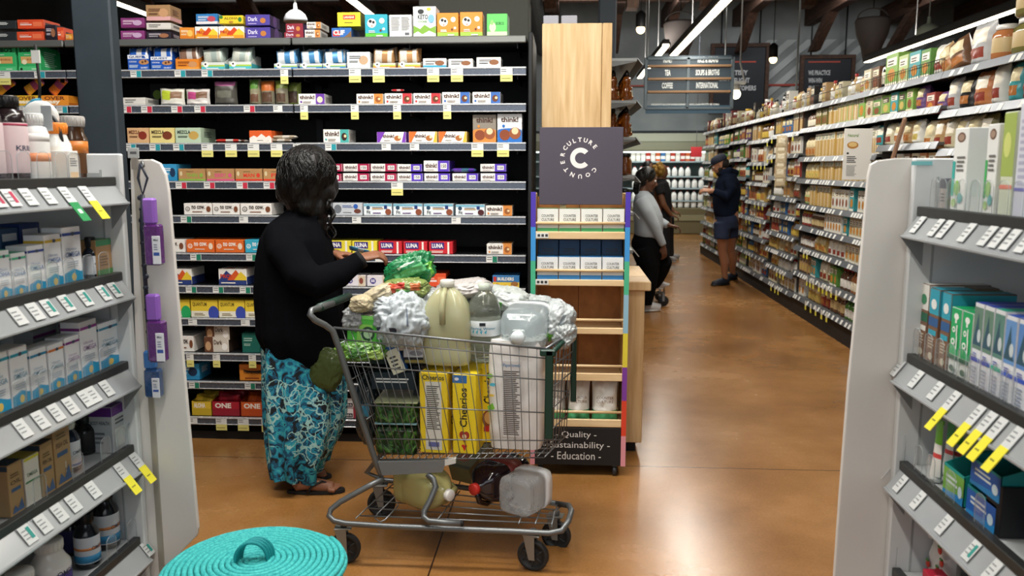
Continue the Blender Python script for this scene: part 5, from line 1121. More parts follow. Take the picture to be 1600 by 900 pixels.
# ---------------------------------------------------------------- the two white gondolas in the foreground
GW = ramp_mat('white_powder_coat', [(.3, '#ced2d4'), (.7, '#d8dbdc')], (1, 1, 1), 3, 4, .42)
GWW = ramp_mat('warm_white_board', [(.3, '#d6d3cf'), (.7, '#dedbd7')], (1, 1, 1), 3, 4, .5)
RLC = P('#a2a6a9', .2, .1, 0, 1.45, 1, .3)
CLEAR = P('#eef4f6', .08, 0, .9, 1.3, .16)
def gondola(side, X, Ye, Y0, levels, name, topz, wing, drop=.055):
    s = -side                                   # outward direction along x
    g = empty('wellness_gondola', (0, 0, 0), label=name, cat='shelving')
    mb = MB(); mb.box(X-s*.42, Y0, 0.0, X-s*.45, Ye-.002, topz, GW, .003); mb.build('back_panel', g)
    mb = MB(); mb.box(X-s*.45, Ye, .05, X+s*.015, Ye+.025, topz, GW, .004)
    for z0, z1 in ((topz-.06, topz-.05),): mb.box(X-s*.40, Ye-.003, z0-.02, X-s*.05, Ye, z0, P('#9fa4a6', .5))
    mb.box(X-s*.05, Ye-.004, .06, X-s*.045, Ye, topz-.05, P('#a4a9ab', .5)); mb.build('end_panel', g)
    mb = MB(); mb.prism(wing, .018, GWW, Matrix.Translation((0, Ye+.03, 0))); w_ = mb.build('wing_panel', g)
    bv = w_.modifiers.new('b', 'BEVEL'); bv.width = .003; bv.segments = 2
    mb = MB(); mb.box(X-s*.42, Y0, 0, X-s*.02, Ye-.002, .1, GW, .003); mb.build('base_deck', g)
    out = []
    for z in levels:
        mb = MB(); mb.box(X-s*.42, Y0, z-.018, X-s*.004, Ye-.004, z, P('#aeb2b4', .5), .002); sh = mb.build('shelf', g)
        mb = MB(); mb.box(X-s*.02, Y0, z-.014, X+s*.004, Ye-.006, z+.012, P('#2a2c2c', .4), .002); mb.build('front_lip', sh)
        mb = MB()
        A = [(X+s*.0, Y0, z-.014), (X+s*.04, Y0, z-.014-drop), (X+s*.04, Ye-.006, z-.014-drop), (X+s*.0, Ye-.006, z-.014)]
        B = [(p[0]-s*.006, p[1], p[2]-.003) for p in A]
        mb.add(A+B, [(0, 1, 2, 3), (7, 6, 5, 4), (0, 4, 5, 1), (3, 2, 6, 7), (0, 3, 7, 4), (1, 5, 6, 2)], RLC)
        mb.box(X+s*.036, Y0, z-.018-drop, X+s*.045, Ye-.006, z-.010-drop, RLC, .002)
        out.append((z, sh, mb.build('price_rail', sh)))
        # darker triangle imitating the shelf's shadow cast on the end panel
        mb = MB(); mb.add([(X-s*.02, Ye-.006, z-.012), (X+s*.042, Ye-.006, z-.016-drop), (X-s*.02, Ye-.006, z-.15), (X-s*.02, Ye-.003, z-.012), (X+s*.042, Ye-.003, z-.016-drop), (X-s*.02, Ye-.003, z-.15)], [(0, 1, 2), (5, 4, 3), (0, 3, 4, 1), (1, 4, 5, 2), (2, 5, 3, 0)], P('#8d9294', .5)); mb.build('shelf_shadow', sh)
    return g, out
def rail_tag(side, X, rec, px, py, kind, drop=.055, wd=.04):
    s = -side; z, sh, rl = rec; y = at(px, py, X=X+s*.02).y
    tl = math.atan2(.04, drop)
    mb = MB(); n = s
    mb.box(0, -wd/2, -.052, .0015, wd/2, 0, P('#cfd2d2', .45))
    for q in range(3): mb.box(.0015, -wd*.4, -.016-q*.011, .0022, wd*(.1+.1*(q % 2)), -.0125-q*.011, P('#8a8d90'))
    c = {'T': '#2f8f86', 'R': '#b03050'}.get(kind)
    if c: mb.box(.0015, wd*.08, -.042, .0024, wd*.38, -.008, P(c))
    if kind == 'Y': mb.box(0, -wd/2, -.115, .002, wd/2, -.052, P('#ece23c', .45)); mb.box(.002, -wd*.3, -.09, .0026, wd*.2, -.086, P('#8a8430'))
    if kind == 'G': mb.box(0, -wd/2, -.115, .002, wd/2, -.052, P('#2c8a50', .45)); mb.box(.002, -wd*.2, -.09, .0026, wd*.2, -.076, P('#d8ece0'))
    o = mb.build('price_tag', rl, loc=(X+s*.0045, y, z-.0135))
    o.rotation_euler = (0, -tl, 0) if s > 0 else (0, tl, PI)
    if s < 0: o.rotation_euler = (0, 0, PI); o.rotation_euler = Matrix.Rotation(PI, 3, 'Z').to_euler(); o.matrix_basis = Matrix.Translation((X+s*.0045, y, z-.0135)) @ Matrix.Rotation(tl, 4, 'Y') @ Matrix.Rotation(PI, 4, 'Z')
def divider(sh, X, s, px, py, z, w=.055, h=.07):
    y = at(px, py, X=X-s*.012).y
    pts = [(-w/2, 0)]+[(-w/2+.018*(1-math.cos(a)), h-.018+.018*math.sin(a)) for a in (0, .5, 1, PI/2)]+[(w/2-.018*(1-math.cos(a)), h-.018+.018*math.sin(a)) for a in (PI/2, 1, .5, 0)]+[(w/2, 0)]
    mb = MB(); M = Tm((X-s*.009, y, z+.012), PI/2)
    mb.prism(pts, .003, CLEAR, M)
    mb.tube([M @ Vector((p[0], 0, p[1])) for p in pts], .0009, P('#b9c2c6', .1, 0, 0, 1.45, .55), 5)
    mb.build('divider', sh)
# left: faces +x
XL = -1.40; YL = at(196, 500, X=XL).y
wl = [at(px, py, Y=YL+.03) for px, py in ((203, 250), (236, 249), (249, 255), (258, 272), (263, 300), (280, 500), (297, 690), (309, 826), (307, 838), (285, 860), (262, 890), (255, 925), (222, 935))]
GL, LS = gondola(-1, XL, YL, .75, [1.51, 1.213, .925, .647, .33], 'white vitamin shelving in the left foreground', at(165, 240, Y=YL).z, [(p.x, p.z) for p in wl])
XR_ = .95; YR = at(1418, 550, X=XR_).y
wr = [at(px, py, Y=YR+.03) for px, py in ((1436, 247), (1402, 247), (1372, 251), (1361, 257), (1357, 275), (1346, 400), (1326, 600), (1313, 770), (1304, 900), (1296, 1020), (1392, 1020))]
GR, RS = gondola(1, XR_, YR, .75, [1.435, 1.030, .72, .40], 'white toothpaste and personal care shelving in the right foreground', at(1460, 247, Y=YR).z, [(p.x, p.z) for p in wr[::-1]])
# hinge strip where the left wing meets its end panel
mb = MB(); a = at(206, 260, Y=YL+.02); mb.box(a.x-.0, YL+.025, .2, a.x+.02, YL+.05, a.z, P('#a8a296', .4, .3), .002); mb.build('edge_strip', GL)
for n, ts in {0: [(3, 'R'), (25, 'R'), (52, 'W'), (82, 'W'), (112, 'G'), (143, 'Y')], 1: [(20, 'W'), (48, 'W'), (70, 'T'), (98, 'T'), (128, 'T'), (158, 'T'), (176, 'T')], 2: [(12, 'W'), (42, 'W'), (68, 'W'), (92, 'W'), (117, 'W'), (130, 'W'), (152, 'W')], 3: [(5, 'T'), (32, 'W'), (60, 'W'), (84, 'W'), (118, 'W'), (166, 'Y'), (192, 'Y')], 4: [(200, 'T')]}.items():
    for px, k_ in ts: rail_tag(-1, XL, LS[n], px, 400, k_)
for n, ts in {0: [(1424, 'W'), (1452, 'W'), (1466, 'W'), (1500, 'W'), (1532, 'W'), (1550, 'W'), (1568, 'W'), (1592, 'W')], 1: [(1408, 'W'), (1438, 'W'), (1470, 'W'), (1497, 'Y'), (1537, 'Y'), (1556, 'Y'), (1573, 'Y'), (1600, 'Y')], 2: [(1400, 'W'), (1425, 'W'), (1455, 'W'), (1500, 'W'), (1548, 'T'), (1585, 'W')]}.items():
    for px, k_ in ts: rail_tag(1, XR_, RS[n], px, 500, k_, wd=.032)
# packages standing on them -------------------------------------------------
def on_shelf(kind, side, X, z, px0, px1, h, spec, lab, cat, back=.03, d=.06, w=None, txt=None):
    s = -side; Xf = X-s*back
    ya = at(px0, 400, X=Xf).y; yb = at(px1, 400, X=Xf).y
    W = abs(yb-ya)-.003; Y = (ya+yb)/2; rz = PI/2 if s > 0 else -PI/2
    if kind == 'box':
        o = carton_mesh(W, h, d, spec[0], spec[1]).build('product_carton', loc=(Xf, Y, z+.0015), rot=rz)
    tag(o, lab, cat); return o
def omega(band, t='OMEGA', tc='#5a78a8', low='#2a9ac8', top=None):
    F = [('r', 0, .0, 1, .2, low), ('p', [(0, .2), (.5, .27), (1, .18), (1, .1), (0, .1)], low), ('e', .5, .12, .13, '#e0c060', .07), ('r', 0, .86, 1, .91, band), ('e', .55, .885, .1, '#3a4a60', .035), ('t', t, .1, .48, .9, .57, tc, .01), ('t', 'Ultimate', .14, .6, .7, .65, tc, 0), ('l', .14, .3, .8, .42, 3, '#a8b4c0')]
    return '#eceff2', {'F': F, 'R': [('l', .1, .3, .9, .8, 8, '#b8c0c8')], 'L': [('r', 0, .86, 1, .91, band)], 'T': [('r', 0, 0, 1, 1, top or '#e2e6ea')]}
LZ = [q[0] for q in LS]
for px0, px1, yt, bd, tp, tt in ((-42, -8, 395, '#50b890', '#50b890', 'DHA'), (-8, 15, 392, '#50b890', '#50b890', 'DHA'), (16, 40, 396, '#50b890', '#50b890', 'DHA'), (42, 69, 384, '#2c4a98', '#e2e6ea', 'OMEGA'), (70, 97, 366, '#d8b83c', '#e2e6ea', 'OMEGA'), (98, 128, 354, '#2c4a98', '#e2e6ea', 'OMEGA')):
    zb = LZ[1]; base = 268+(1.55-zb)/1.43*(885-(px0+px1)/2); h = (base-yt)/(885-(px0+px1)/2)*1.43*.93
    on_shelf('box', -1, XL, zb+.001, px0, px1, h, omega(bd, tt, top=tp), '%s with %s, %s' % ('tall white carton' if yt < 370 else 'short white carton', {'#50b890': 'green top band', '#2c4a98': 'blue band', '#d8b83c': 'gold mark'}[bd], {-42: 'farthest left, second vitamin shelf', -8: 'second from left, second vitamin shelf', 16: 'beside the blue-banded one, second shelf', 42: 'second vitamin shelf', 70: 'second vitamin shelf', 98: 'tallest on the second vitamin shelf'}[px0]), 'carton')
for px0, px1, h, c, lab in ((2, 32, .17, '#27507a', 'dark blue carton behind the white fish oil cartons, left'), (34, 66, .178, '#1f3a78', 'navy carton behind the white fish oil cartons, right')):
    on_shelf('box', -1, XL, LZ[1]+.001, px0, px1, h, (c, {'F': [('r', .1, .8, .9, .92, '#dfe4ec')]}), lab, 'carton', back=.13)
on_shelf('box', -1, XL, LZ[1]+.001, 150, 175, .115, ('#a8845a', {'F': [('r', 0, .84, 1, 1, '#3f8a5c'), ('l', .2, .3, .8, .6, 4, '#6a5030'), ('r', 0, 0, 1, .2, '#4a8a4c')], 'T': [('r', 0, 0, 1, 1, '#3f8a5c')]}), 'kraft carton with green top at the far end, second vitamin shelf', 'carton')
for i, (px0, px1, yt, bd, nm) in enumerate(((-40, -2, 556, '#2a98b0', 'blue'), (0, 30, 545, '#2a98b0', 'blue'), (32, 60, 549, '#2a88b0', 'blue'), (62, 88, 541, '#d87a3c', 'orange'), (90, 114, 529, '#8a3a88', 'plum'), (115, 143, 502, '#8a3a88', 'plum'), (145, 178, 505, '#3a8aa8', 'blue'))):
    zb = LZ[2]; base = 268+(1.55-zb)/1.43*(885-(px0+px1)/2); h = (base-yt)/(885-(px0+px1)/2)*1.43*.93
    on_shelf('box', -1, XL, zb+.001, px0, px1, h, omega(bd, 'OMEGA', '#7aa0b8' if bd != '#8a3a88' else '#a88ab0'), 'white omega carton with %s band, %s from left on the third vitamin shelf' % (nm, ORD[i]), 'carton')
for i, (px0, px1, h) in enumerate(((40, 78, .155), (82, 118, .168))):
    on_shelf('box', -1, XL, LZ[2]+.001, px0, px1, h, ('#8f969a', {'F': [('r', 0, .86, 1, .92, '#6a2a68')]}), 'grey carton with plum band behind the %s of the white omega cartons' % ('middle' if not i else 'right half'), 'carton', back=.13)
KFT = lambda t: ('#a3855c', {'F': [('t', t, .12, .6, .88, .68, '#4a3c2c'), ('r', .15, .46, .8, .53, '#3a5a80'), ('p', [(.1, .05), (.3, .2), (.5, .1), (.8, .28), (.95, .05)], '#4a6488'), ('l', .15, .74, .8, .84, 2, '#6a5638')], 'R': [('l', .1, .2, .9, .8, 8, '#7a6240')], 'T': [('r', 0, 0, 1, 1, '#33404e')], 'L': [('r', 0, .9, 1, 1, '#33404e')]})
on_shelf('box', -1, XL, LZ[3]+.001, -20, 6, .14, KFT('OIL'), 'kraft carton cut by the left edge, fourth vitamin shelf', 'carton')
on_shelf('box', -1, XL, LZ[3]+.001, 8, 34, .135, ('#d8d6cc', {'F': [('t', 'OMEGA', .15, .6, .85, .68, '#4a6a50'), ('r', 0, .48, 1, .52, '#3f7a4a'), ('r', 0, .94, 1, 1, '#c8c040')], 'T': [('r', 0, 0, 1, 1, '#b8a848')]}), 'cream carton with a green line between kraft cartons, fourth vitamin shelf', 'carton')
on_shelf('box', -1, XL, LZ[3]+.001, 36, 58, .15, KFT('FISH OIL'), 'short kraft fish oil carton with navy top, fourth vitamin shelf', 'carton')
on_shelf('box', -1, XL, LZ[3]+.001, 59, 87, .19, KFT('FISH OIL'), 'tall kraft fish oil carton with navy top, fourth vitamin shelf', 'carton')
on_shelf('box', -1, XL, LZ[3]+.001, 156, 186, .15, ('#b8bcc0', {'F': [('r', 0, .8, 1, 1, '#5e2a80'), ('l', .15, .6, .85, .76, 2, '#5a5c60'), ('r', .1, .1, .9, .5, '#d8dcd8')], 'L': [('r', 0, .8, 1, 1, '#5e2a80'), ('t', 'BODY HEALTH', .1, .62, .9, .7, '#50545a'), ('l', .1, .2, .8, .5, 3, '#70747a')], 'T': [('r', 0, 0, 1, 1, '#5e2a80')]}), 'grey and purple carton standing at the far end, fourth vitamin shelf', 'carton', d=.08)
def bottle(X, Y, z, r, h, body, lab_c, cap, nm, label, rz, cat='bottle', txt='OMEGA', cap_h=.03, neck=.55, sh=.78, band=None, rough=.2, handle=False):
    o = MB(); B = P(body, rough, 0, 0, 1.45, 1, .3); L = P(lab_c, .4)
    ch = cap_h; hb = h-ch
    o.lathe([(.001, 0), (r*.92, .001), (r, hb*.04), (r, hb*.12, L), (r*1.008, hb*.125, L), (r*1.008, hb*sh*.92), (r, hb*sh*.93), (r*.97, hb*sh), (r*.8, hb*(sh+.1)), (r*neck, hb*.97), (r*neck, hb)], B, 24)
    if txt: o.text(txt, -r*.7, hb*.42, r*.7, hb*.42+r*.32, P('#3a4258'), None, wrap=r*1.015)
    if band:
        for (z0, z1, c) in band: o.lathe([(r*1.012, hb*z0), (r*1.012, hb*z1)], P(c), 24)
    ob = o.build(nm, loc=(X, Y, z+.0015), rot=rz)
    m2 = MB(); m2.lathe([(r*neck*1.05, hb-.002), (r*neck*1.12, hb), (r*neck*1.12, h-.003), (r*neck*1.05, h), (0, h)], P(cap, .35), 20)
    for q in range(20): a = 2*PI*q/20; m2.tube([(r*neck*1.12*math.cos(a), r*neck*1.12*math.sin(a), hb+.003), (r*neck*1.12*math.cos(a), r*neck*1.12*math.sin(a), h-.005)], .0012, P(cap, .35), 4)
    m2.build('cap', ob); tag(ob, label, cat); return ob
def bat(px, py, r, h, *a, side=-1, back=0, lev=0, **k):
    s = -side; X = (XL if side < 0 else XR_)-s*(r+.03+back); Y = at(px, py, X=X).y
    return bottle(X, Y, (LZ if side < 0 else RZ)[lev]+.001, r, h, *a, rz=PI/2 if s > 0 else -PI/2, **k)
RZ = [q[0] for q in RS]
bat(18, 240, .042, .225, '#241a1c', '#d8c4c8', '#151416', 'supplement_bottle', 'black-capped bottle with pink and white label, left edge of top vitamin shelf', lev=0, band=[(.75, .78, '#a83050')], txt='KRILL', sh=.86)
bat(-22, 240, .042, .22, '#241a1c', '#d8c4c8', '#151416', 'supplement_bottle', 'black-capped bottle cut by the left picture edge, top vitamin shelf', lev=0, txt=None, sh=.86)
bat(56, 240, .036, .185, '#e0e2e2', '#e4e4e2', '#d0d2d2', 'supplement_bottle', 'white bottle with a small black square logo on the top vitamin shelf', lev=0, txt=None, neck=.6, band=[(.35, .5, '#e09468'), (.7, .84, '#e4e4e2')], sh=.86)
bat(90, 240, .038, .165, '#e2e2e0', '#e6e2dc', '#e8852a', 'supplement_bottle', 'white bottle with orange cap on the top vitamin shelf', lev=0, txt=None, neck=.7, band=[(.1, .3, '#e8a070')])
bat(116, 240, .040, .195, '#3a2210', '#5a3a20', '#a8a4a0', 'supplement_bottle', 'amber bottle with an orange label behind the orange-capped bottle, top vitamin shelf', lev=0, back=.06, txt=None, neck=.8, band=[(.5, .72, '#c8742a')])
on_shelf('box', -1, XL, LZ[0]+.001, 118, 134, .085, ('#dcdcd8', {'F': [('l', .1, .5, .9, .8, 4, '#70747a'), ('r', .1, .1, .9, .3, '#e8c8a0')]}), 'small white carton at the far end of the top vitamin shelf', 'carton', back=.01)
bat(-12, 200, .07, .05, '#1a1a1c', '#1a1a1c', '#1a1a1c', 'supplement_bottle', 'low black jar at the front left, top vitamin shelf', lev=0, txt=None) if False else None
bat(142, 400, .024, .125, '#1d2430', '#d8dee4', '#16181c', 'supplement_bottle', 'dark bottle with white ONE label beside the kraft carton, second vitamin shelf', lev=1, txt='ONE')
bat(112, 760, .032, .16, '#1c2638', '#d8dce2', '#d8d8d4', 'supplement_bottle', 'dark blue bottle with white cap and blue-edged label, fourth vitamin shelf', lev=3, band=[(.15, .2, '#4a68a8')], back=.02)
bat(95, 780, .024, .12, '#1c2638', '#c8ccd2', '#d8d8d4', 'supplement_bottle', 'small dark bottle with white cap in front of the larger one', lev=3, txt='ONE')
bat(138, 760, .036, .13, '#151618', '#1a1b1e', '#151618', 'supplement_bottle', 'plain black bottle in shadow left of the purple carton', lev=3, txt=None, back=.06)
bat(78, 880, .055, .155, '#d8d8d4', '#e0dedc', '#dcdcd8', 'supplement_bottle', 'large white supplement tub with wide lid, bottom vitamin shelf', lev=4, txt='OMEGA', neck=.62, band=[(.15, .5, '#4a3a88')], sh=.7)
bat(30, 890, .05, .13, '#d8d8d4', '#e0dedc', '#dcdcd8', 'supplement_bottle', 'white supplement tub half hidden at lower left, bottom vitamin shelf', lev=4, txt=None, neck=.62, band=[(.2, .5, '#4a3a88')])
bat(136, 850, .037, .17, '#10141c', '#d4dae2', '#0e0f12', 'supplement_bottle', 'black omega liquid bottle nearer the large white tub, bottom vitamin shelf', lev=4, band=[(.14, .3, '#3a90c0'), (.42, .48, '#d88a50')])
bat(168, 850, .040, .19, '#10141c', '#d4dae2', '#0e0f12', 'supplement_bottle', 'black omega liquid bottle at the far end, bottom vitamin shelf', lev=4, band=[(.14, .3, '#3a90c0'), (.42, .48, '#d88a50')], back=.01)
bat(110, 830, .036, .15, '#10141c', '#2a2c60', '#0e0f12', 'supplement_bottle', 'dark bottle with violet label behind the white tub, bottom vitamin shelf', lev=4, back=.1, txt=None)
# small black square mark on the white bottle
for lev, xs in {0: (18, 48, 78, 105, 125), 1: (5, 25, 50, 78, 105, 135, 160), 2: (10, 32, 52, 75, 98, 122, 150), 3: (30, 95, 142, 168, 186), 4: (140, 175, 195)}.items():
    for px in xs: divider(LS[lev][1], XL, 1, px, 400, LZ[lev])
# right gondola goods
def tooth(c1, c2, c3, t=None, ph=None):
    F = [('r', 0, .66, 1, 1, c1), ('r', 0, .5, 1, .62, c2), ('r', 0, .0, 1, .48, c3), ('e', .5, .8, .3, '#e8ecea' if c1 != '#e6e6e0' else '#3a8a60', .07), ('r', .1, .38, .9, .45, c1), ('l', .15, .2, .85, .36, 4, '#c8b8a0'), ('e', .5, .09, .25, '#d8d0b8', .05)]
    return c3, {'F': F, 'T': [('r', 0, 0, 1, 1, c1)], 'L': [('r', 0, .66, 1, 1, c1)], 'R': [('r', 0, .66, 1, 1, c1)]}
def korean():
    return '#dfe4e0', {'F': [('r', 0, .3, 1, 1, '#1fa863'), ('e', .5, .88, .24, '#f0f4f0', .05), ('r', .42, .78, .58, .84, '#f0f4f0'), ('e', .35, .68, .16, '#f0f4f0', .045), ('e', .35, .68, .08, '#1fa863', .02), ('r', .62, .6, .72, .76, '#f0f4f0'), ('e', .38, .5, .2, '#f0f4f0', .05), ('e', .38, .5, .1, '#1fa863', .025), ('r', .7, .4, .8, .6, '#f0f4f0'), ('r', 0, .24, 1, .3, '#1c5a40'), ('e', .5, .1, .26, '#2f5a48', .05)], 'T': [('r', 0, 0, 1, 1, '#1fa863')]}
def photo(c='#6a8a7a', b='#3448b0'):
    return '#dfe2e8', {'F': [('r', 0, .45, 1, .96, c), ('p', [(0, .5), (.5, .9), (.7, .6), (1, .5)], '#35586a'), ('e', .7, .62, .2, '#c8d4d8', .08), ('r', 0, .3, 1, .35, b), ('l', .15, .36, .7, .42, 2, '#6a70b0'), ('l', .15, .04, .8, .26, 5, '#9aa4b8')], 'T': [('r', 0, 0, 1, 1, b)]}
TB = [(1426, 1441, .205, tooth('#e6e6e0', '#24664a', '#7c5a44'), 'brown and white toothpaste carton with green band, first at the end panel'), (1442, 1457, .205, tooth('#e6e6e0', '#24664a', '#7c5a44'), 'brown and white toothpaste carton with green band, second from end panel'),
      (1458, 1474, .2, tooth('#2fa0b8', '#2a5a90', '#7c5a44'), 'brown and turquoise toothpaste carton, nearer the end panel'), (1478, 1493, .2, tooth('#2fa0b8', '#2a5a90', '#7c5a44'), 'brown and turquoise toothpaste carton, beside the bright green ones'),
      (1494, 1511, .17, korean(), 'bright green carton with white rounded glyphs, left of the pair'), (1512, 1529, .17, korean(), 'bright green carton with white rounded glyphs, right of the pair'),
      (1530, 1545, .2, photo(), 'toothpaste carton with green photo, next to the bright green pair'), (1546, 1562, .2, photo(), 'toothpaste carton with green photo, middle of the photo cartons'),
      (1563, 1580, .2, photo('#5f8a80', '#2fa890'), 'toothpaste carton with green photo and teal band'), (1581, 1600, .195, photo('#6a98d0', '#3a5ac0'), 'blue photo toothpaste carton near the right picture edge'), (1602, 1624, .195, photo('#5a88c8', '#3a5ac0'), 'blue photo toothpaste carton cut by the right picture edge')]
for px0, px1, h, sp, lb in TB: on_shelf('box', 1, XR_, RZ[1]+.001, px0, px1, h, sp, lb, 'carton', d=.07 if 'rounded glyphs' in lb else .16)
on_shelf('box', 1, XR_, RZ[1]+.001, 1504, 1530, .205, ('#6f6250', {'F': [('l', .1, .8, .9, .9, 2, '#a8987c')]}), 'brown carton behind the bright green pair, second care shelf', 'carton', back=.12)
def tallb(c, pos):
    return '#e0e2e0', {'F': [('e', .5, .9, .3, '#6a4e40', .06), ('e', .5, .9, .22, '#a08878', .04), ('r', 0, .2, .2, .62, c), ('l', .3, .5, .9, .7, 4, '#6a6a68'), ('e', .45, .3, .22, '#86b858', .09), ('e', .7, .18, .2, '#4aa0a0', .06), ('e', .3, .12, .18, '#a8c878', .05)],
            'L': [('r', .62, .2, .96, .72, c), ('l', .1, .8, .56, .95, 6, '#5a7a78'), ('e', .3, .35, .16, '#86b858', .08), ('e', .2, .12, .2, '#7ab0a8', .06)], 'R': [('r', .62, .2, .96, .72, c)]}
on_shelf('box', 1, XR_, RZ[0]+.001, 1478, 1500, .21, tallb('#2fa59c', 0), 'tall white carton with teal panel and leaves, top care shelf', 'carton', d=.09)
on_shelf('box', 1, XR_, RZ[0]+.001, 1528, 1546, .212, tallb('#3aa858', 0), 'tall white carton with green panel, second on the top care shelf', 'carton', d=.09)
on_shelf('box', 1, XR_, RZ[0]+.001, 1552, 1572, .235, ('#c8d0b8', {'F': [('r', 0, .4, 1, 1, '#9cb05a'), ('e', .4, .7, .3, '#c8d07a', .12), ('r', 0, .28, 1, .32, '#d87a68')], 'L': [('r', 0, .3, 1, 1, '#a8ac70')]}), 'white carton with a yellow-green photo on the top care shelf', 'carton', d=.1)
on_shelf('box', 1, XR_, RZ[0]+.001, 1575, 1612, .25, ('#cdd0dc', {'F': [('l', .1, .3, .9, .9, 10, '#a8aac0'), ('r', 0, .25, 1, .28, '#6a6ab0')], 'L': [('l', .1, .3, .9, .9, 12, '#9ca0b8')]}), 'large pale lilac carton at the right picture edge, top care shelf', 'carton', d=.12)
on_shelf('box', 1, XR_, RZ[0]+.001, 1460, 1474, .085, ('#3a3c48', {'F': [('r', .1, .1, .9, .7, '#a09a94'), ('l', .2, .3, .8, .6, 3, '#50505a')]}), 'small dark blister carton at the far end of the top care shelf', 'carton', d=.03)
# third care shelf
on_shelf('box', 1, XR_, RZ[2]+.001, 1422, 1440, .06, ('#d8d8e0', {'F': [('p', [(.2, .2), (.3, .2), (.6, .9), (.5, .9)], '#4a4658')], 'T': [('r', .1, .1, .9, .9, '#a87a48')]}), 'small open white carton with dark stripe at the end panel, third care shelf', 'carton', d=.06)
def tube_pack(px, c, c2, lb, h=.13, back=.04):
    X = XR_+back; Y = at(px, 700, X=X).y
    mb = MB(); mb.grid(lambda u, v: ((u-.5)*.045*(1-.1*v), -.016*math.sin(PI*u)*(1-v*.95), v*h+.018), 10, 12, lambda u, v: P(c2 if v > .62 else ('#d04a4a' if .3 < v < .4 else c), .35))
    mb.grid(lambda u, v: ((.5-u)*.045*(1-.1*v), .016*math.sin(PI*u)*(1-v*.95), v*h+.018), 10, 12, P(c, .35))
    mb.lathe([(.001, 0), (.014, .001), (.015, .018), (.001, .0185)], P('#dcdcd8'), 14); mb.box(-.022, -.002, h+.012, .022, .002, h+.022, P(c2))
    o = mb.build('toothpaste_tube', loc=(X, Y, RZ[2]+.0025), rot=-PI/2); tag(o, lb, 'tube')
tube_pack(1466, '#e4e2dc', '#6fb83c', 'white tube with lime green top standing on the third care shelf', .15)
tube_pack(1484, '#dfe2e0', '#3a9a4a', 'white tube with dark green top behind the lime-topped tube', .14, .09)
tube_pack(1498, '#e4e6e4', '#58b84a', 'white tube with green top right of the others, third care shelf', .13, .11)
on_shelf('box', 1, XR_, RZ[2]+.001, 1447, 1456, .1, ('#7ab8d8', {}), 'slim pale blue carton behind the open white one, third care shelf', 'carton', back=.1, d=.03)
def tray(px0, px1, h, c1, c2, lb, z=0, d=.14, hf=.7):
    s = 1; Xf = XR_+.03; ya = at(px0, 700, X=Xf).y; yb = at(px1, 700, X=Xf).y; W = abs(ya-yb)-.004
    sp = {'F': [('r', 0, .12, 1, .92, c2), ('p', [(0, 0), (1, 0), (1, .3), (0, .12)], '#2a88c8'), ('l', .15, .45, .8, .8, 2, '#e0eef0'), ('e', .85, .4, .1, '#d0e4f0', .2)]}
    o = carton_mesh(W, h, d, c1, sp, open_front=hf).build('display_tray', loc=(Xf, (ya+yb)/2, RZ[2]+.0025+z), rot=-PI/2); tag(o, lb, 'display tray'); return o, W, (ya+yb)/2
o, W, Yc = tray(1477, 1512, .11, '#1f9c96', '#7ab04a', 'teal and lime open display tray holding a small bottle, third care shelf')
bottle(XR_+.1, Yc, RZ[2]+.005, .022, .1, '#b8dce0', '#c8e4e4', '#e0f0f0', 'small_bottle', 'pale aqua bottle lying in the lime display tray', 0, txt=None, cap_h=.02)
o, W, Yc = tray(1516, 1566, .075, '#1a8a8c', '#2a62b8', 'teal and blue tray, lower of the two stacked, third care shelf', hf=.9)
o, W, Yc = tray(1519, 1570, .09, '#1a8a8c', '#2a62b8', 'teal and blue tray, upper of the two stacked, third care shelf', z=.077)
on_shelf('box', 1, XR_, RZ[2]+.001, 1572, 1600, .12, ('#16181c', {}), 'black carton in shadow at the right edge, third care shelf', 'carton')
# bottom care shelf
X = XR_+.085; Y = at(1462, 860, X=X).y
mb = pouch_mb(.13, .16, .06, '#dcdad6', label_paint((.2, .72, .55, .88, '#20242c'), (.1, .1, .9, .2, '#d8d4cc')), seed=44, wr=.01)
for q, (u, v) in enumerate(((-.03, .04), (.03, .05), (.0, .02), (.035, .11), (.05, .08))): mb.sphere((u, -.005, v), .011, P('#c83a2a', .4), 10, sc=(1, .35, 1.1)); mb.box(u-.006, -.009, v+.008, u+.006, -.005, v+.013, P('#4a8a3a'))
mb.text('365', -.028, .122, -.004, .134, P('#e8e8e8'), y=-.012)
o = mb.build('snack_pouch', loc=(X, Y, RZ[3]+.003), rot=-PI/2); tag(o, 'white pouch with strawberries printed on it, bottom care shelf', 'pouch')
Y = at(1500, 870, X=X).y; o = pouch_mb(.12, .15, .06, '#cfcfca', label_paint((.2, .7, .8, .86, '#20242c'), (.3, .3, .7, .5, '#c04a3a')), seed=45, wr=.01).build('snack_pouch', loc=(X+.07, Y, RZ[3]+.003), rot=-PI/2); tag(o, 'white pouch behind the strawberry one, bottom care shelf', 'pouch')
on_shelf('box', 1, XR_, RZ[3]+.001, 1478, 1535, .075, ('#b01f38', {'F': [('e', .3, .7, .1, '#e8a0b0'), ('e', .7, .7, .1, '#e8a0b0'), ('r', .1, .1, .8, .4, '#d03a88')], 'L': [('r', .2, .2, .8, .6, '#d03a88')], 'T': [('e', .3, .5, .1, '#e0607a'), ('e', .7, .5, .1, '#e0607a')]}), 'crimson and pink carton in front of the strawberry pouch', 'carton', back=.022, d=.05)
for lev, xs in {0: (1440, 1452, 1466, 1482, 1502, 1522, 1545, 1568), 1: (1430, 1448, 1466, 1484, 1502, 1520, 1540, 1560, 1582), 2: (1418, 1446, 1466, 1500, 1550), 3: (1416,)}.items():
    for px in xs: divider(RS[lev][1], XR_, -1, px, 600, RZ[lev], w=.045, h=.075)
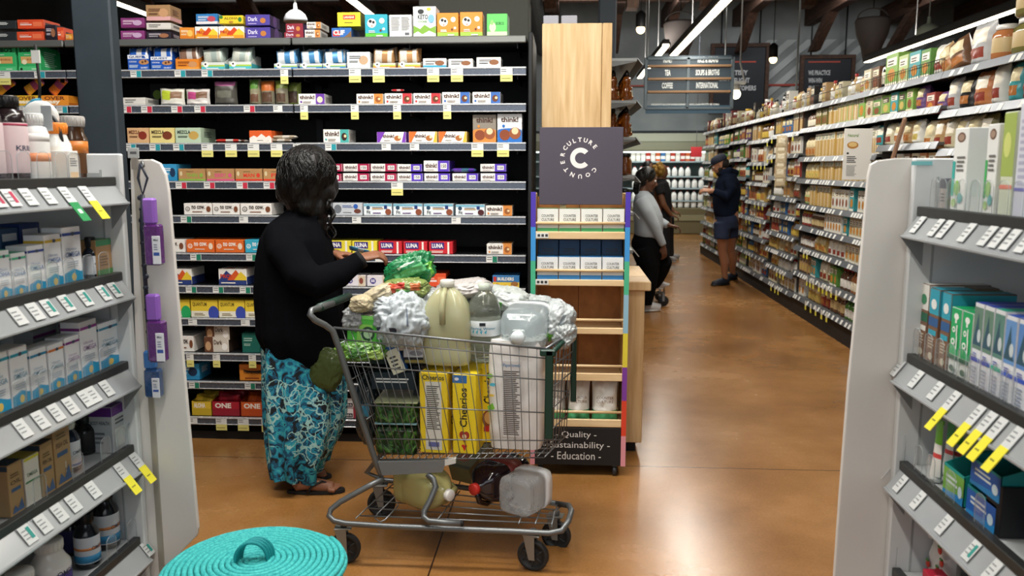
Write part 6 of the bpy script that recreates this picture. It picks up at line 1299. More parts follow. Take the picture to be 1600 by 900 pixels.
# sticker on the right end cap
mb = MB(); a = at(1425, 252, Y=YR-.006); b = at(1457, 258, Y=YR-.006); mb.box(a.x, YR-.0045, b.z, b.x, YR-.0032, a.z, P('#7cc4c8', .5)); mb.build('sticker', GR)
# ---------------------------------------------------------------- clip strip and bagged sprays on the left wing
Yc = YL-.02
def hang(px0, px1, y0, y1, c_cap, c_body, lb, Y, glass=True):
    a = at(px0, y0, Y=Y); b = at(px1, y1, Y=Y); w_ = b.x-a.x; h = a.z-b.z; cx = (a.x+b.x)/2
    t_ = empty('hanging_pack', (cx, Y, b.z), label=lb, cat='bagged bottle')
    mb = MB(); mb.box(-w_*.42, -.014, h*.60, w_*.2, .014, h*.97, P(c_cap, .35, 0, .0), .006); mb.build('cap', t_)
    mb = MB(); mb.box(-w_*.42, -.018, .004, w_*.42, .018, h*.60, P(c_body, .2, 0, .0, 1.45, 1, .6, 0, .5, 60), .006); mb.build('bottle', t_)
    mb = MB(); mb.box(w_*.06, -.0215, h*.04, w_*.48, -.019, h*.44, P('#dfe2ea', .4), .001)
    draw(mb, [('r', .12, .3, .88, .42, '#3a5aa8'), ('l', .2, .5, .8, .75, 3, '#8088a0'), ('t', 'Mist', .2, .82, .8, .9, '#50586a')], w_*.4, h*.4, Matrix.Translation((w_*.27, -.0215, h*.04))); mb.build('label', t_)
    return t_
st = MB(); a = at(222, 258, Y=YL+.0); b = at(236, 560, Y=YL)
st.tube([(a.x-.004, YL-.0, a.z), (a.x+.012, YL-.02, a.z+.012), (a.x+.02, YL-.03, a.z-.005)], .004, CHROME, 8)
st.tube([(a.x+.01, YL-.03, a.z+.004), (a.x+.0, YL-.03, a.z-.04), (a.x+.012, YL-.03, a.z-.09), (a.x+.03, YL-.03, a.z-.04), (a.x+.01, YL-.03, a.z+.004)], .004, P('#1a2030', .4), 8)
st.tube([(a.x+.01, YL-.028, a.z-.09), (a.x+.0, YL-.026, a.z-.2), (a.x+.0, YL-.024, b.z)], .007, P('#1a2030', .45), 8)
for q in range(14): z_ = a.z-.1-q*.035; st.sphere((a.x+.004*(q % 2), YL-.026, z_), .009, P('#1a2030', .45), 8)
st.build('clip_strip', label='dark clip strip hanging from a chrome hook on the left white wing panel', cat='display strip')
hang(221, 258, 306, 416, '#8a5cb8', '#5a2a70', 'bagged purple spray bottle, upper one on the clip strip', YL-.052)
hang(226, 264, 456, 567, '#8a5cb8', '#5a2a70', 'bagged purple spray bottle, lower one on the clip strip', YL-.052)
hang(223, 256, 545, 622, '#3a70b0', '#2a4a78', 'bagged blue bottle at the bottom of the clip strip', YL-.008)
t_ = empty('sign_clip', (0, 0, 0), label='small grey ticket clipped on top of the left white end panel', cat='ticket'); a = at(200, 231, Y=YL+.01); b = at(218, 247, Y=YL+.01)
mb = MB(); mb.box(a.x, YL+.005, b.z, b.x, YL+.01, a.z, P('#b0b4b4', .5), .001); mb.poly([(a.x+.008, YL+.0045, b.z+.012), (b.x-.006, YL+.0045, b.z+.012), (b.x-.006, YL+.0045, b.z+.02), (a.x+.008, YL+.0045, b.z+.02)], P('#5a5c60')); mb.build('card', t_)
mb = MB(); mb.box(a.x+.01, YL+.002, b.z-.035, a.x+.03, YL+.012, b.z+.001, P('#8a8680', .4, .4), .001); mb.build('clip', t_)
# roll hanging above the top left shelf
p = at(64, 183, X=-1.5)
mb = MB(); mb.lathe([(.0, -.016), (.03, -.016), (.045, -.012), (.047, 0), (.045, .012), (.03, .016), (0, .016)], P('#d9dad8', .3), 24, Matrix.Translation(p) @ Matrix.Rotation(.35, 4, 'Z') @ Matrix.Rotation(PI/2, 4, 'X'))
mb.tube([p+Vector((.049*math.cos(q*.5), -.0, .049*math.sin(q*.5))) for q in range(3, 10)], .006, P('#3a98b8', .4), 6)
mb.tube([p+Vector((.0, 0, .05)), p+Vector((.004, 0, .09)), p+Vector((.0, 0, .2))], .004, BLACKM, 6); mb.tube([p+Vector((0, 0, .045)), p+Vector((.05, 0, -.02)), p+Vector((.06, 0, -.09))], .006, P('#2a2c30'), 6)
mb.box(p.x-.012, p.y-.004, p.z+.15, p.x+.012, p.y, p.z+.185, P('#e4e4e0')); mb.box(p.x+.02, p.y-.03, p.z-.04, p.x+.05, p.y-.027, p.z+.03, P('#a8acb0', .3, .3))
mb.build('hanging_toy', label='round white and blue pet toy hanging above the top vitamin shelf', cat='toy')
# ---------------------------------------------------------------- turquoise rope basket
YBk = 2.22; c = at(398, 878, Y=YBk); Rb = (at(535, 878, Y=YBk).x-at(261, 878, Y=YBk).x)/2; zb = c.z
YBk = YBk
m, nt, b = nodes_of('turquoise_rope'); tc = nt.nodes.new('ShaderNodeTexCoord')
wv = nt.nodes.new('ShaderNodeTexNoise'); wv.inputs['Scale'].default_value = 130; wv.inputs['Detail'].default_value = 4; nt.links.new(tc.outputs['Object'], wv.inputs['Vector'])
rp = nt.nodes.new('ShaderNodeValToRGB'); e = rp.color_ramp.elements; e[0].position = .3; e[0].color = (*lin('#16989c'), 1); e[1].position = .7; e[1].color = (*lin('#4cc4c0'), 1)
nt.links.new(wv.outputs['Fac'], rp.inputs[0]); nt.links.new(rp.outputs[0], b.inputs['Base Color']); b.inputs['Roughness'].default_value = .75
bp = nt.nodes.new('ShaderNodeBump'); bp.inputs['Strength'].default_value = .5; bp.inputs['Distance'].default_value = .003; nt.links.new(wv.outputs['Fac'], bp.inputs['Height']); nt.links.new(bp.outputs[0], b.inputs['Normal'])
ROPE = m
t = empty('rope_basket', (c.x, YBk, 0), label='turquoise coiled rope basket with a lid and loop handle in the foreground', cat='basket')
mb = MB(); rr = .0084; turns = Rb/(2*rr*.93); pts = []; n = 34
for i in range(int(turns*n)):
    a = 2*PI*i/n; r = max(.002, rr*2.0*a/(2*PI)); 
    if r > Rb-rr: break
    pts.append((r*math.cos(a+1), r*math.sin(a+1), zb-rr+.02*(1-(r/Rb)**2)*.6))
mb.tube(pts, rr, ROPE, 7); mb.tube([( (Rb-.004)*math.cos(2*PI*q/72), (Rb-.004)*math.sin(2*PI*q/72), zb-rr-.011) for q in range(72)], rr, ROPE, 7, closed=True)
mb.lathe([(0, zb-.012), (Rb-.012, zb-.018)], ROPE, 40); lid = mb.build('lid', t)
mb = MB(); W = .033
def hp(u): a = PI*u; return Vector((-.036*math.cos(a)*1.25, -.0, zb+.004+.062*math.sin(a)**.8))
for off in (-.014, -.005, .004, .013):
    ps = [hp(q/16)+Vector((.55*off, off*1.1, 0)) for q in range(17)]; ps = [ps[0]-Vector((0.02, 0, .0))]+ps+[ps[-1]+Vector((.02, 0, .0))]; mb.tube(ps, .0052, P('#128c90', .6, 0, 0, 1.45, 1, 0, 0, .4, 200), 8)
h_ = mb.build('loop_handle', lid); h_.rotation_euler = (0, 0, .25)
mb = MB(); pts = []; hB = zb-.035; 
Nn = int(hB/(2*rr*.95)); rb0 = Rb*.93
for i in range(Nn*36): a = 2*PI*i/36; z = rr+hB*i/(Nn*36); r = rb0-.012*(1-z/hB)**2; pts.append((r*math.cos(a), r*math.sin(a), z))
mb.tube(pts, rr*1.02, ROPE, 6); mb.lathe([(0, .004), (rb0-.018, .005), (rb0-.004, .04), (rb0-.003, hB)], ROPE, 40); mb.build('body', t)
# ---------------------------------------------------------------- shopping cart
CT = empty('shopping_cart', (0, 0, 0), label='grey wire shopping cart piled with groceries in the middle of the floor', cat='shopping cart')
TG = P('#6c6f70', .35, .55); WIRE = P('#7b7e80', .32, .6); GRN = P('#15382c', .4)
def V(px, py, Y): return at(px, py, Y=Y-(.15 if Y < 5 else 0))   # depths near the cart are measured from its far rail
# basket corners (near side first)
A = V(521, 512, 3.24); B = V(853, 545, 3.20); Cc = V(897, 516, 3.54); Dd = Vector((A.x+.07, 3.53, A.z))
a_ = V(594, 718, 3.27); b_ = V(850, 715, 3.23); c_ = V(884, 690, 3.50); c_.z = b_.z; d_ = Vector((a_.x+.06, 3.45, a_.z))
def lp(p, q, t): return p+(q-p)*t
def bil(p00, p10, p11, p01, u, v): return lp(lp(p00, p10, u), lp(p01, p11, u), v)
def wires(mb, tl, tr, br, bl, nu, vs, r=.0017, rh=.0027, bow=0.):
    for i in range(nu+1):
        u = i/nu; mb.tube([lp(lp(tl, tr, u), lp(bl, br, u), k) for k in (0, .5, 1)], r, WIRE, 5)
    for v in vs: mb.tube([lp(lp(tl, bl, v), lp(tr, br, v), k) for k in (0, .5, 1)], rh, WIRE, 6)
near_p = MB(); wires(near_p, A, B, b_, a_, 24, (0, .085, .28, .58, .84, 1)); near_p.tube([A, B], .005, WIRE, 8); near_p.build('near_side_grid', CT)
far_p = MB(); wires(far_p, Dd, Cc, c_, d_, 24, (0, .085, .28, .58, .84, 1)); far_p.tube([Dd, Cc], .005, WIRE, 8); far_p.build('far_side_grid', CT)
fr = MB(); wires(fr, B, Cc, c_, b_, 8, (0, .2, .4, .6, .8, 1)); fr.tube([B, Cc], .0055, WIRE, 8); fr.build('front_grid', CT)
bo = MB(); wires(bo, a_, b_, c_, d_, 22, (0, .2, .4, .6, .8, 1)); bo.build('basket_floor', CT)
rg = MB(); wires(rg, lp(A, a_, .12), lp(Dd, d_, .12), d_, a_, 10, (0, .3, .65, 1)); rg.build('rear_gate', CT)
mb = MB()
v1 = lp(B, b_, .0); 
mb.box(-.014, -.006, -.345, .016, .012, -.0, GRN, .004, Tm(V(858, 547, 3.19))); mb.box(-.03, -.006, -.022, .03, .016, .004, GRN, .005, Tm(V(856, 548, 3.19)))
e1 = V(868, 552, 3.19); e2 = V(897, 518, 3.55); mb.tube([V(862, 552, 3.195), V(880, 534, 3.38), e2], .010, GRN, 8); mb.box(-.012, -.008, -.30, .012, .012, .004, GRN, .004, Tm(e2))
mb.build('corner_guard', CT)
# handle and rear posts
hN = V(486, 488, 3.20); hF = V(548, 464, 3.64)
for side, (h0, s, c0) in enumerate(((hN, 1, a_), (hF, -1, d_))):
    if side == 0:
        pts = [V(520, 474, 3.34), V(500, 480, 3.25), V(487, 485, 3.2), V(484, 491, 3.19), V(492, 500, 3.2), V(508, 508, 3.22), V(520, 517, 3.235), V(530, 545, 3.24), V(560, 640, 3.255), V(588, 724, 3.27), V(597, 744, 3.27)]
    else:
        q = hF; pts = [V(540, 466, 3.58), q, q+Vector((.02, .01, -.01)), Vector((A.x+.05, 3.53, A.z-.0)), Vector((A.x+.12, 3.52, .7)), Vector((a_.x+.05, 3.47, .42)), Vector((a_.x+.06, 3.47, .38))]
    mb = MB(); mb.tube(pts, .0125, TG, 12); mb.build('rear_post', CT)
mb = MB(); mb.tube([V(498, 481, 3.245), V(545, 463, 3.60)], .0165, GRN, 14); mb.build('handle', CT)
# lower frame
zt_ = V(700, 822, 3.2).z
lo = [V(600, 747, 3.27), V(575, 760, 3.245), V(532, 784, 3.235), V(517, 796, 3.22), V(514, 806, 3.21), V(522, 814, 3.20), V(540, 818, 3.19), V(600, 822, 3.19), V(700, 826, 3.19), V(800, 830, 3.185), V(858, 833, 3.18), V(878, 829, 3.18), V(888, 815, 3.2), V(893, 798, 3.28), V(889, 790, 3.34), V(870, 787, 3.42)]
mb = MB(); mb.tube(lo, .0115, TG, 12)
far = [V(870, 787, 3.42), Vector((-.2, 3.37, zt_)), Vector((-.45, 3.45, zt_)), Vector((-.80, 3.51, zt_+.0)), Vector((-.88, 3.52, zt_+.03)), Vector((-.80, 3.51, .30)), Vector((-.72, 3.48, .37))]
mb.tube(far, .0115, TG, 12); mb.build('lower_frame', CT)
mb = MB(); mb.tube([V(668, 741, 3.26), V(677, 748, 3.25), V(681, 760, 3.24), V(672, 782, 3.22), V(663, 798, 3.205), V(662, 808, 3.19), V(670, 814, 3.175), V(690, 816, 3.17), V(722, 818, 3.17)], .0115, TG, 12)
mb.tube([V(720, 818, 3.17), V(724, 818.2, 3.17)], .0122, BLACKM, 12); mb.build('support_tube', CT)
mb = MB(); p0 = V(590, 722, 3.255); p1 = V(697, 720, 3.25); p2 = V(691, 738, 3.25); p3 = V(597, 743, 3.255)
M_ = None
mb.add([p0, p1, p2, p3]+[p+Vector((0, .02, 0)) for p in (p0, p1, p2, p3)], [(3, 2, 1, 0), (4, 5, 6, 7), (0, 1, 5, 4), (1, 2, 6, 5), (2, 3, 7, 6), (3, 0, 4, 7)], P('#7d8082', .4, .3))
mb.add([V(695, 718, 3.25), V(712, 717, 3.24), V(712, 724, 3.24), V(695, 728, 3.25)]+[V(695, 718, 3.25)+Vector((0, .02, 0)), V(712, 717, 3.24)+Vector((0, .02, 0)), V(712, 724, 3.24)+Vector((0, .02, 0)), V(695, 728, 3.25)+Vector((0, .02, 0))], [(3, 2, 1, 0), (4, 5, 6, 7), (0, 1, 5, 4), (1, 2, 6, 5), (2, 3, 7, 6)], P('#d8d8d4', .4))
mb.build('side_plate', CT)
mb = MB(); g0, g1, g2, g3 = V(556, 820, 3.21), V(862, 830, 3.2), V(872, 790, 3.42), Vector((-.74, 3.43, zt_))
zz = zt_+.012
for q in range(5):
    u = (q+.5)/5; p = lp(g0, g3, u); r_ = lp(g1, g2, u); mb.tube([(p.x, p.y, zz), (r_.x, r_.y, zz)], .003, WIRE, 6)
for q in range(13):
    u = q/12; p = lp(g0, g1, u); r_ = lp(g3, g2, u)
    if u > .8 or q in (0, 5): mb.tube([(p.x, p.y, zz+.005), (r_.x, r_.y, zz+.005)], .0026, WIRE, 6)
# little retaining loop at the rear of the tray
mb.tube([V(586, 810, 3.24), V(594, 816, 3.22), V(602, 812, 3.22), V(622, 790, 3.3), V(617, 776, 3.34), V(590, 802, 3.25), V(586, 810, 3.24)], .003, WIRE, 6)
mb.tube([V(862, 824, 3.22), V(866, 800, 3.3), V(876, 792, 3.4)], .004, WIRE, 6)
mb.build('lower_tray', CT)
def caster(c, r, head, yaw, top):
    ax = Vector((-math.sin(yaw), math.cos(yaw), 0)); fw = Vector((math.cos(yaw), math.sin(yaw), 0))
    M = Matrix(((ax.x, fw.x, 0, c.x), (ax.y, fw.y, 0, c.y), (0, 0, 1, c.z), (0, 0, 0, 1)))   # local x = axle
    R = M @ Matrix.Rotation(PI/2, 4, 'Y')
    mb = MB(); w_ = .013
    k = mb.lathe([(0, -w_*.6), (.012, -w_*.9), (.013, -w_), (r*.4, -w_*.55), (r*.72, -w_*.6), (r*.76, -w_), (r*.94, -w_), (r, -w_*.6), (r, w_*.6), (r*.94, w_), (r*.76, w_), (r*.72, w_*.6), (r*.4, w_*.55), (.013, w_), (.012, w_*.9), (0, w_*.6)], P('#202224', .5), 32, R)
    wh = mb.build('wheel', CT)
    mb = MB()
    for q in range(6):
        a = 2*PI*q/6; mb.tube([R @ Vector((.012*math.cos(a), .012*math.sin(a), -w_*.62)), R @ Vector((r*.72*math.cos(a), r*.72*math.sin(a), -w_*.66))], .0035, P('#2e3133', .45), 5)
    mb.sphere(R @ Vector((0, 0, -w_)), .009, STEEL, 10); mb.build('hub', wh)
    mb = MB()
    for s in (-1, 1):
        x = s*.021; P0 = [(x, -.012, -.012), (x, .012, -.012), (x, .03-head*.02, top-.0), (x, -.035+head*.0, top)]
        vs = [M @ Vector(p) for p in P0]+[M @ (Vector(p)+Vector((s*.003, 0, 0))) for p in P0]
        mb.add(vs, [(0, 1, 2, 3), (7, 6, 5, 4), (0, 4, 5, 1), (1, 5, 6, 2), (2, 6, 7, 3), (3, 7, 4, 0)], P('#8f8f8b', .35, .5))
    mb.box(-.025, -.037, top-.002, .025, .03, top+.004, P('#8f8f8b', .35, .5), .001, M); mb.lathe([(.014, top+.004), (.014, top+.02), (0, top+.02)], TG, 14, M)
    mb.build('caster_fork', CT)
r = .0625
caster(V(833, 867, 3.2), r, 1, -.25, .085); caster(V(869, 836, 3.42), r, 1, -.25, .085)
cn = V(539, 858, 3.21); cn.z = r; caster(cn, r, 1, .1, .085); cn2 = V(596, 782, 3.66); cn2.z = r; caster(cn2, r, 1, .1, .085)
for o in list(bpy.data.objects):
    pass
# ---------------------------------------------------------------- groceries in the cart
def put(o, lb, cat, group=None): tag(o, lb, cat, group); return o
zf = max(a_.z, b_.z)+.005; zm = (a_.z+b_.z)/2+.005; zr_ = a_.z+.006
YM = lambda k: 3.12+.30*k
# cereal cartons
def cheer_front(w, h):
    return [('r', 0, .9, .62, 1, '#3a70b0'), ('e', .18, .95, .1, '#e8e8f0', .02), ('tv', 'Cheerios', .3, .34, .62, .84, '#1c1a18'), ('e', .41, .24, .13, '#a83a2c', .048), ('e', .59, .24, .13, '#a83a2c', .048), ('p', [(.29, .235), (.71, .235), (.5, .14)], '#a83a2c'), ('e', .5, .22, .1, '#e8c8a0', .03), ('p', [(.4, .1), (.6, .1), (.5, .03)], '#d02a2a'), ('e', .44, .1, .06, '#d02a2a', .018), ('e', .56, .1, .06, '#d02a2a', .018)]
def face_box(A3, W, D, H, yaw, tilt, base, specs, nm, lb, cat):
    o = carton_mesh(W, H, D, base, specs, b=.002).build(nm, loc=A3); o.rotation_euler = (0, tilt, yaw); tag(o, lb, cat); return o
p = V(680, 718, 3.32); face_box(Vector((p.x, 3.145, zm)), .112, .19, .325, -.12, 0, '#f0d12c', {'F': [('r', .2, .04, .8, .9, '#dcdad2'), ('l', .25, .3, .75, .86, 22, '#55534e'), ('t', 'Cheerios', .1, .92, .9, .985, '#2a2824', .02), ('r', .3, .08, .7, .14, '#6a70a8')], 'R': [('tv', 'Cheerios', .3, .3, .6, .8, '#1c1a18')]}, 'cereal_carton', 'yellow cereal carton turned to its white nutrition panel, left one in cart', 'cereal box')
p = V(727, 718, 3.315); face_box(Vector((p.x, 3.145, zm)), .095, .22, .32, -.14, 0, '#f2d52a', {'F': cheer_front(1, 1)}, 'cereal_carton', 'yellow cereal carton with red hearts on its spine, middle of the cart', 'cereal box')
p = V(768, 718, 3.42); o = face_box(Vector((p.x-.005, 3.23, zf)), .06, .14, .325, -.2, 0, '#f2d52a', {'F': [('tv', 'Cheerios', .1, .5, .9, .9, '#1c1a18'), ('e', .5, .3, .5, '#8a4a24', .12), ('e', .5, .32, .35, '#d8a868', .08), ('p', [(.1, .14), (.9, .14), (.9, .24), (.1, .2)], '#c02a2a')]}, 'cereal_carton', 'yellow cereal carton showing its picture front behind the heart spine', 'cereal box')
# paper towel pack
def towel():
    mb = MB(); w_, h_, d_2 = .215, .435, .2
    def f(u, v):
        a = 2*PI*u; c, s = math.cos(a), math.sin(a); q = (abs(c)**6+abs(s)**6)**(-1/6); e = 1-.05*abs(2*v-1)**6
        nz = .004*noise.noise(Vector((c*4, s*4, v*9)))
        return ((w_/2*q*c+nz)*e, (d_2/2*q*s+nz)*e, v*h_)
    mb.grid(f, 48, 30, P('#e8e5e2', .32, 0, 0, 1.45, 1, .4, 0, .35, 12)); mb.poly([f(i/24, 1) for i in range(24)], P('#e4e2de', .35)); mb.poly([f(i/24, 0) for i in range(24)][::-1], P('#e4e2de', .35))
    M = Matrix.Translation((0, -d_2/2-.005, 0))
    draw(mb, [('r', .28, .12, .64, .82, '#d6d2d0'), ('l', .3, .14, .62, .74, 34, '#4a4440'), ('t', 'Paper towels', .3, .76, .62, .8, '#3a78a8', .01), ('e', .05, .68, .06, '#8ac848', .02), ('e', .1, .6, .06, '#58b8d0', .016), ('p', [(0, .4), (.1, .43), (.14, .38), (.02, .34)], '#7ac040'), ('e', .08, .5, .05, '#e0c050', .012)], w_*.98, h_, M)
    return mb
p = V(811, 716, 3.36); o = towel().build('paper_towel_pack', loc=(p.x-.006, 3.25, zf)); o.rotation_euler = (0, 0, -.1); put(o, 'tall white paper towel pack standing at the front of the cart', 'paper towels')
# jug builder: handled gallon jug
def jug_mesh(h=.27, w=.15, body=None, d=None, label=None, capc='#e6e6e2'):
    d = d or w
    mb = MB()
    prof = [(.001, 0), (.42, 0), (.49, .02), (.5, .06), (.5, .2), (.488, .22), (.5, .24), (.5, .5), (.49, .6), (.45, .71), (.37, .81), (.25, .89), (.13, .94), (.12, .97)]
    mb.lathe([(r*w, z*h) for r, z in prof], body, 28, pw=4.5, sy=d/w)
    if label: mb.box(-w*.3, -d*.505, h*.14, w*.3, -d*.495, h*.42, label, .0015)
    # handle at the shoulder
    mb.tube([(-w*.02, -d*.1, h*.93), (-w*.02, -d*.42, h*.86), (-w*.02, -d*.56, h*.7), (-w*.02, -d*.52, h*.52)], sorted([.012, w*.075])[0], body, 10)
    return mb
def jug_cap(o, w, h, c):
    mb = MB(); mb.lathe([(w*.14, h*.945), (w*.15, h*.95), (w*.15, h*1.02), (w*.13, h*1.03), (0, h*1.03)], P(c, .35), 18); return mb.build('cap', o)
LEMON = P('#c8c69e', .2, 0, .3, 1.35, 1, .4, .2, .15, 14); 
p = V(700, 590, 3.36); zj = p.z
o = jug_mesh(.325, .19, LEMON, .13).build('lemonade_jug', loc=(p.x, 3.22, zf+.33)); o.rotation_euler = (0, 0, -.1); jug_cap(o, .19, .325, '#d8d6cc'); put(o, 'cloudy yellow lemonade jug standing on the cereal cartons in cart', 'jug')
# water bottle with label
WAT = P('#d9e0d0', .03, 0, .9, 1.33, 1, .3, 0, .4, 30); 
def water_bottle(h, r, col, lab=True):
    mb = MB(); prof = [(.001, 0), (r*.9, .002), (r, .012)]
    n = 9
    for i in range(n): z = h*(.06+.3*i/n); prof += [(r, z), (r*.955, z+h*.012), (r, z+h*.024)]
    prof += [(r, h*.36, P('#d8dfe2', .3)), (r*1.01, h*.365, P('#d8dfe2', .3)), (r*1.01, h*.56), (r, h*.565), (r*.96, h*.6), (r, h*.64), (r*.95, h*.72), (r*.75, h*.84), (r*.42, h*.92), (r*.3, h*.94), (r*.3, h*.97)]
    mb.lathe(prof, col, 28)
    if lab:
        mb.text('Spring Water', -r*.75, h*.44, r*.8, h*.48, P('#2f7f9a'), None, wrap=r*1.02); mb.box(-.012, -r*1.03, h*.5, .012, -r*1.0, h*.54, P('#20242c'))
        for q in range(5): a = -.9+q*.25; mb.poly([(r*1.02*math.sin(a), -r*1.02*math.cos(a), h*.42), (r*1.02*math.sin(a+.1), -r*1.02*math.cos(a+.1), h*.39), (r*1.02*math.sin(a+.16), -r*1.02*math.cos(a+.16), h*.45)], P('#4aa8c0'))
    return mb
p = V(755, 590, 3.35); o = water_bottle(.305, .068, WAT).build('water_bottle', loc=(p.x, 3.25, zf+.335)); put(o, 'clear ribbed water bottle with blue print beside the lemonade jug', 'bottle')
mb = MB(); mb.lathe([(.024, .286), (.025, .288), (.025, .312), (0, .313)], P('#b8c0b4', .3), 16); mb.build('cap', o)
# lying clear water jug on top of towels
def square_jug(L, w, col, rib=1):
    mb = MB(); prof = [(.001, 0), (w*.4, 0), (w*.47, .006)]
    for i in range(7): z = L*(.05+.5*i/7); prof += [(w*.5, z), (w*.47, z+L*.02), (w*.5, z+L*.04)]
    prof += [(w*.5, L*.62), (w*.5, L*.68), (w*.46, L*.78), (w*.34, L*.88), (w*.18, L*.93), (w*.15, L*.94), (w*.15, L*.97)]
    fine = []
    for p, q in zip(prof, prof[1:]):
        k = max(1, int((q[1]-p[1])/.004)+int(abs(q[0]-p[0])/.006)); fine += [(p[0]+(q[0]-p[0])*i/k, p[1]+(q[1]-p[1])*i/k) for i in range(k)]
    fine.append(prof[-1]); mb.lathe(fine, col, 72, pw=5)
    def cr(v):
        v = Vector(v); r = Vector((v.x, v.y, 0)); u = v*Vector((1, 1, .45)) if False else Vector((v.x, v.y, v.z*.5))
        d = .0045*(abs(noise.noise(u*38))+.5*abs(noise.noise(u*85))-.2)*min(1, max(0, (L*.9-v.z)*40))
        n_ = r.normalized() if r.length > w*.3 else Vector((0, 0, -1 if v.z < L*.1 else 0))
        return tuple(v+n_*d*(1 if r.length > w*.3 else 2.2))
    mb.v = [cr(v) for v in mb.v]; return mb
WATC = P('#dfecf0', .03, 0, .85, 1.33, 1, .5, 0, .8, 35)
p = V(815, 508, 3.4)
o = square_jug(.25, .175, WATC).build('water_jug', loc=p); M = Matrix.Translation(V(833, 500, 3.52)) @ Matrix.Rotation(-.2, 4, 'Z') @ Matrix.Rotation(PI/2+.1, 4, 'X'); o.matrix_world = M @ Matrix.Translation((0, 0, 0))
mb = MB(); mb.lathe([(.026, .236), (.027, .238), (.027, .262), (0, .263)], P('#dfe8ec', .3), 18); mb.build('cap', o)
mb = MB(); mb.lathe([(.092, .045), (.092, .075)], P('#dfe2e2', .3), 32, pw=5); mb.build('label', o)
put(o, 'clear square water jug lying with its cap towards the camera, top of cart', 'jug')
# crumpled film bags
def bag(c, sz, col, lb, seed, prints=(), rot=(0, 0, 0), amp=.22, cat='bag', rough=.3, n=110):
    mb = MB(); S = Vector(sz)/2; sd = Vector((seed*7.3, seed*2.1, seed*5.7))
    def f(u, v):
        a = 2*PI*u; b = PI*(v-.5); d = Vector((math.cos(a)*math.cos(b), math.sin(a)*math.cos(b), math.sin(b)))
        wd = d+.25*Vector((noise.noise(d*2+sd), noise.noise(d*2.2-sd), noise.noise(d*1.8+sd*2)))
        k = 1+amp*(.55*noise.noise(d*1.5+sd)+.75*(.45-abs(noise.noise(wd*2.6+sd)))+.55*(.35-abs(noise.noise(wd*5.5+sd)))+.32*(.3-abs(noise.noise(wd*11+sd)))+.12*(.3-abs(noise.noise(wd*24+sd))))
        q = (abs(d.x)**3.05+abs(d.y)**3.05+abs(d.z)**3.05)**(-1/3.05)
        return Vector((d.x*S.x, d.y*S.y, d.z*S.z))*k*(q*.55+.45)
    def pf(u, v):
        for (u0, v0, u1, v1, cc) in prints:
            if u0 <= u <= u1 and v0 <= v <= v1: return P(cc, rough+.05, 0, 0, 1.45, 1, .3)
        return P(col, rough, 0, 0, 1.45, 1, .4)
    mb.grid(f, n, n//2, pf); o = mb.build('grocery_bag', loc=c); o.rotation_euler = rot; put(o, lb, cat); return o
# on a bag u = .75 faces the camera
bag(V(632, 500, 3.36), (.20, .2, .19), '#aeb6ba', 'crumpled white grocery sack with small dark logo hanging over the cart side', 1, [(.70, .38, .74, .47, '#2a3040'), (.60, .42, .62, .46, '#2a3040'), (.79, .5, .80, .7, '#6a7484')], amp=.35)
bag(V(628, 478, 3.42), (.24, .2, .09), '#b2b9bd', 'crumpled white sack lying above the logo sack', 2, amp=.4, rot=(0, .2, 0))
bag(V(668, 472, 3.48), (.13, .16, .11), '#a8adad', 'grey-white film sack between the white sacks and lemonade jug', 3, amp=.4)
bag(V(722, 452, 3.46), (.22, .16, .075), '#b3aeab', 'white frozen food bag lying behind the lemonade jug', 4, [(.70, .3, .74, .42, '#2a3040'), (.62, .4, .66, .6, '#b8786a')], amp=.25, rot=(0, -.15, .1))
bag(V(716, 474, 3.5), (.2, .16, .07), '#a2a3a2', 'grey-white bag under the frozen food bag', 5, amp=.3)
bag(V(790, 468, 3.55), (.2, .16, .1), '#b2b8b4', 'white bag with green patch and dark lettering behind the water bottle', 6, [(.70, .5, .84, .72, '#d8dcda'), (.66, .3, .74, .5, '#5aa84a'), (.74, .55, .8, .62, '#2a3040')], amp=.25, rot=(0, .2, 0))
bag(V(838, 482, 3.58), (.16, .16, .1), '#a6acaa', 'white bag behind the lying clear water jug', 7, [(.66, .3, .76, .46, '#6ab04e')], amp=.3)
bag(V(868, 502, 3.5), (.13, .2, .16), '#b4babb', 'white and green printed bag at the front right of the cart', 8, [(.68, .2, .8, .36, '#6ab83e'), (.76, .55, .8, .7, '#7a8488')], amp=.25, rot=(0, .5, 0))
bag(V(880, 522, 3.45), (.09, .16, .1), '#acb1b0', 'small white bag tip poking over the cart corner', 9, amp=.3, rot=(0, .6, 0))
bag(V(640, 424, 3.5), (.19, .1, .12), '#1f7a48', 'crumpled dark green vegetable bag on top of the pile', 10, [(.66, .42, .86, .56, '#5ab070'), (.70, .62, .82, .66, '#d8e8d8'), (.5, .3, .64, .44, '#3c9a4a'), (.88, .2, .96, .5, '#68b83c')], amp=.45, rot=(0, -.45, 0))
bag(V(634, 450, 3.42), (.17, .12, .07), '#7c8c4c', 'red and green pepper bag under the dark green bag', 11, [(.62, .4, .7, .7, '#b84a30'), (.72, .3, .8, .5, '#4a9a44'), (.8, .5, .88, .7, '#c86a3a'), (.7, .55, .76, .75, '#b83a2c'), (.52, .3, .6, .6, '#c85a34')], amp=.35)
bag(V(566, 474, 3.34), (.085, .11, .06), '#b5a888', 'beige crumpled paper wrapper at the handle end of the cart', 12, [(.66, .6, .84, .7, '#8a7e64'), (.66, .4, .84, .46, '#9a8e74')], amp=.3, rough=.6)
bag(V(590, 462, 3.4), (.15, .12, .07), '#bfb498', 'beige printed packet lying behind the paper wrapper', 13, [(.62, .55, .86, .62, '#8c826a'), (.62, .42, .86, .47, '#8c826a')], amp=.18, rot=(0, -.5, 0), rough=.5)
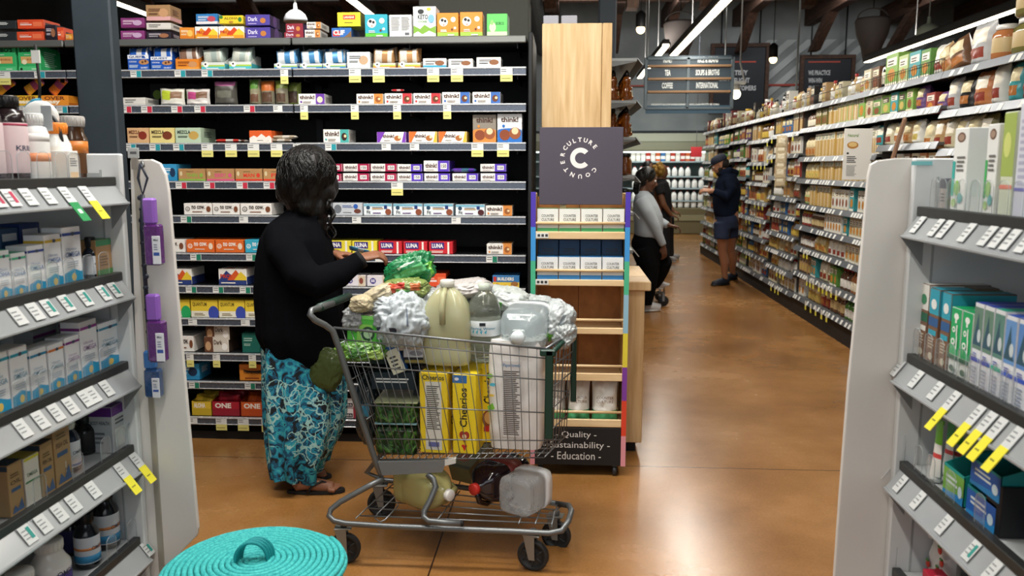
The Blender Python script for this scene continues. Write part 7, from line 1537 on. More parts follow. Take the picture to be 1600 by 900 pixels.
bag(V(600, 485, 3.52), (.18, .12, .08), '#7a4a50', 'maroon and cream packet behind the green carton', 14, [(.6, .5, .75, .8, '#c8bca0')], amp=.3)
bag(V(556, 498, 3.36), (.08, .12, .1), '#8d8f90', 'grey film bag at the rear corner of the cart', 15, amp=.4)
# salad greens under the green carton
bag(V(570, 546, 3.34), (.18, .16, .07), '#5a8838', 'clear bag of leafy green salad below the green carton', 16, [(.55, .3, .65, .6, '#8ab84c'), (.7, .4, .76, .7, '#3c6a2c'), (.8, .3, .9, .6, '#a8c868'), (.74, .2, .79, .5, '#6a9a3c')], amp=.45)
p = V(569, 538, 3.31); o = carton_mesh(.14, .115, .12, '#55b844', {'F': [('r', .28, .0, .72, .7, '#8ac85a'), ('e', .6, .38, .2, '#2c4a38', .25), ('e', .6, .38, .13, '#a8c8a0', .17), ('l', .06, .6, .26, .8, 2, '#d8ecc8'), ('r', 0, .88, 1, 1, '#7cd060')], 'T': [('r', .3, 0, .7, 1, '#b8b0a8')]}).build('tea_carton', loc=(p.x, 3.16, p.z)); o.rotation_euler = (.0, .06, -.05); put(o, 'bright green carton with round dark emblem at the rear of the cart', 'carton')
# spinach tubs and dark cartons lower left
SPN = ramp_mat('leafy_spinach', [(.34, '#060d05'), (.46, '#1c3a16'), (.56, '#3a662a'), (.68, '#6a9448')], (1, 1, .7), 24, 3, .3, 2.2, 1.0)
for k_, (y0, y1, w_, lb) in enumerate(((716, 672, .165, 'lower clear tub of spinach leaves in the cart'), (670, 634, .17, 'upper clear tub of spinach leaves in the cart'))):
    b0 = V(622, y0, 3.34); h_ = (y0-y1)*3.19/1300; mb = MB(); mb.box(-w_/2, 0, 0, w_/2, .19, h_*.96, SPN, .012); o = mb.build('spinach_tub', loc=(b0.x, 3.15, zr_ if k_ == 0 else zr_+.125))
    if k_ == 0: h_ = .12
    o.data = o.data; o.scale = (1, 1, (.118 if k_ == 0 else .092)/(h_ if k_ else (y0-y1)*3.19/1300*1.0)*1.0)
    mb = MB(); mb.box(-w_/2-.004, -.004, h_*.97, w_/2+.004, .194, h_*.97+.006, P('#b8bf9a' if k_ else '#88b0b8', .2, 0, .3), .004); mb.build('lid', o); put(o, lb, 'salad tub')
zt2 = zf+.125+.1
p = V(615, 632, 3.33); o = carton_mesh(.175, .07, .2, '#16222c', {'F': [('l', .1, .4, .9, .75, 2, '#d8dcdc')]}).build('grocery_carton', loc=(p.x, 3.18, zt2+.002)); put(o, 'dark navy carton with pale lettering on the spinach tubs in the cart', 'carton')
p = V(660, 700, 3.4); o = carton_mesh(.03, .31, .2, '#10161a', {}).build('grocery_carton', loc=(p.x-.018, 3.25, zf)); put(o, 'black carton standing between spinach tubs and cereal in the cart', 'carton')
zz2 = zt2+.074
p = V(652, 575, 3.36); o = carton_mesh(.115, .075, .14, '#1c1e22', {'F': [('r', .06, .38, .94, .96, '#c8c8cc'), ('r', .4, .8, .62, .9, '#3a3c44'), ('e', .5, .6, .24, '#8a8a94', .14), ('r', .1, .08, .9, .24, '#8a7a3a')]}).build('grocery_carton', loc=(p.x, 3.19, zz2+.03)); put(o, 'black carton with silver label right of the slanted blue one in the cart', 'carton')
p = V(615, 590, 3.33); o = carton_mesh(.055, .16, .05, '#1f4f90', {'F': [('r', 0, 0, 1, .62, '#d0d0bc'), ('l', .2, .1, .8, .5, 4, '#4a4a44'), ('e', .5, .76, .2, '#d8dce4', .05)]}).build('grocery_carton', loc=(p.x+.03, 3.16, zz2+.002)); o.rotation_euler = (0, -.38, 0); put(o, 'slanted blue and cream slim carton in the cart', 'carton')
p = V(580, 600, 3.4); o = carton_mesh(.07, .17, .12, '#23382e', {'F': [('r', .1, .5, .9, .7, '#2f6a80')]}).build('grocery_carton', loc=(p.x+.02, 3.29, zz2+.003)); put(o, 'dark green carton behind the slanted blue one in the cart', 'carton')
bag(V(578, 640, 3.45), (.1, .16, .28), '#1d2a30', 'dark bottle bag filling the rear of the cart basket', 17, [(.7, .5, .8, .6, '#3a88a8')], amp=.2)
bag(V(640, 530, 3.4), (.16, .14, .08), '#b7aea2', 'pale packet with round clear lid squeezed below the white sack', 18, [(.7, .4, .78, .6, '#4a3c38')], amp=.35)
bag(V(650, 548, 3.46), (.24, .16, .1), '#1e2226', 'dark food bag deep inside the cart under the white sacks', 19, [(.66, .5, .72, .6, '#6a5a48')], amp=.3)
bag(V(760, 520, 3.56), (.3, .12, .16), '#b4b8b6', 'pale film bag filling the back of the cart behind the jugs', 20, amp=.25)
# groceries on the lower tray
zl = zt_+.019
def lay(o, loc, rz, rx=PI/2, roll=0):
    o.matrix_world = Matrix.Translation(loc) @ Matrix.Rotation(rz, 4, 'Z') @ Matrix.Rotation(rx, 4, 'X') @ Matrix.Rotation(roll, 4, 'Z')
LEM2 = P('#c4bd80', .16, 0, .35, 1.35, 1, .5, .15, .15, 14)
o = jug_mesh(.255, .155, LEM2, .155).build('lemonade_jug'); jug_cap(o, .155, .255, '#e6e2de'); c0 = V(643, 778, 3.42); lay(o, (c0.x-.02, 3.27, zl+.08), .92, roll=PI/2); put(o, 'cloudy yellow lemonade jug lying on the lower tray of the cart', 'jug')
mb = MB(); mb.box(-.05, -.0785, .03, .05, -.0775, .11, P('#b0a678', .5), .001); draw(mb, [('l', .1, .1, .9, .9, 7, '#6a6248')], .1, .08, Matrix.Translation((0, -.0785, .03))); mb.build('label', o)
COLA = P('#22161c', .1, 0, .15, 1.4, 1, .6)
o = jug_mesh(.27, .16, COLA, .155).build('juice_jug'); jug_cap(o, .16, .27, '#c8322a'); lay(o, (V(806, 770, 3.52).x, 3.39, zl+.085), -.62); put(o, 'dark purple juice jug with red cap lying on the lower tray', 'jug')
mb = MB(); mb.lathe([(.081, .05), (.081, .13)], P('#8a3a34', .4), 28, pw=4.5, sy=.97); mb.build('label', o)
o = carton_mesh(.11, .19, .08, '#7c7a58', {'F': [('e', .4, .35, .3, '#a8583a', .13), ('l', .1, .6, .9, .9, 3, '#3a3a30'), ('r', 0, 0, 1, .1, '#4a5238')], 'R': [('r', 0, 0, 1, .4, '#5a5c40')]}).build('food_carton'); lay(o, (V(716, 775, 3.55).x, 3.41, zl+.085), -.5, rx=-PI/2+.35); put(o, 'olive carton with bread picture tilted between the two jugs on the tray', 'carton')
WATW = P('#eef2f4', .03, .0, .88, 1.33, 1, .6, 0, 1.0, 45)
o = square_jug(.235, .15, WATW).build('water_jug'); mb = MB(); mb.lathe([(.0795, .12), (.0795, .165)], P('#e2e2e2', .3), 32, pw=5); mb.build('label', o)
mb = MB(); mb.lathe([(.023, .226), (.0235, .228), (.0235, .25), (0, .251)], P('#d8dce0', .3), 16); mb.build('cap', o)
lay(o, (V(803, 795, 3.26).x, 3.105, zl+.08), -.5, rx=-PI/2); put(o, 'clear ribbed water jug lying at the front end of the lower tray', 'jug')
# ---------------------------------------------------------------- people
def bands(lst, nr=28):
    """rings (center, rx, ry) stacked into one closed surface"""
    return lst
def rings(mb, lst, m, n=28, jig=None):
    vs = []
    for i, (c, rx_, ry_) in enumerate(lst):
        for k in range(n):
            a = 2*PI*k/n; j = jig(i/(len(lst)-1), a) if jig else 0
            vs.append((c[0]+(rx_+j)*math.cos(a), c[1]+(ry_+j)*math.sin(a), c[2]))
    fs = [(i*n+k, i*n+(k+1) % n, (i+1)*n+(k+1) % n, (i+1)*n+k) for i in range(len(lst)-1) for k in range(n)]
    fs.append(tuple(range(n))[::-1]); fs.append(tuple((len(lst)-1)*n+k for k in range(n)))
    mb.add(vs, fs, m, None, True)
def basis(o, d, n):
    d = Vector(d).normalized(); n = Vector(n); n = (n-d*n.dot(d)).normalized(); w_ = n.cross(d)
    return Matrix(((d.x, w_.x, n.x, o[0]), (d.y, w_.y, n.y, o[1]), (d.z, w_.z, n.z, o[2]), (0, 0, 0, 1)))
def hand(mb, wrist, d, n, side, m, k=1., curl=.5):
    """d: towards the finger tips, n: back of the hand, side: +1 thumb on +w"""
    M = basis(wrist, d, n)
    mb.sphere((.045*k, 0, 0), .045*k, m, 14, M, (1, .85, .34)); mb.sphere((.07*k, 0, 0), .035*k, m, 12, M, (.9, 1.08, .36)); mb.sphere((.0, 0, 0), .027*k, m, 12, M, (1.3, 1, .8))
    for i, (off, L) in enumerate(((.027, .92), (.009, 1.0), (-.009, .94), (-.027, .76))):
        p = Vector((.088*k, off*side*k, 0)); a = .15+.06*i; pts = [p-Vector((.02*k, 0, 0)), p]
        for s in (.040, .026, .020):
            a += curl*(.75 if s == .04 else 1); p = p+Vector((math.cos(a), off*side*.8, -math.sin(a)))*s*L*k; pts.append(p)
        mb.tube([M @ q for q in pts], [.0095*k, .0095*k, .0088*k, .008*k, .0068*k], m, 8)
    pts = [Vector((.02, .022*side, -.004))*k, Vector((.045, .045*side, -.012))*k, Vector((.07, .056*side, -.022))*k, Vector((.092, .052*side, -.034))*k]
    mb.tube([M @ q for q in pts], [.015*k, .0125*k, .0105*k, .008*k], m, 8)
def head(mb, c, d, up, m, k=1.):
    M = basis(c, d, up)
    M = M @ Matrix.Scale(k, 4)
    for p, r_, sc in (((-.012, 0, .03), .09, (1.08, .85, .95)), ((.02, 0, -.02), .075, (.95, .86, 1.2)), ((.032, 0, -.075), .045, (1, .95, .85)), ((.082, 0, .032), .018, (.6, 2.4, .6)), ((.088, 0, -.055), .012, (.8, 2, .55)), ((.088, 0, -.066), .012, (.7, 1.7, .6)), ((.075, 0, -.098), .02, (.8, 1, .8)),
                     ((.068, .035, -.022), .02, (.7, .9, .9)), ((.068, -.035, -.022), .02, (.7, .9, .9)), ((-.0, .078, -.008), .018, (.8, .45, 1.6)), ((-.0, -.078, -.008), .018, (.8, .45, 1.6))): mb.sphere(p, r_, m, 14, M, sc)
    mb.tube([M @ Vector(q) for q in ((.085, 0, .022), (.1, 0, -.008), (.112, 0, -.028))], [.008*k, .0095*k, .012*k], m, 8)
    mb.sphere((.1, 0, -.03), .012, m, 10, M, (.9, 1.5, .7)); return M
def eyes(par, M, loc):
    for s in (-1, 1):
        mb = MB(); mb.sphere((.0815, s*.031, .012), .0115, P('#e6e0da', .2), 12, M); mb.sphere((.0885, s*.031, .011), .0058, P('#1c120c', .1), 10, M); o = mb.build('eye', par); o.location = loc
def person_root(p, lb):
    r = empty('person', (p[0], p[1], 0), label=lb, cat='person'); return r, Vector((-p[0], -p[1], 0))
def fin(o, off): o.location = off; return o
m, nt, b = nodes_of('black_hair'); tc = nt.nodes.new('ShaderNodeTexCoord'); mp = nt.nodes.new('ShaderNodeMapping'); mp.inputs['Scale'].default_value = (90, 90, 9); n1 = nt.nodes.new('ShaderNodeTexNoise'); n1.inputs['Scale'].default_value = 1; n1.inputs['Detail'].default_value = 5
nt.links.new(tc.outputs['Object'], mp.inputs[0]); nt.links.new(mp.outputs[0], n1.inputs[0]); bp = nt.nodes.new('ShaderNodeBump'); bp.inputs['Strength'].default_value = .8; bp.inputs['Distance'].default_value = .008
nt.links.new(n1.outputs['Fac'], bp.inputs['Height']); nt.links.new(bp.outputs[0], b.inputs['Normal']); b.inputs['Base Color'].default_value = (.006, .005, .0045, 1); b.inputs['Roughness'].default_value = .36; b.inputs['Specular IOR Level'].default_value = .35
HAIR = m
m, nt, b = nodes_of('turquoise_print_cotton'); L = nt.links.new
tc = nt.nodes.new('ShaderNodeTexCoord'); nz = nt.nodes.new('ShaderNodeTexNoise'); nz.inputs['Scale'].default_value = 9; nz.inputs['Detail'].default_value = 3
mxv = nt.nodes.new('ShaderNodeMix'); mxv.data_type = 'RGBA'; mxv.inputs[0].default_value = .16; L(tc.outputs['Object'], nz.inputs['Vector']); L(tc.outputs['Object'], mxv.inputs[6]); L(nz.outputs['Color'], mxv.inputs[7])
vo = nt.nodes.new('ShaderNodeTexVoronoi'); vo.feature = 'DISTANCE_TO_EDGE'; vo.inputs['Scale'].default_value = 26; L(mxv.outputs[2], vo.inputs['Vector'])
r1 = nt.nodes.new('ShaderNodeValToRGB'); e = r1.color_ramp.elements; e[0].position = .05; e[0].color = (1, 1, 1, 1); e[1].position = .085; e[1].color = (0, 0, 0, 1); L(vo.outputs['Distance'], r1.inputs[0])
n2 = nt.nodes.new('ShaderNodeTexNoise'); n2.inputs['Scale'].default_value = 22; n2.inputs['Detail'].default_value = 2; n2.inputs['Distortion'].default_value = 1.2; L(tc.outputs['Object'], n2.inputs['Vector'])
r2 = nt.nodes.new('ShaderNodeValToRGB'); r2.color_ramp.interpolation = 'CONSTANT'; e = r2.color_ramp.elements; e[0].position = 0; e[0].color = (*lin('#0a141c'), 1); e[1].position = .42; e[1].color = (*lin('#12506e'), 1)
for p_, h_ in ((.5, '#1d88a4'), (.6, '#38a8b4'), (.68, '#0e3c58')): x = e.new(p_); x.color = (*lin(h_), 1)
L(n2.outputs['Fac'], r2.inputs[0])
n3 = nt.nodes.new('ShaderNodeTexNoise'); n3.inputs['Scale'].default_value = 5; L(tc.outputs['Object'], n3.inputs['Vector']); gt = nt.nodes.new('ShaderNodeMath'); gt.operation = 'GREATER_THAN'; gt.inputs[1].default_value = .48; L(n3.outputs['Fac'], gt.inputs[0])
mu = nt.nodes.new('ShaderNodeMath'); mu.operation = 'MULTIPLY'; L(gt.outputs[0], mu.inputs[0]); L(r1.outputs[0], mu.inputs[1])
mx = nt.nodes.new('ShaderNodeMix'); mx.data_type = 'RGBA'; L(mu.outputs[0], mx.inputs[0]); L(r2.outputs[0], mx.inputs[6]); mx.inputs[7].default_value = (*lin('#9cc8c4'), 1); L(mx.outputs[2], b.inputs['Base Color']); b.inputs['Roughness'].default_value = .8
SKIRT = m
def cloth(h, r=.85, bs=9, bump=.35): return P(h, r, 0, 0, 1.45, 1, 0, 0, bump, bs)
# ---- shopper in the black jacket
base = at(470, 765, Z=0); W0 = 4.0
root, off = person_root((V(470, 500, W0).x, W0), 'person in black jacket and turquoise print skirt seen from behind, holding a small package')
SK = P('#8a5b42', .5, 0, 0, 1.45, 1, 0, .1)
mb = MB()
hd = V(484, 283, 4.02); M_h = head(mb, hd, (.72, .62, -.35), (.25, .2, 1), SK)
neck = V(468, 335, 4.0); mb.tube([hd+Vector((-.03, -.01, -.04)), neck, neck+Vector((-.01, 0, -.06))], [.052, .052, .06], SK, 14)
ch = V(462, 400, W0); pel = V(470, 520, W0)
rings(mb, [(neck+Vector((0, 0, -.03)), .06, .06), (V(460, 360, W0), .10, .15), (ch, .12, .155), (V(466, 450, W0), .12, .14), (pel, .14, .165), (V(470, 560, W0), .12, .15)], SK)
f1h, f1t = at(455, 771, Z=0), at(532, 769, Z=0); f2h, f2t = at(440, 746, Z=0), at(515, 747, Z=0)
for hip, hh, tt in ((V(474, 545, 3.93), f1h, f1t), (V(466, 545, 4.09), f2h, f2t)):
    dv = (tt-hh).normalized(); an = hh+dv*.045+Vector((0, 0, .085))
    kn = lp(hip, an, .5)+Vector((-.01, 0, 0)); mb.tube([hip, lp(hip, kn, .5), kn, lp(kn, an, .35)+Vector((-.012, 0, 0)), lp(kn, an, .75), an], [.085, .072, .056, .056, .038, .034], SK, 16)
    mb.tube([an+Vector((0, 0, .0)), hh+dv*.03+Vector((0, 0, .04)), hh+dv*.02+Vector((0, 0, .034))], [.036, .034, .028], SK, 12)
    mb.tube([hh+dv*.02+Vector((0, 0, .04)), hh+dv*.08+Vector((0, 0, .05)), hh+dv*.15+Vector((0, 0, .034)), hh+dv*.2+Vector((0, 0, .026))], [.026, .034, .032, .026], SK, 12)
    sd = Vector((-dv.y, dv.x, 0))
    for q in range(5):
        o_ = (q-2)*.0155; L_ = (.236-.006*abs(q-(3 if hh is f1h else 1))*1.2); mb.tube([hh+dv*.18+sd*o_+Vector((0, 0, .026)), hh+dv*L_+sd*o_*1.15+Vector((0, 0, .022))], [.012, .0085 if q != (4 if hh is f2h else 0) else .011], SK, 8)
sh1, el1, wr1 = V(438, 372, 3.86), V(503, 446, 3.76), V(557, 405, 3.84)
sh2, el2, wr2 = V(478, 372, 4.15), V(520, 430, 4.2), V(524, 398, 4.02)
mb.tube([sh1, el1, wr1], [.05, .04, .027], SK, 12); mb.tube([sh2, el2, wr2], [.05, .04, .027], SK, 12)
hand(mb, wr1+Vector((.012, 0, .004)), (.75, .35, .15), (.1, -.35, .9), 1, SK, .95, .5)
hand(mb, wr2+Vector((.0, 0, .004)), (.95, -.2, -.02), (.0, .1, .9), -1, SK, .95, .45)
o = remesh(mb, 'body', root, SK, .0045, 5); fin(o, off); eyes(root, M_h, off)
# jacket
JK = cloth('#0a0b0f', .95, 14, .3); JK.node_tree.nodes['Principled BSDF'].inputs['Specular IOR Level'].default_value = .08
mb = MB()
def ringpx(rows, Yc, d): return [(V((a+b)/2, py, Yc), (V(b, py, Yc).x-V(a, py, Yc).x)/2, dd) for (py, a, b), dd in zip(rows, d)]
jr = [(326, 452, 492), (336, 440, 498), (350, 422, 508), (372, 412, 516), (405, 406, 523), (440, 404, 529), (480, 403, 535), (520, 405, 540), (548, 418, 542), (572, 450, 542), (584, 480, 538)]
rings(mb, ringpx(jr, W0, [.07, .09, .14, .185, .19, .19, .2, .2, .19, .15, .1]), JK, 36, lambda v, a: .008*math.sin(a*7+v*5)*v+.006*math.sin(a*11))
wb = V(540, 422, 3.80)
mb.tube([V(436, 362, 3.88), V(446, 392, 3.82), V(472, 430, 3.77), V(498, 443, 3.75), V(530, 428, 3.78), V(562, 407, 3.84)], [.075, .082, .08, .074, .062, .045], JK, 18)
mb.tube([V(476, 362, 4.12), V(500, 400, 4.2), V(520, 432, 4.2), V(523, 405, 4.06)], [.075, .075, .065, .045], JK, 16)
mb.tube([V(450, 334, 4.02), V(470, 330, 3.93), V(492, 338, 3.95), V(498, 342, 4.05)], .022, JK, 10)
def crease(c): return .010*(noise.noise(c*6+Vector((3, 1, 0)))+.6*noise.noise(Vector((c.x*14, c.y*14, c.z*5))))
o = remesh(mb, 'jacket', root, JK, .008, 6, crease); fin(o, off)
mb = MB()   # cuffs and the hood folded on the back
mb.tube([V(560, 408, 3.84), V(566, 404, 3.85)], [.043, .041], cloth('#101114'), 16); fin(mb.build('cuff', root), off); mb = MB(); mb.tube([V(523, 405, 4.06), V(523.5, 399, 4.045)], [.043, .041], cloth('#101114'), 16); o = mb.build('cuff', root); fin(o, off)
# skirt
sk = [(505, 410, 532), (540, 409, 535), (580, 411, 537), (620, 413, 538), (655, 416, 537), (690, 421, 527), (715, 426, 512), (736, 431, 506)]
def sk_at(v):
    t_ = v*(len(sk)-1); i = min(int(t_), len(sk)-2); f = t_-i; return [sk[i][k]+(sk[i+1][k]-sk[i][k])*f for k in range(3)]
mb = MB()
def skf(inner):
    def f(u, v):
        py, a, b = sk_at(v); A_ = 2*PI*u; c = V((a+b)/2, py, 4.0); r_ = (V(b, py, 4.0).x-V(a, py, 4.0).x)/2
        fo = (.012+.016*v)*(math.sin(A_*9+2*math.sin(v*3)+1)*.7+.5*math.sin(A_*5-v*2)) - inner
        ry_ = .17+.03*math.sin(v*2.6)
        return (c.x+(r_+fo-.008)*math.cos(A_), c.y+(ry_+fo)*math.sin(A_), c.z+.018*v*math.sin(A_*3+.6))
    return f
mb.grid(skf(0), 120, 40, SKIRT); mb.grid(skf(.006), 120, 40, SKIRT); o = mb.build('skirt', root); fin(o, off)
# flip-flops
for hh, tt, nm in ((f1h, f1t, 'near'), (f2h, f2t, 'far')):
    dv = (tt-hh).normalized(); sd = Vector((-dv.y, dv.x, 0)); mb = MB(); pl = []
    for q in range(32):
        a = 2*PI*q/32; x = .118+.138*math.cos(a); wd = (.036+.011*math.cos(a-.3))*math.sin(a); pl.append(hh+dv*x+sd*wd)
    mb.add([p+Vector((0, 0, .003)) for p in pl]+[p+Vector((0, 0, .018)) for p in pl], [tuple(range(32))[::-1], tuple(range(32, 64))]+[(q, (q+1) % 32, (q+1) % 32+32, q+32) for q in range(32)], P('#17181a', .6)); so = mb.build('sandal', root); fin(so, off)
    mb = MB(); th = hh+dv*.185+Vector((0, 0, .02)); 
    for s in (-1, 1): mb.tube([th, th+Vector((0, 0, .024)), hh+dv*.15+sd*s*.022+Vector((0, 0, .066)), hh+dv*.11+sd*s*.040+Vector((0, 0, .05)), hh+dv*.08+sd*s*.040+Vector((0, 0, .016))], .0055, P('#121314', .5), 8)
    mb.build('strap', so)
# hair
mb = MB(); T = Matrix.Identity(4)
hc = V(480, 272, 4.0)
for (px, py, dy, r_, sc) in ((481, 268, 0, .128, (1.0, 1.0, 1.0)), (470, 292, -.03, .105, (1.05, .95, 1)), (460, 298, .02, .085, (1, 1, 1)), (500, 290, .03, .09, (.9, 1, 1.1)), (474, 312, -.02, .085, (1.1, 1, 1)), (492, 322, .0, .07, (1, 1, 1.2)), (507, 300, .0, .055, (1, 1, 1.1)), (497, 345, .0, .045, (.9, 1, 1.3))): mb.sphere(V(px, py, 4.0+dy), r_, HAIR, 20, None, sc)
o = remesh(mb, 'hair', root, HAIR, .006, 8, lambda c: .007*noise.noise(c*11)+.012*noise.noise(Vector((c.x*25, c.y*25, c.z*7))) if c.z < hc.z+.09 else .003*noise.noise(c*20)); fin(o, off)
rh = random.Random(5); mb = MB()
for i in range(230):
    az = rh.uniform(0, 2*PI); ps = []; ph = rh.uniform(0, 6); el0 = rh.uniform(.3, 1.35); Lh = rh.uniform(.7, 1.5)
    for k_ in range(11):
        el = el0-Lh*k_/10; az2 = az+.1*math.sin(k_*.8+ph); el_ = max(el, -.6); rr_ = .136+.003*math.sin(k_*1.1+ph)
        c = hc+Vector((rr_*math.cos(az2)*math.cos(el_), rr_*.98*math.sin(az2)*math.cos(el_), rr_*.98*math.sin(el_)))
        if el < 0: c += Vector((-.03*min(1, -el), -.01, -.012*(-el)))
        if el < -.6: c.z -= (-.6-el)*.12
        ps.append(c)
    mb.tube(ps, [.0026-.00015*q for q in range(11)], HAIR, 4)
for q, (sx, ph) in enumerate(((508, 0), (513, 2), (500, 4), (494, 1), (516, 3))):
    ps = [V(sx+4*math.sin(ph+k_*1.3)+k_*.6, 312+k_*6, 4.0-.03*math.sin(k_+ph)) for k_ in range(11)]; mb.tube(ps, [.013-.0009*k_ for k_ in range(11)], HAIR, 7)
o = mb.build('hair_curls', root); fin(o, off)
# package held in both hands
pk = MB(); bm = bar_mb(.1, .05, .014, '#4a9ac8', '#b8c8d0'); o = bm.build('snack_package', loc=V(562, 391, 3.93)); o.rotation_euler = (1.1, .25, .1); put(o, 'small blue snack package held in the hands of the black-jacketed shopper', 'package')
bag(V(510, 578, 3.86), (.15, .07, .20), '#3c4a1c', 'olive green cloth bag hanging at the hip of the black-jacketed shopper', 31, amp=.14, rough=.85, rot=(0, .25, 0))
# ---- three people and a man further down the aisle
def simple_person(lb, Yp, pts, skin, tops, legs, hairc, spec): pass
# person in grey sweater
Y9 = 9.0
root, off = person_root((V(1012, 400, Y9).x, Y9), 'person in light grey sweater and black trousers leaning on a trolley in the aisle')
SK2 = P('#5e3d2c', .5); mb = MB(); hd = V(1012, 281, Y9); M_h = head(mb, hd, (.93, -.15, -.3), (.3, 0, 1), SK2, 1.02)
nk = V(1004, 300, Y9); mb.tube([hd+Vector((-.03, 0, -.06)), nk], [.05, .06], SK2, 12)
rings(mb, [(V(1006, 305, Y9), .07, .07), (V(1008, 318, Y9), .13, .17), (V(1012, 345, Y9), .14, .17), (V(1014, 375, Y9), .16, .18)], SK2)
mb.tube([V(1003, 318, 8.86), V(1022, 352, 8.82), V(1036, 384, 8.84)], [.05, .04, .026], SK2, 10); hand(mb, V(1036.5, 385, 8.84), (.15, .1, -1), (.3, -1, 0), -1, SK2, 1, .35)
mb.tube([V(1010, 318, 9.16), V(1030, 345, 9.2), V(1046, 352, 9.15)], [.05, .04, .026], SK2, 10); hand(mb, V(1047, 352, 9.15), (1, .0, -.2), (0, 0, 1), 1, SK2, 1, .6)
o = remesh(mb, 'body', root, SK2, .009, 4); fin(o, off); eyes(root, M_h, off)
GR_ = cloth('#9aa0a6', .9, 8, .3); mb = MB()
rings(mb, ringpx([(298, 998, 1012), (306, 992, 1020), (320, 989, 1028), (335, 989, 1035), (350, 990, 1037), (362, 990, 1036), (370, 992, 1034)], Y9, [.07, .14, .19, .2, .2, .2, .19]), GR_, 30)
mb.tube([V(1001, 312, 8.88), V(1012, 332, 8.82), V(1023, 354, 8.8), V(1036, 383, 8.83)], [.075, .07, .055, .04], GR_, 14); mb.tube([V(1008, 312, 9.13), V(1030, 345, 9.2), V(1044, 352, 9.15)], [.07, .055, .042], GR_, 14)
o = remesh(mb, 'sweater', root, GR_, .012, 5, lambda c: .008*noise.noise(c*7)); fin(o, off)
BP = cloth('#0b0c0e', .9, 8, .3); BP.node_tree.nodes['Principled BSDF'].inputs['Specular IOR Level'].default_value = .1; mb = MB()
rings(mb, ringpx([(364, 991, 1034), (378, 986, 1038), (392, 988, 1043), (402, 994, 1046)], Y9, [.18, .2, .19, .15]), BP, 28)
mb.tube([V(1006, 388, 8.92), V(1014, 415, 8.9), V(1014, 440, 8.9), V(1010, 476, 8.93)], [.135, .12, .09, .065], BP, 14)
mb.tube([V(1022, 388, 9.1), V(1036, 412, 9.1), V(1030, 430, 9.15), V(1022, 446, 9.25)], [.125, .105, .08, .06], BP, 14)
o = remesh(mb, 'trousers', root, BP, .012, 5, lambda c: .008*noise.noise(c*8)); fin(o, off)
def shoe(root, off, heel, toe, z, m, sole='#d8d8d4', k=1.):
    dv = Vector((toe.x-heel.x, toe.y-heel.y, 0)); L_ = dv.length; dv.normalize(); mb = MB(); h0 = Vector((heel.x, heel.y, z)); 
    mb.tube([h0+dv*.0+Vector((0, 0, .06)), h0+dv*.09+Vector((0, 0, .055)), h0+dv*.17+Vector((0, 0, .04)), h0+dv*(L_-.02)+Vector((0, 0, .03))], [.045*k, .046*k, .043*k, .03*k], m, 14)
    mb.tube([h0+dv*-.01+Vector((0, 0, .014)), h0+dv*.12+Vector((0, 0, .014)), h0+dv*L_+Vector((0, 0, .014))], [(.014, .042), (.014, .047), (.013, .03)], P(sole), 12)
    o = mb.build('shoe', root); return fin(o, off)
h0 = at(1007, 487, Z=0); t0 = at(1031, 486, Z=0); shoe(root, off, h0, t0, 0, P('#c8c8ca', .6)); shoe(root, off, V(1018, 452, 9.3), V(1036, 452, 9.3), V(1018, 452, 9.3).z, P('#b8b8ba', .6))
mb = MB()
for q, (dx, dz, r_) in enumerate(((-.01, .045, .1), (-.05, .03, .09), (-.075, -.01, .07), (-.085, -.06, .05))): mb.sphere(hd+Vector((dx, 0, dz)), r_, HAIR, 14)
for q in range(9): a = (q-4)*.32; mb.tube([hd+Vector((.06*math.cos(a*.5)-.02*k_, .10*math.sin(a)*(1-.06*k_), .12-.035*k_+.0)) for k_ in range(6)], .012, HAIR, 6)
for q in range(8): mb.tube([hd+Vector((-.08-.008*q, (q-4)*.012, -.03)), hd+Vector((-.10-.006*q, (q-4)*.014, -.12)), hd+Vector((-.11, (q-4)*.012, -.17))], .011, HAIR, 6)
o = mb.build('braided_hair', root); fin(o, off)
# person with blond curls in black
Y13 = 13.3; root, off = person_root((V(1036, 400, Y13).x, Y13), 'person with yellow curly hair and black clothes beyond the grey sweater')
mb = MB(); hd = V(1034, 268, Y13); M_h = head(mb, hd, (.95, .1, -.2), (.1, 0, 1), P('#7a5138', .5)); SK3 = P('#7a5138', .5)
mb.tube([hd+Vector((-.02, 0, -.05)), V(1032, 284, Y13)], [.05, .06], SK3, 12); rings(mb, [(V(1032, 286, Y13), .1, .16), (V(1034, 320, Y13), .13, .17), (V(1036, 350, Y13), .14, .18)], SK3)
mb.tube([V(1028, 290, 13.1), V(1037, 320, 13.05), V(1049, 336, 13.1)], [.055, .045, .03], SK3, 10); hand(mb, V(1049, 336, 13.1), (1, 0, -.3), (0, -.2, 1), 1, SK3, 1, .5)
mb.tube([V(1036, 290, 13.5), V(1045, 318, 13.5), V(1052, 330, 13.45)], [.055, .045, .03], SK3, 10); hand(mb, V(1052, 330, 13.45), (1, 0, -.3), (0, -.2, 1), -1, SK3, 1, .5)
o = remesh(mb, 'body', root, SK3, .01, 4); fin(o, off)
BL = cloth('#121316', .85); mb = MB(); rings(mb, ringpx([(279, 1026, 1038), (285, 1023, 1044), (300, 1022, 1049), (322, 1025, 1050), (342, 1026, 1048)], Y13, [.08, .18, .2, .19, .19]), BL); mb.tube([V(1028, 288, 13.1), V(1033, 304, 13.06)], [.08, .075], BL, 12)
o = remesh(mb, 'shirt', root, BL, .014, 5, lambda c: .008*noise.noise(c*8)); fin(o, off)
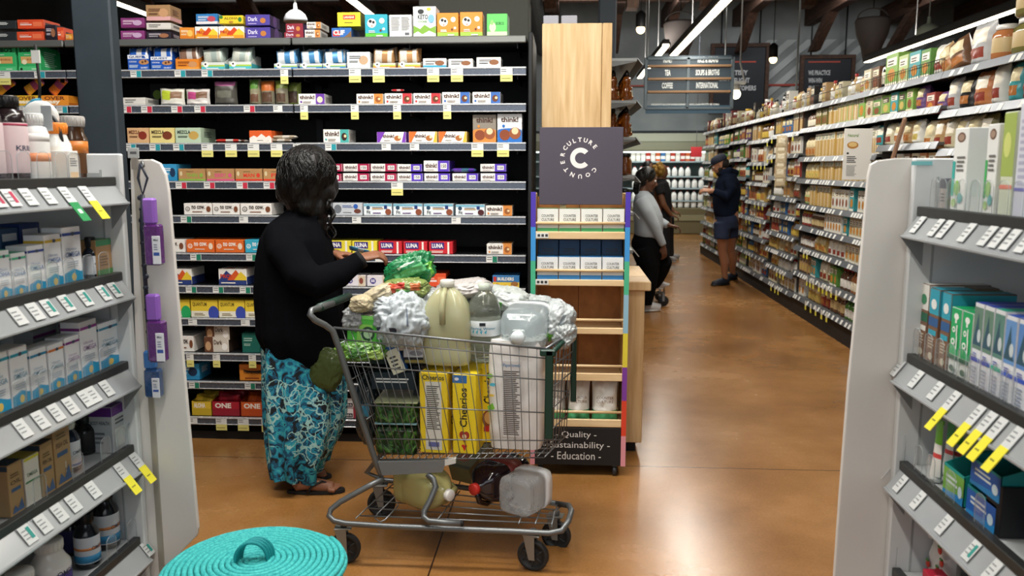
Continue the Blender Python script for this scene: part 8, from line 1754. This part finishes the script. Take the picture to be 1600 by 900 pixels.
mb = MB(); BPd = cloth('#15171c'); mb.tube([V(1034, 340, 13.2), V(1037, 372, 13.2), V(1040, 402, 13.2)], [.14, .09, .065], BPd, 12); mb.tube([V(1040, 340, 13.4), V(1044, 372, 13.45), V(1047, 400, 13.5)], [.14, .09, .065], BPd, 12); o = remesh(mb, 'trousers', root, BPd, .014, 4); fin(o, off)
h0 = at(1039, 409, Z=0); t0 = at(1056, 410, Z=0); shoe(root, off, h0, t0, 0, P('#9a9a9c')); h0 = at(1045, 406, Z=0); t0 = at(1060, 406, Z=0); shoe(root, off, h0, t0, 0, P('#9a9a9c'))
YH = P('#a07a34', .6, 0, 0, 1.45, 1, 0, 0, .8, 40); mb = MB()
for q in range(40):
    a = rh.uniform(0, 2*PI); e_ = rh.uniform(-.9, 1.4); mb.sphere(hd+Vector((-.025+.1*math.cos(a)*math.cos(e_) if math.cos(a) < .4 else -.01, .1*math.sin(a)*math.cos(e_), .02+.1*math.sin(e_))), rh.uniform(.03, .045), YH, 8)
mb.sphere(hd+Vector((-.03, 0, .02)), .1, YH, 12); o = mb.build('curly_hair', root); fin(o, off)
# person mostly hidden further back
Y15 = 15.0; root, off = person_root((V(1015, 400, Y15).x, Y15), 'person in dark clothes mostly hidden behind the two leaning shoppers')
mb = MB(); SK4 = P('#6a4632', .5); hd = V(1014, 263, Y15); head(mb, hd, (.6, -.7, -.1), (0, 0, 1), SK4); mb.tube([hd, V(1014, 280, Y15)], [.05, .06], SK4); rings(mb, [(V(1014, 282, Y15), .16, .12), (V(1014, 330, Y15), .17, .13)], SK4)
for s in (-1, 1): mb.tube([V(1014+s*14, 284, Y15), V(1014+s*17, 312, Y15), V(1014+s*16, 335, Y15)], [.05, .04, .028], SK4, 10); hand(mb, V(1014+s*16, 335, Y15), (0, -.1, -1), (s, 0, 0), s, SK4, 1, .3)
o = remesh(mb, 'body', root, SK4, .01, 4); fin(o, off)
mb = MB(); DK = cloth('#1a1c22'); rings(mb, ringpx([(276, 1008, 1020), (282, 998, 1030), (300, 1000, 1028), (338, 999, 1029)], Y15, [.08, .13, .15, .16]), DK)
for s in (-1, 1): mb.tube([V(1014+s*14, 284, Y15), V(1014+s*17, 312, Y15)], [.07, .055], DK, 12); mb.tube([V(1014+s*7, 335, Y15), V(1014+s*7, 368, Y15), V(1014+s*7, 392, Y15)], [.1, .075, .06], DK, 12)
o = remesh(mb, 'clothes', root, DK, .014, 4); fin(o, off)
mb = MB(); mb.sphere(hd+Vector((-.02, .02, .04)), .1, HAIR, 14); o = mb.build('hair', root); fin(o, off)
for s in (-1, 1):
    h0 = V(1014+s*7, 395, Y15); h0.z = 0; shoe(root, off, h0+Vector((0, .06, 0)), h0+Vector((.05, -.2, 0)), 0, P('#2a2a2c'))
# man in the navy cap
Ym = 10.9; root, off = person_root((V(1134, 400, Ym).x, Ym), 'person in navy cap, hoodie and shorts reading an item by the right shelves')
SK5 = P('#a8785c', .5); mb = MB(); hd = V(1125, 258, Ym); M_h = head(mb, hd, (-.85, .1, -.42), (-.4, 0, .9), SK5, 1.05)
nk = V(1134, 273, Ym); mb.tube([hd+Vector((.03, 0, -.04)), nk, nk+Vector((.02, 0, -.06))], [.055, .06, .07], SK5, 12)
rings(mb, [(V(1136, 280, Ym), .1, .17), (V(1138, 300, Ym), .13, .18), (V(1136, 335, Ym), .14, .17), (V(1134, 350, Ym), .15, .17)], SK5)
mb.tube([V(1138, 285, 10.7), V(1137, 305, 10.64), V(1112, 298, 10.68)], [.055, .045, .03], SK5, 12); hand(mb, V(1112, 298, 10.68), (-1, .2, .1), (0, -.5, .8), -1, SK5, 1.1, .55)
mb.tube([V(1136, 285, 11.1), V(1130, 310, 11.12), V(1108, 299, 11.0)], [.055, .045, .03], SK5, 12); hand(mb, V(1108, 298, 11.0), (-1, -.2, .1), (0, .5, .8), 1, SK5, 1.1, .55)
fa = [(at(1137, 445, Z=0), at(1112, 447, Z=0)), (at(1149, 437, Z=0), at(1128, 439, Z=0))]
for (hh, tt), hip in zip(fa, (V(1130, 350, 10.82), V(1142, 350, 11.02))):
    dv = (tt-hh).normalized(); an = hh+dv*.05+Vector((0, 0, .09)); kn = lp(hip, an, .5)+Vector((-.02, 0, 0)); mb.tube([hip, lp(hip, kn, .5), kn, lp(kn, an, .35)+Vector((.02, 0, 0)), lp(kn, an, .75), an, hh+dv*.05+Vector((0, 0, .05))], [.1, .08, .06, .062, .042, .038, .04], SK5, 14)
o = remesh(mb, 'body', root, SK5, .008, 4); fin(o, off); eyes(root, M_h, off)
NV = cloth('#101726', .9, 9, .3); NV.node_tree.nodes['Principled BSDF'].inputs['Specular IOR Level'].default_value = .1; mb = MB()
rings(mb, ringpx([(268, 1128, 1142), (274, 1124, 1150), (285, 1118, 1156), (300, 1115, 1157), (318, 1114, 1155), (332, 1115, 1153), (338, 1117, 1151)], Ym, [.1, .16, .2, .21, .2, .19, .18]), NV)
mb.tube([V(1139, 280, 10.72), V(1142, 295, 10.66), V(1136, 308, 10.64), V(1115, 299, 10.68)], [.08, .075, .068, .048], NV, 14); mb.tube([V(1137, 282, 11.08), V(1130, 310, 11.12), V(1111, 300, 11.0)], [.08, .068, .048], NV, 14)
mb.tube([V(1126, 272, 10.85), V(1140, 266, 10.8), V(1150, 270, 10.9), V(1142, 270, 11.02), V(1128, 273, 10.98)], .045, NV, 10)
o = remesh(mb, 'hoodie', root, NV, .012, 5, lambda c: .010*noise.noise(c*7)); fin(o, off)
mb = MB(); SHO = cloth('#1c2740'); rings(mb, ringpx([(334, 1117, 1152), (346, 1117, 1153), (356, 1118, 1152)], Ym, [.18, .19, .17]), SHO); mb.tube([V(1128, 348, 10.82), V(1127, 374, 10.8)], [.105, .095], SHO, 14); mb.tube([V(1142, 348, 11.02), V(1143, 372, 11.02)], [.1, .09], SHO, 14)
o = remesh(mb, 'shorts', root, SHO, .012, 4, lambda c: .006*noise.noise(c*8)); fin(o, off)
for hh, tt in fa: shoe(root, off, hh, tt, 0, P('#18202e', .6), '#16181c')
Mh = M_h; CAPM = cloth('#141b2c', .8); mb = MB()
mb.lathe([(.096, 0), (.097, .02), (.09, .05), (.07, .075), (.03, .088), (0, .09)], CAPM, 24, Mh @ Matrix.Translation((-.012, 0, .04)), sx=1.08, sy=.93)
mb.add([Mh @ Vector(p) for p in ((.07, -.07, .045), (.07, .07, .045), (.13, .06, .035), (.165, .025, .028), (.165, -.025, .028), (.13, -.06, .035), (.07, -.07, .052), (.07, .07, .052), (.13, .06, .04), (.165, .025, .033), (.165, -.025, .033), (.13, -.06, .04))], [(0, 1, 2, 3, 4, 5), (11, 10, 9, 8, 7, 6), (0, 5, 11, 6), (5, 4, 10, 11), (4, 3, 9, 10), (3, 2, 8, 9), (2, 1, 7, 8)], CAPM)
o = mb.build('cap', root); fin(o, off)
mb = MB(); BD = P('#17110e', .8, 0, 0, 1.45, 1, 0, 0, .6, 60)
for p, r_, sc in (((.035, 0, -.085), .052, (1.05, 1.02, .9)), ((.02, .05, -.05), .032, (1, .8, 1.3)), ((.02, -.05, -.05), .032, (1, .8, 1.3)), ((.09, 0, -.045), .012, (.6, 2.2, .6))): mb.sphere(p, r_, BD, 12, Mh, sc)
mb.sphere((-.05, 0, .0), .075, BD, 14, Mh, (.9, 1.05, .9)); o = remesh(mb, 'beard_and_hair', root, BD, .008, 3); fin(o, off)
o = carton_mesh(.06, .1, .02, '#d8d8d8', {}).build('small_carton', loc=V(1100, 302, 10.84)); o.rotation_euler = (.5, 0, .4); put(o, 'small pale carton in the hands of the capped shopper', 'carton')
# ---- small trolley by the grey sweater
root = empty('shopping_trolley', (0, 0, 0), label='silver wire trolley in front of the shopper in the grey sweater', cat='shopping cart')
Yt = 9.35; x0, x1 = V(1000, 400, Yt).x, V(1040, 400, Yt).x; zt, zb_ = V(1020, 385, Yt).z, V(1020, 432, Yt).z; mb = MB()
for yy in (Yt, Yt+.42):
    for q in range(9): x = x0+(x1-x0)*q/8; mb.tube([(x, yy, zb_), (x, yy, zt)], .004, WIRE, 4)
    for q in range(4): z = zb_+(zt-zb_)*q/3; mb.tube([(x0, yy, z), (x1, yy, z)], .005, WIRE, 4)
for x in (x0, x1):
    for q in range(9): mb.tube([(x, Yt+.42*q/8, zb_), (x, Yt+.42*q/8, zt)], .004, WIRE, 4)
    for q in range(4): z = zb_+(zt-zb_)*q/3; mb.tube([(x, Yt, z), (x, Yt+.42, z)], .005, WIRE, 4)
for q in range(9): x = x0+(x1-x0)*q/8; mb.tube([(x, Yt, zb_), (x, Yt+.42, zb_)], .004, WIRE, 4)
mb.build('basket', root); mb = MB()
for yy in (Yt+.02, Yt+.4): mb.tube([(x0-.04, yy, zt+.08), (x0+.02, yy, zb_-.02), (x1-.02, yy, zb_-.05), (x1-.0, yy, .14)], .012, CHROME, 8); mb.tube([(x0+.02, yy, zb_-.02), (x0+.02, yy, .16), (x1+.0, yy, .15)], .011, CHROME, 8)
mb.tube([(x0-.04, Yt+.02, zt+.08), (x0-.04, Yt+.4, zt+.08)], .015, P('#1c2a3a'), 8); mb.build('frame', root)
for x in (x0+.03, x1-.01):
    for yy in (Yt+.02, Yt+.4):
        mb = MB(); mb.lathe([(0, -.012), (.055, -.012), (.06, -.008), (.06, .008), (.055, .012), (0, .012)], P('#1c1d1f', .5), 20, Matrix.Translation((x, yy, .061)) @ Matrix.Rotation(PI/2, 4, 'X')); mb.box(x-.012, yy-.02, .06, x+.012, yy-.015, .16, STEEL); mb.build('wheel', root)
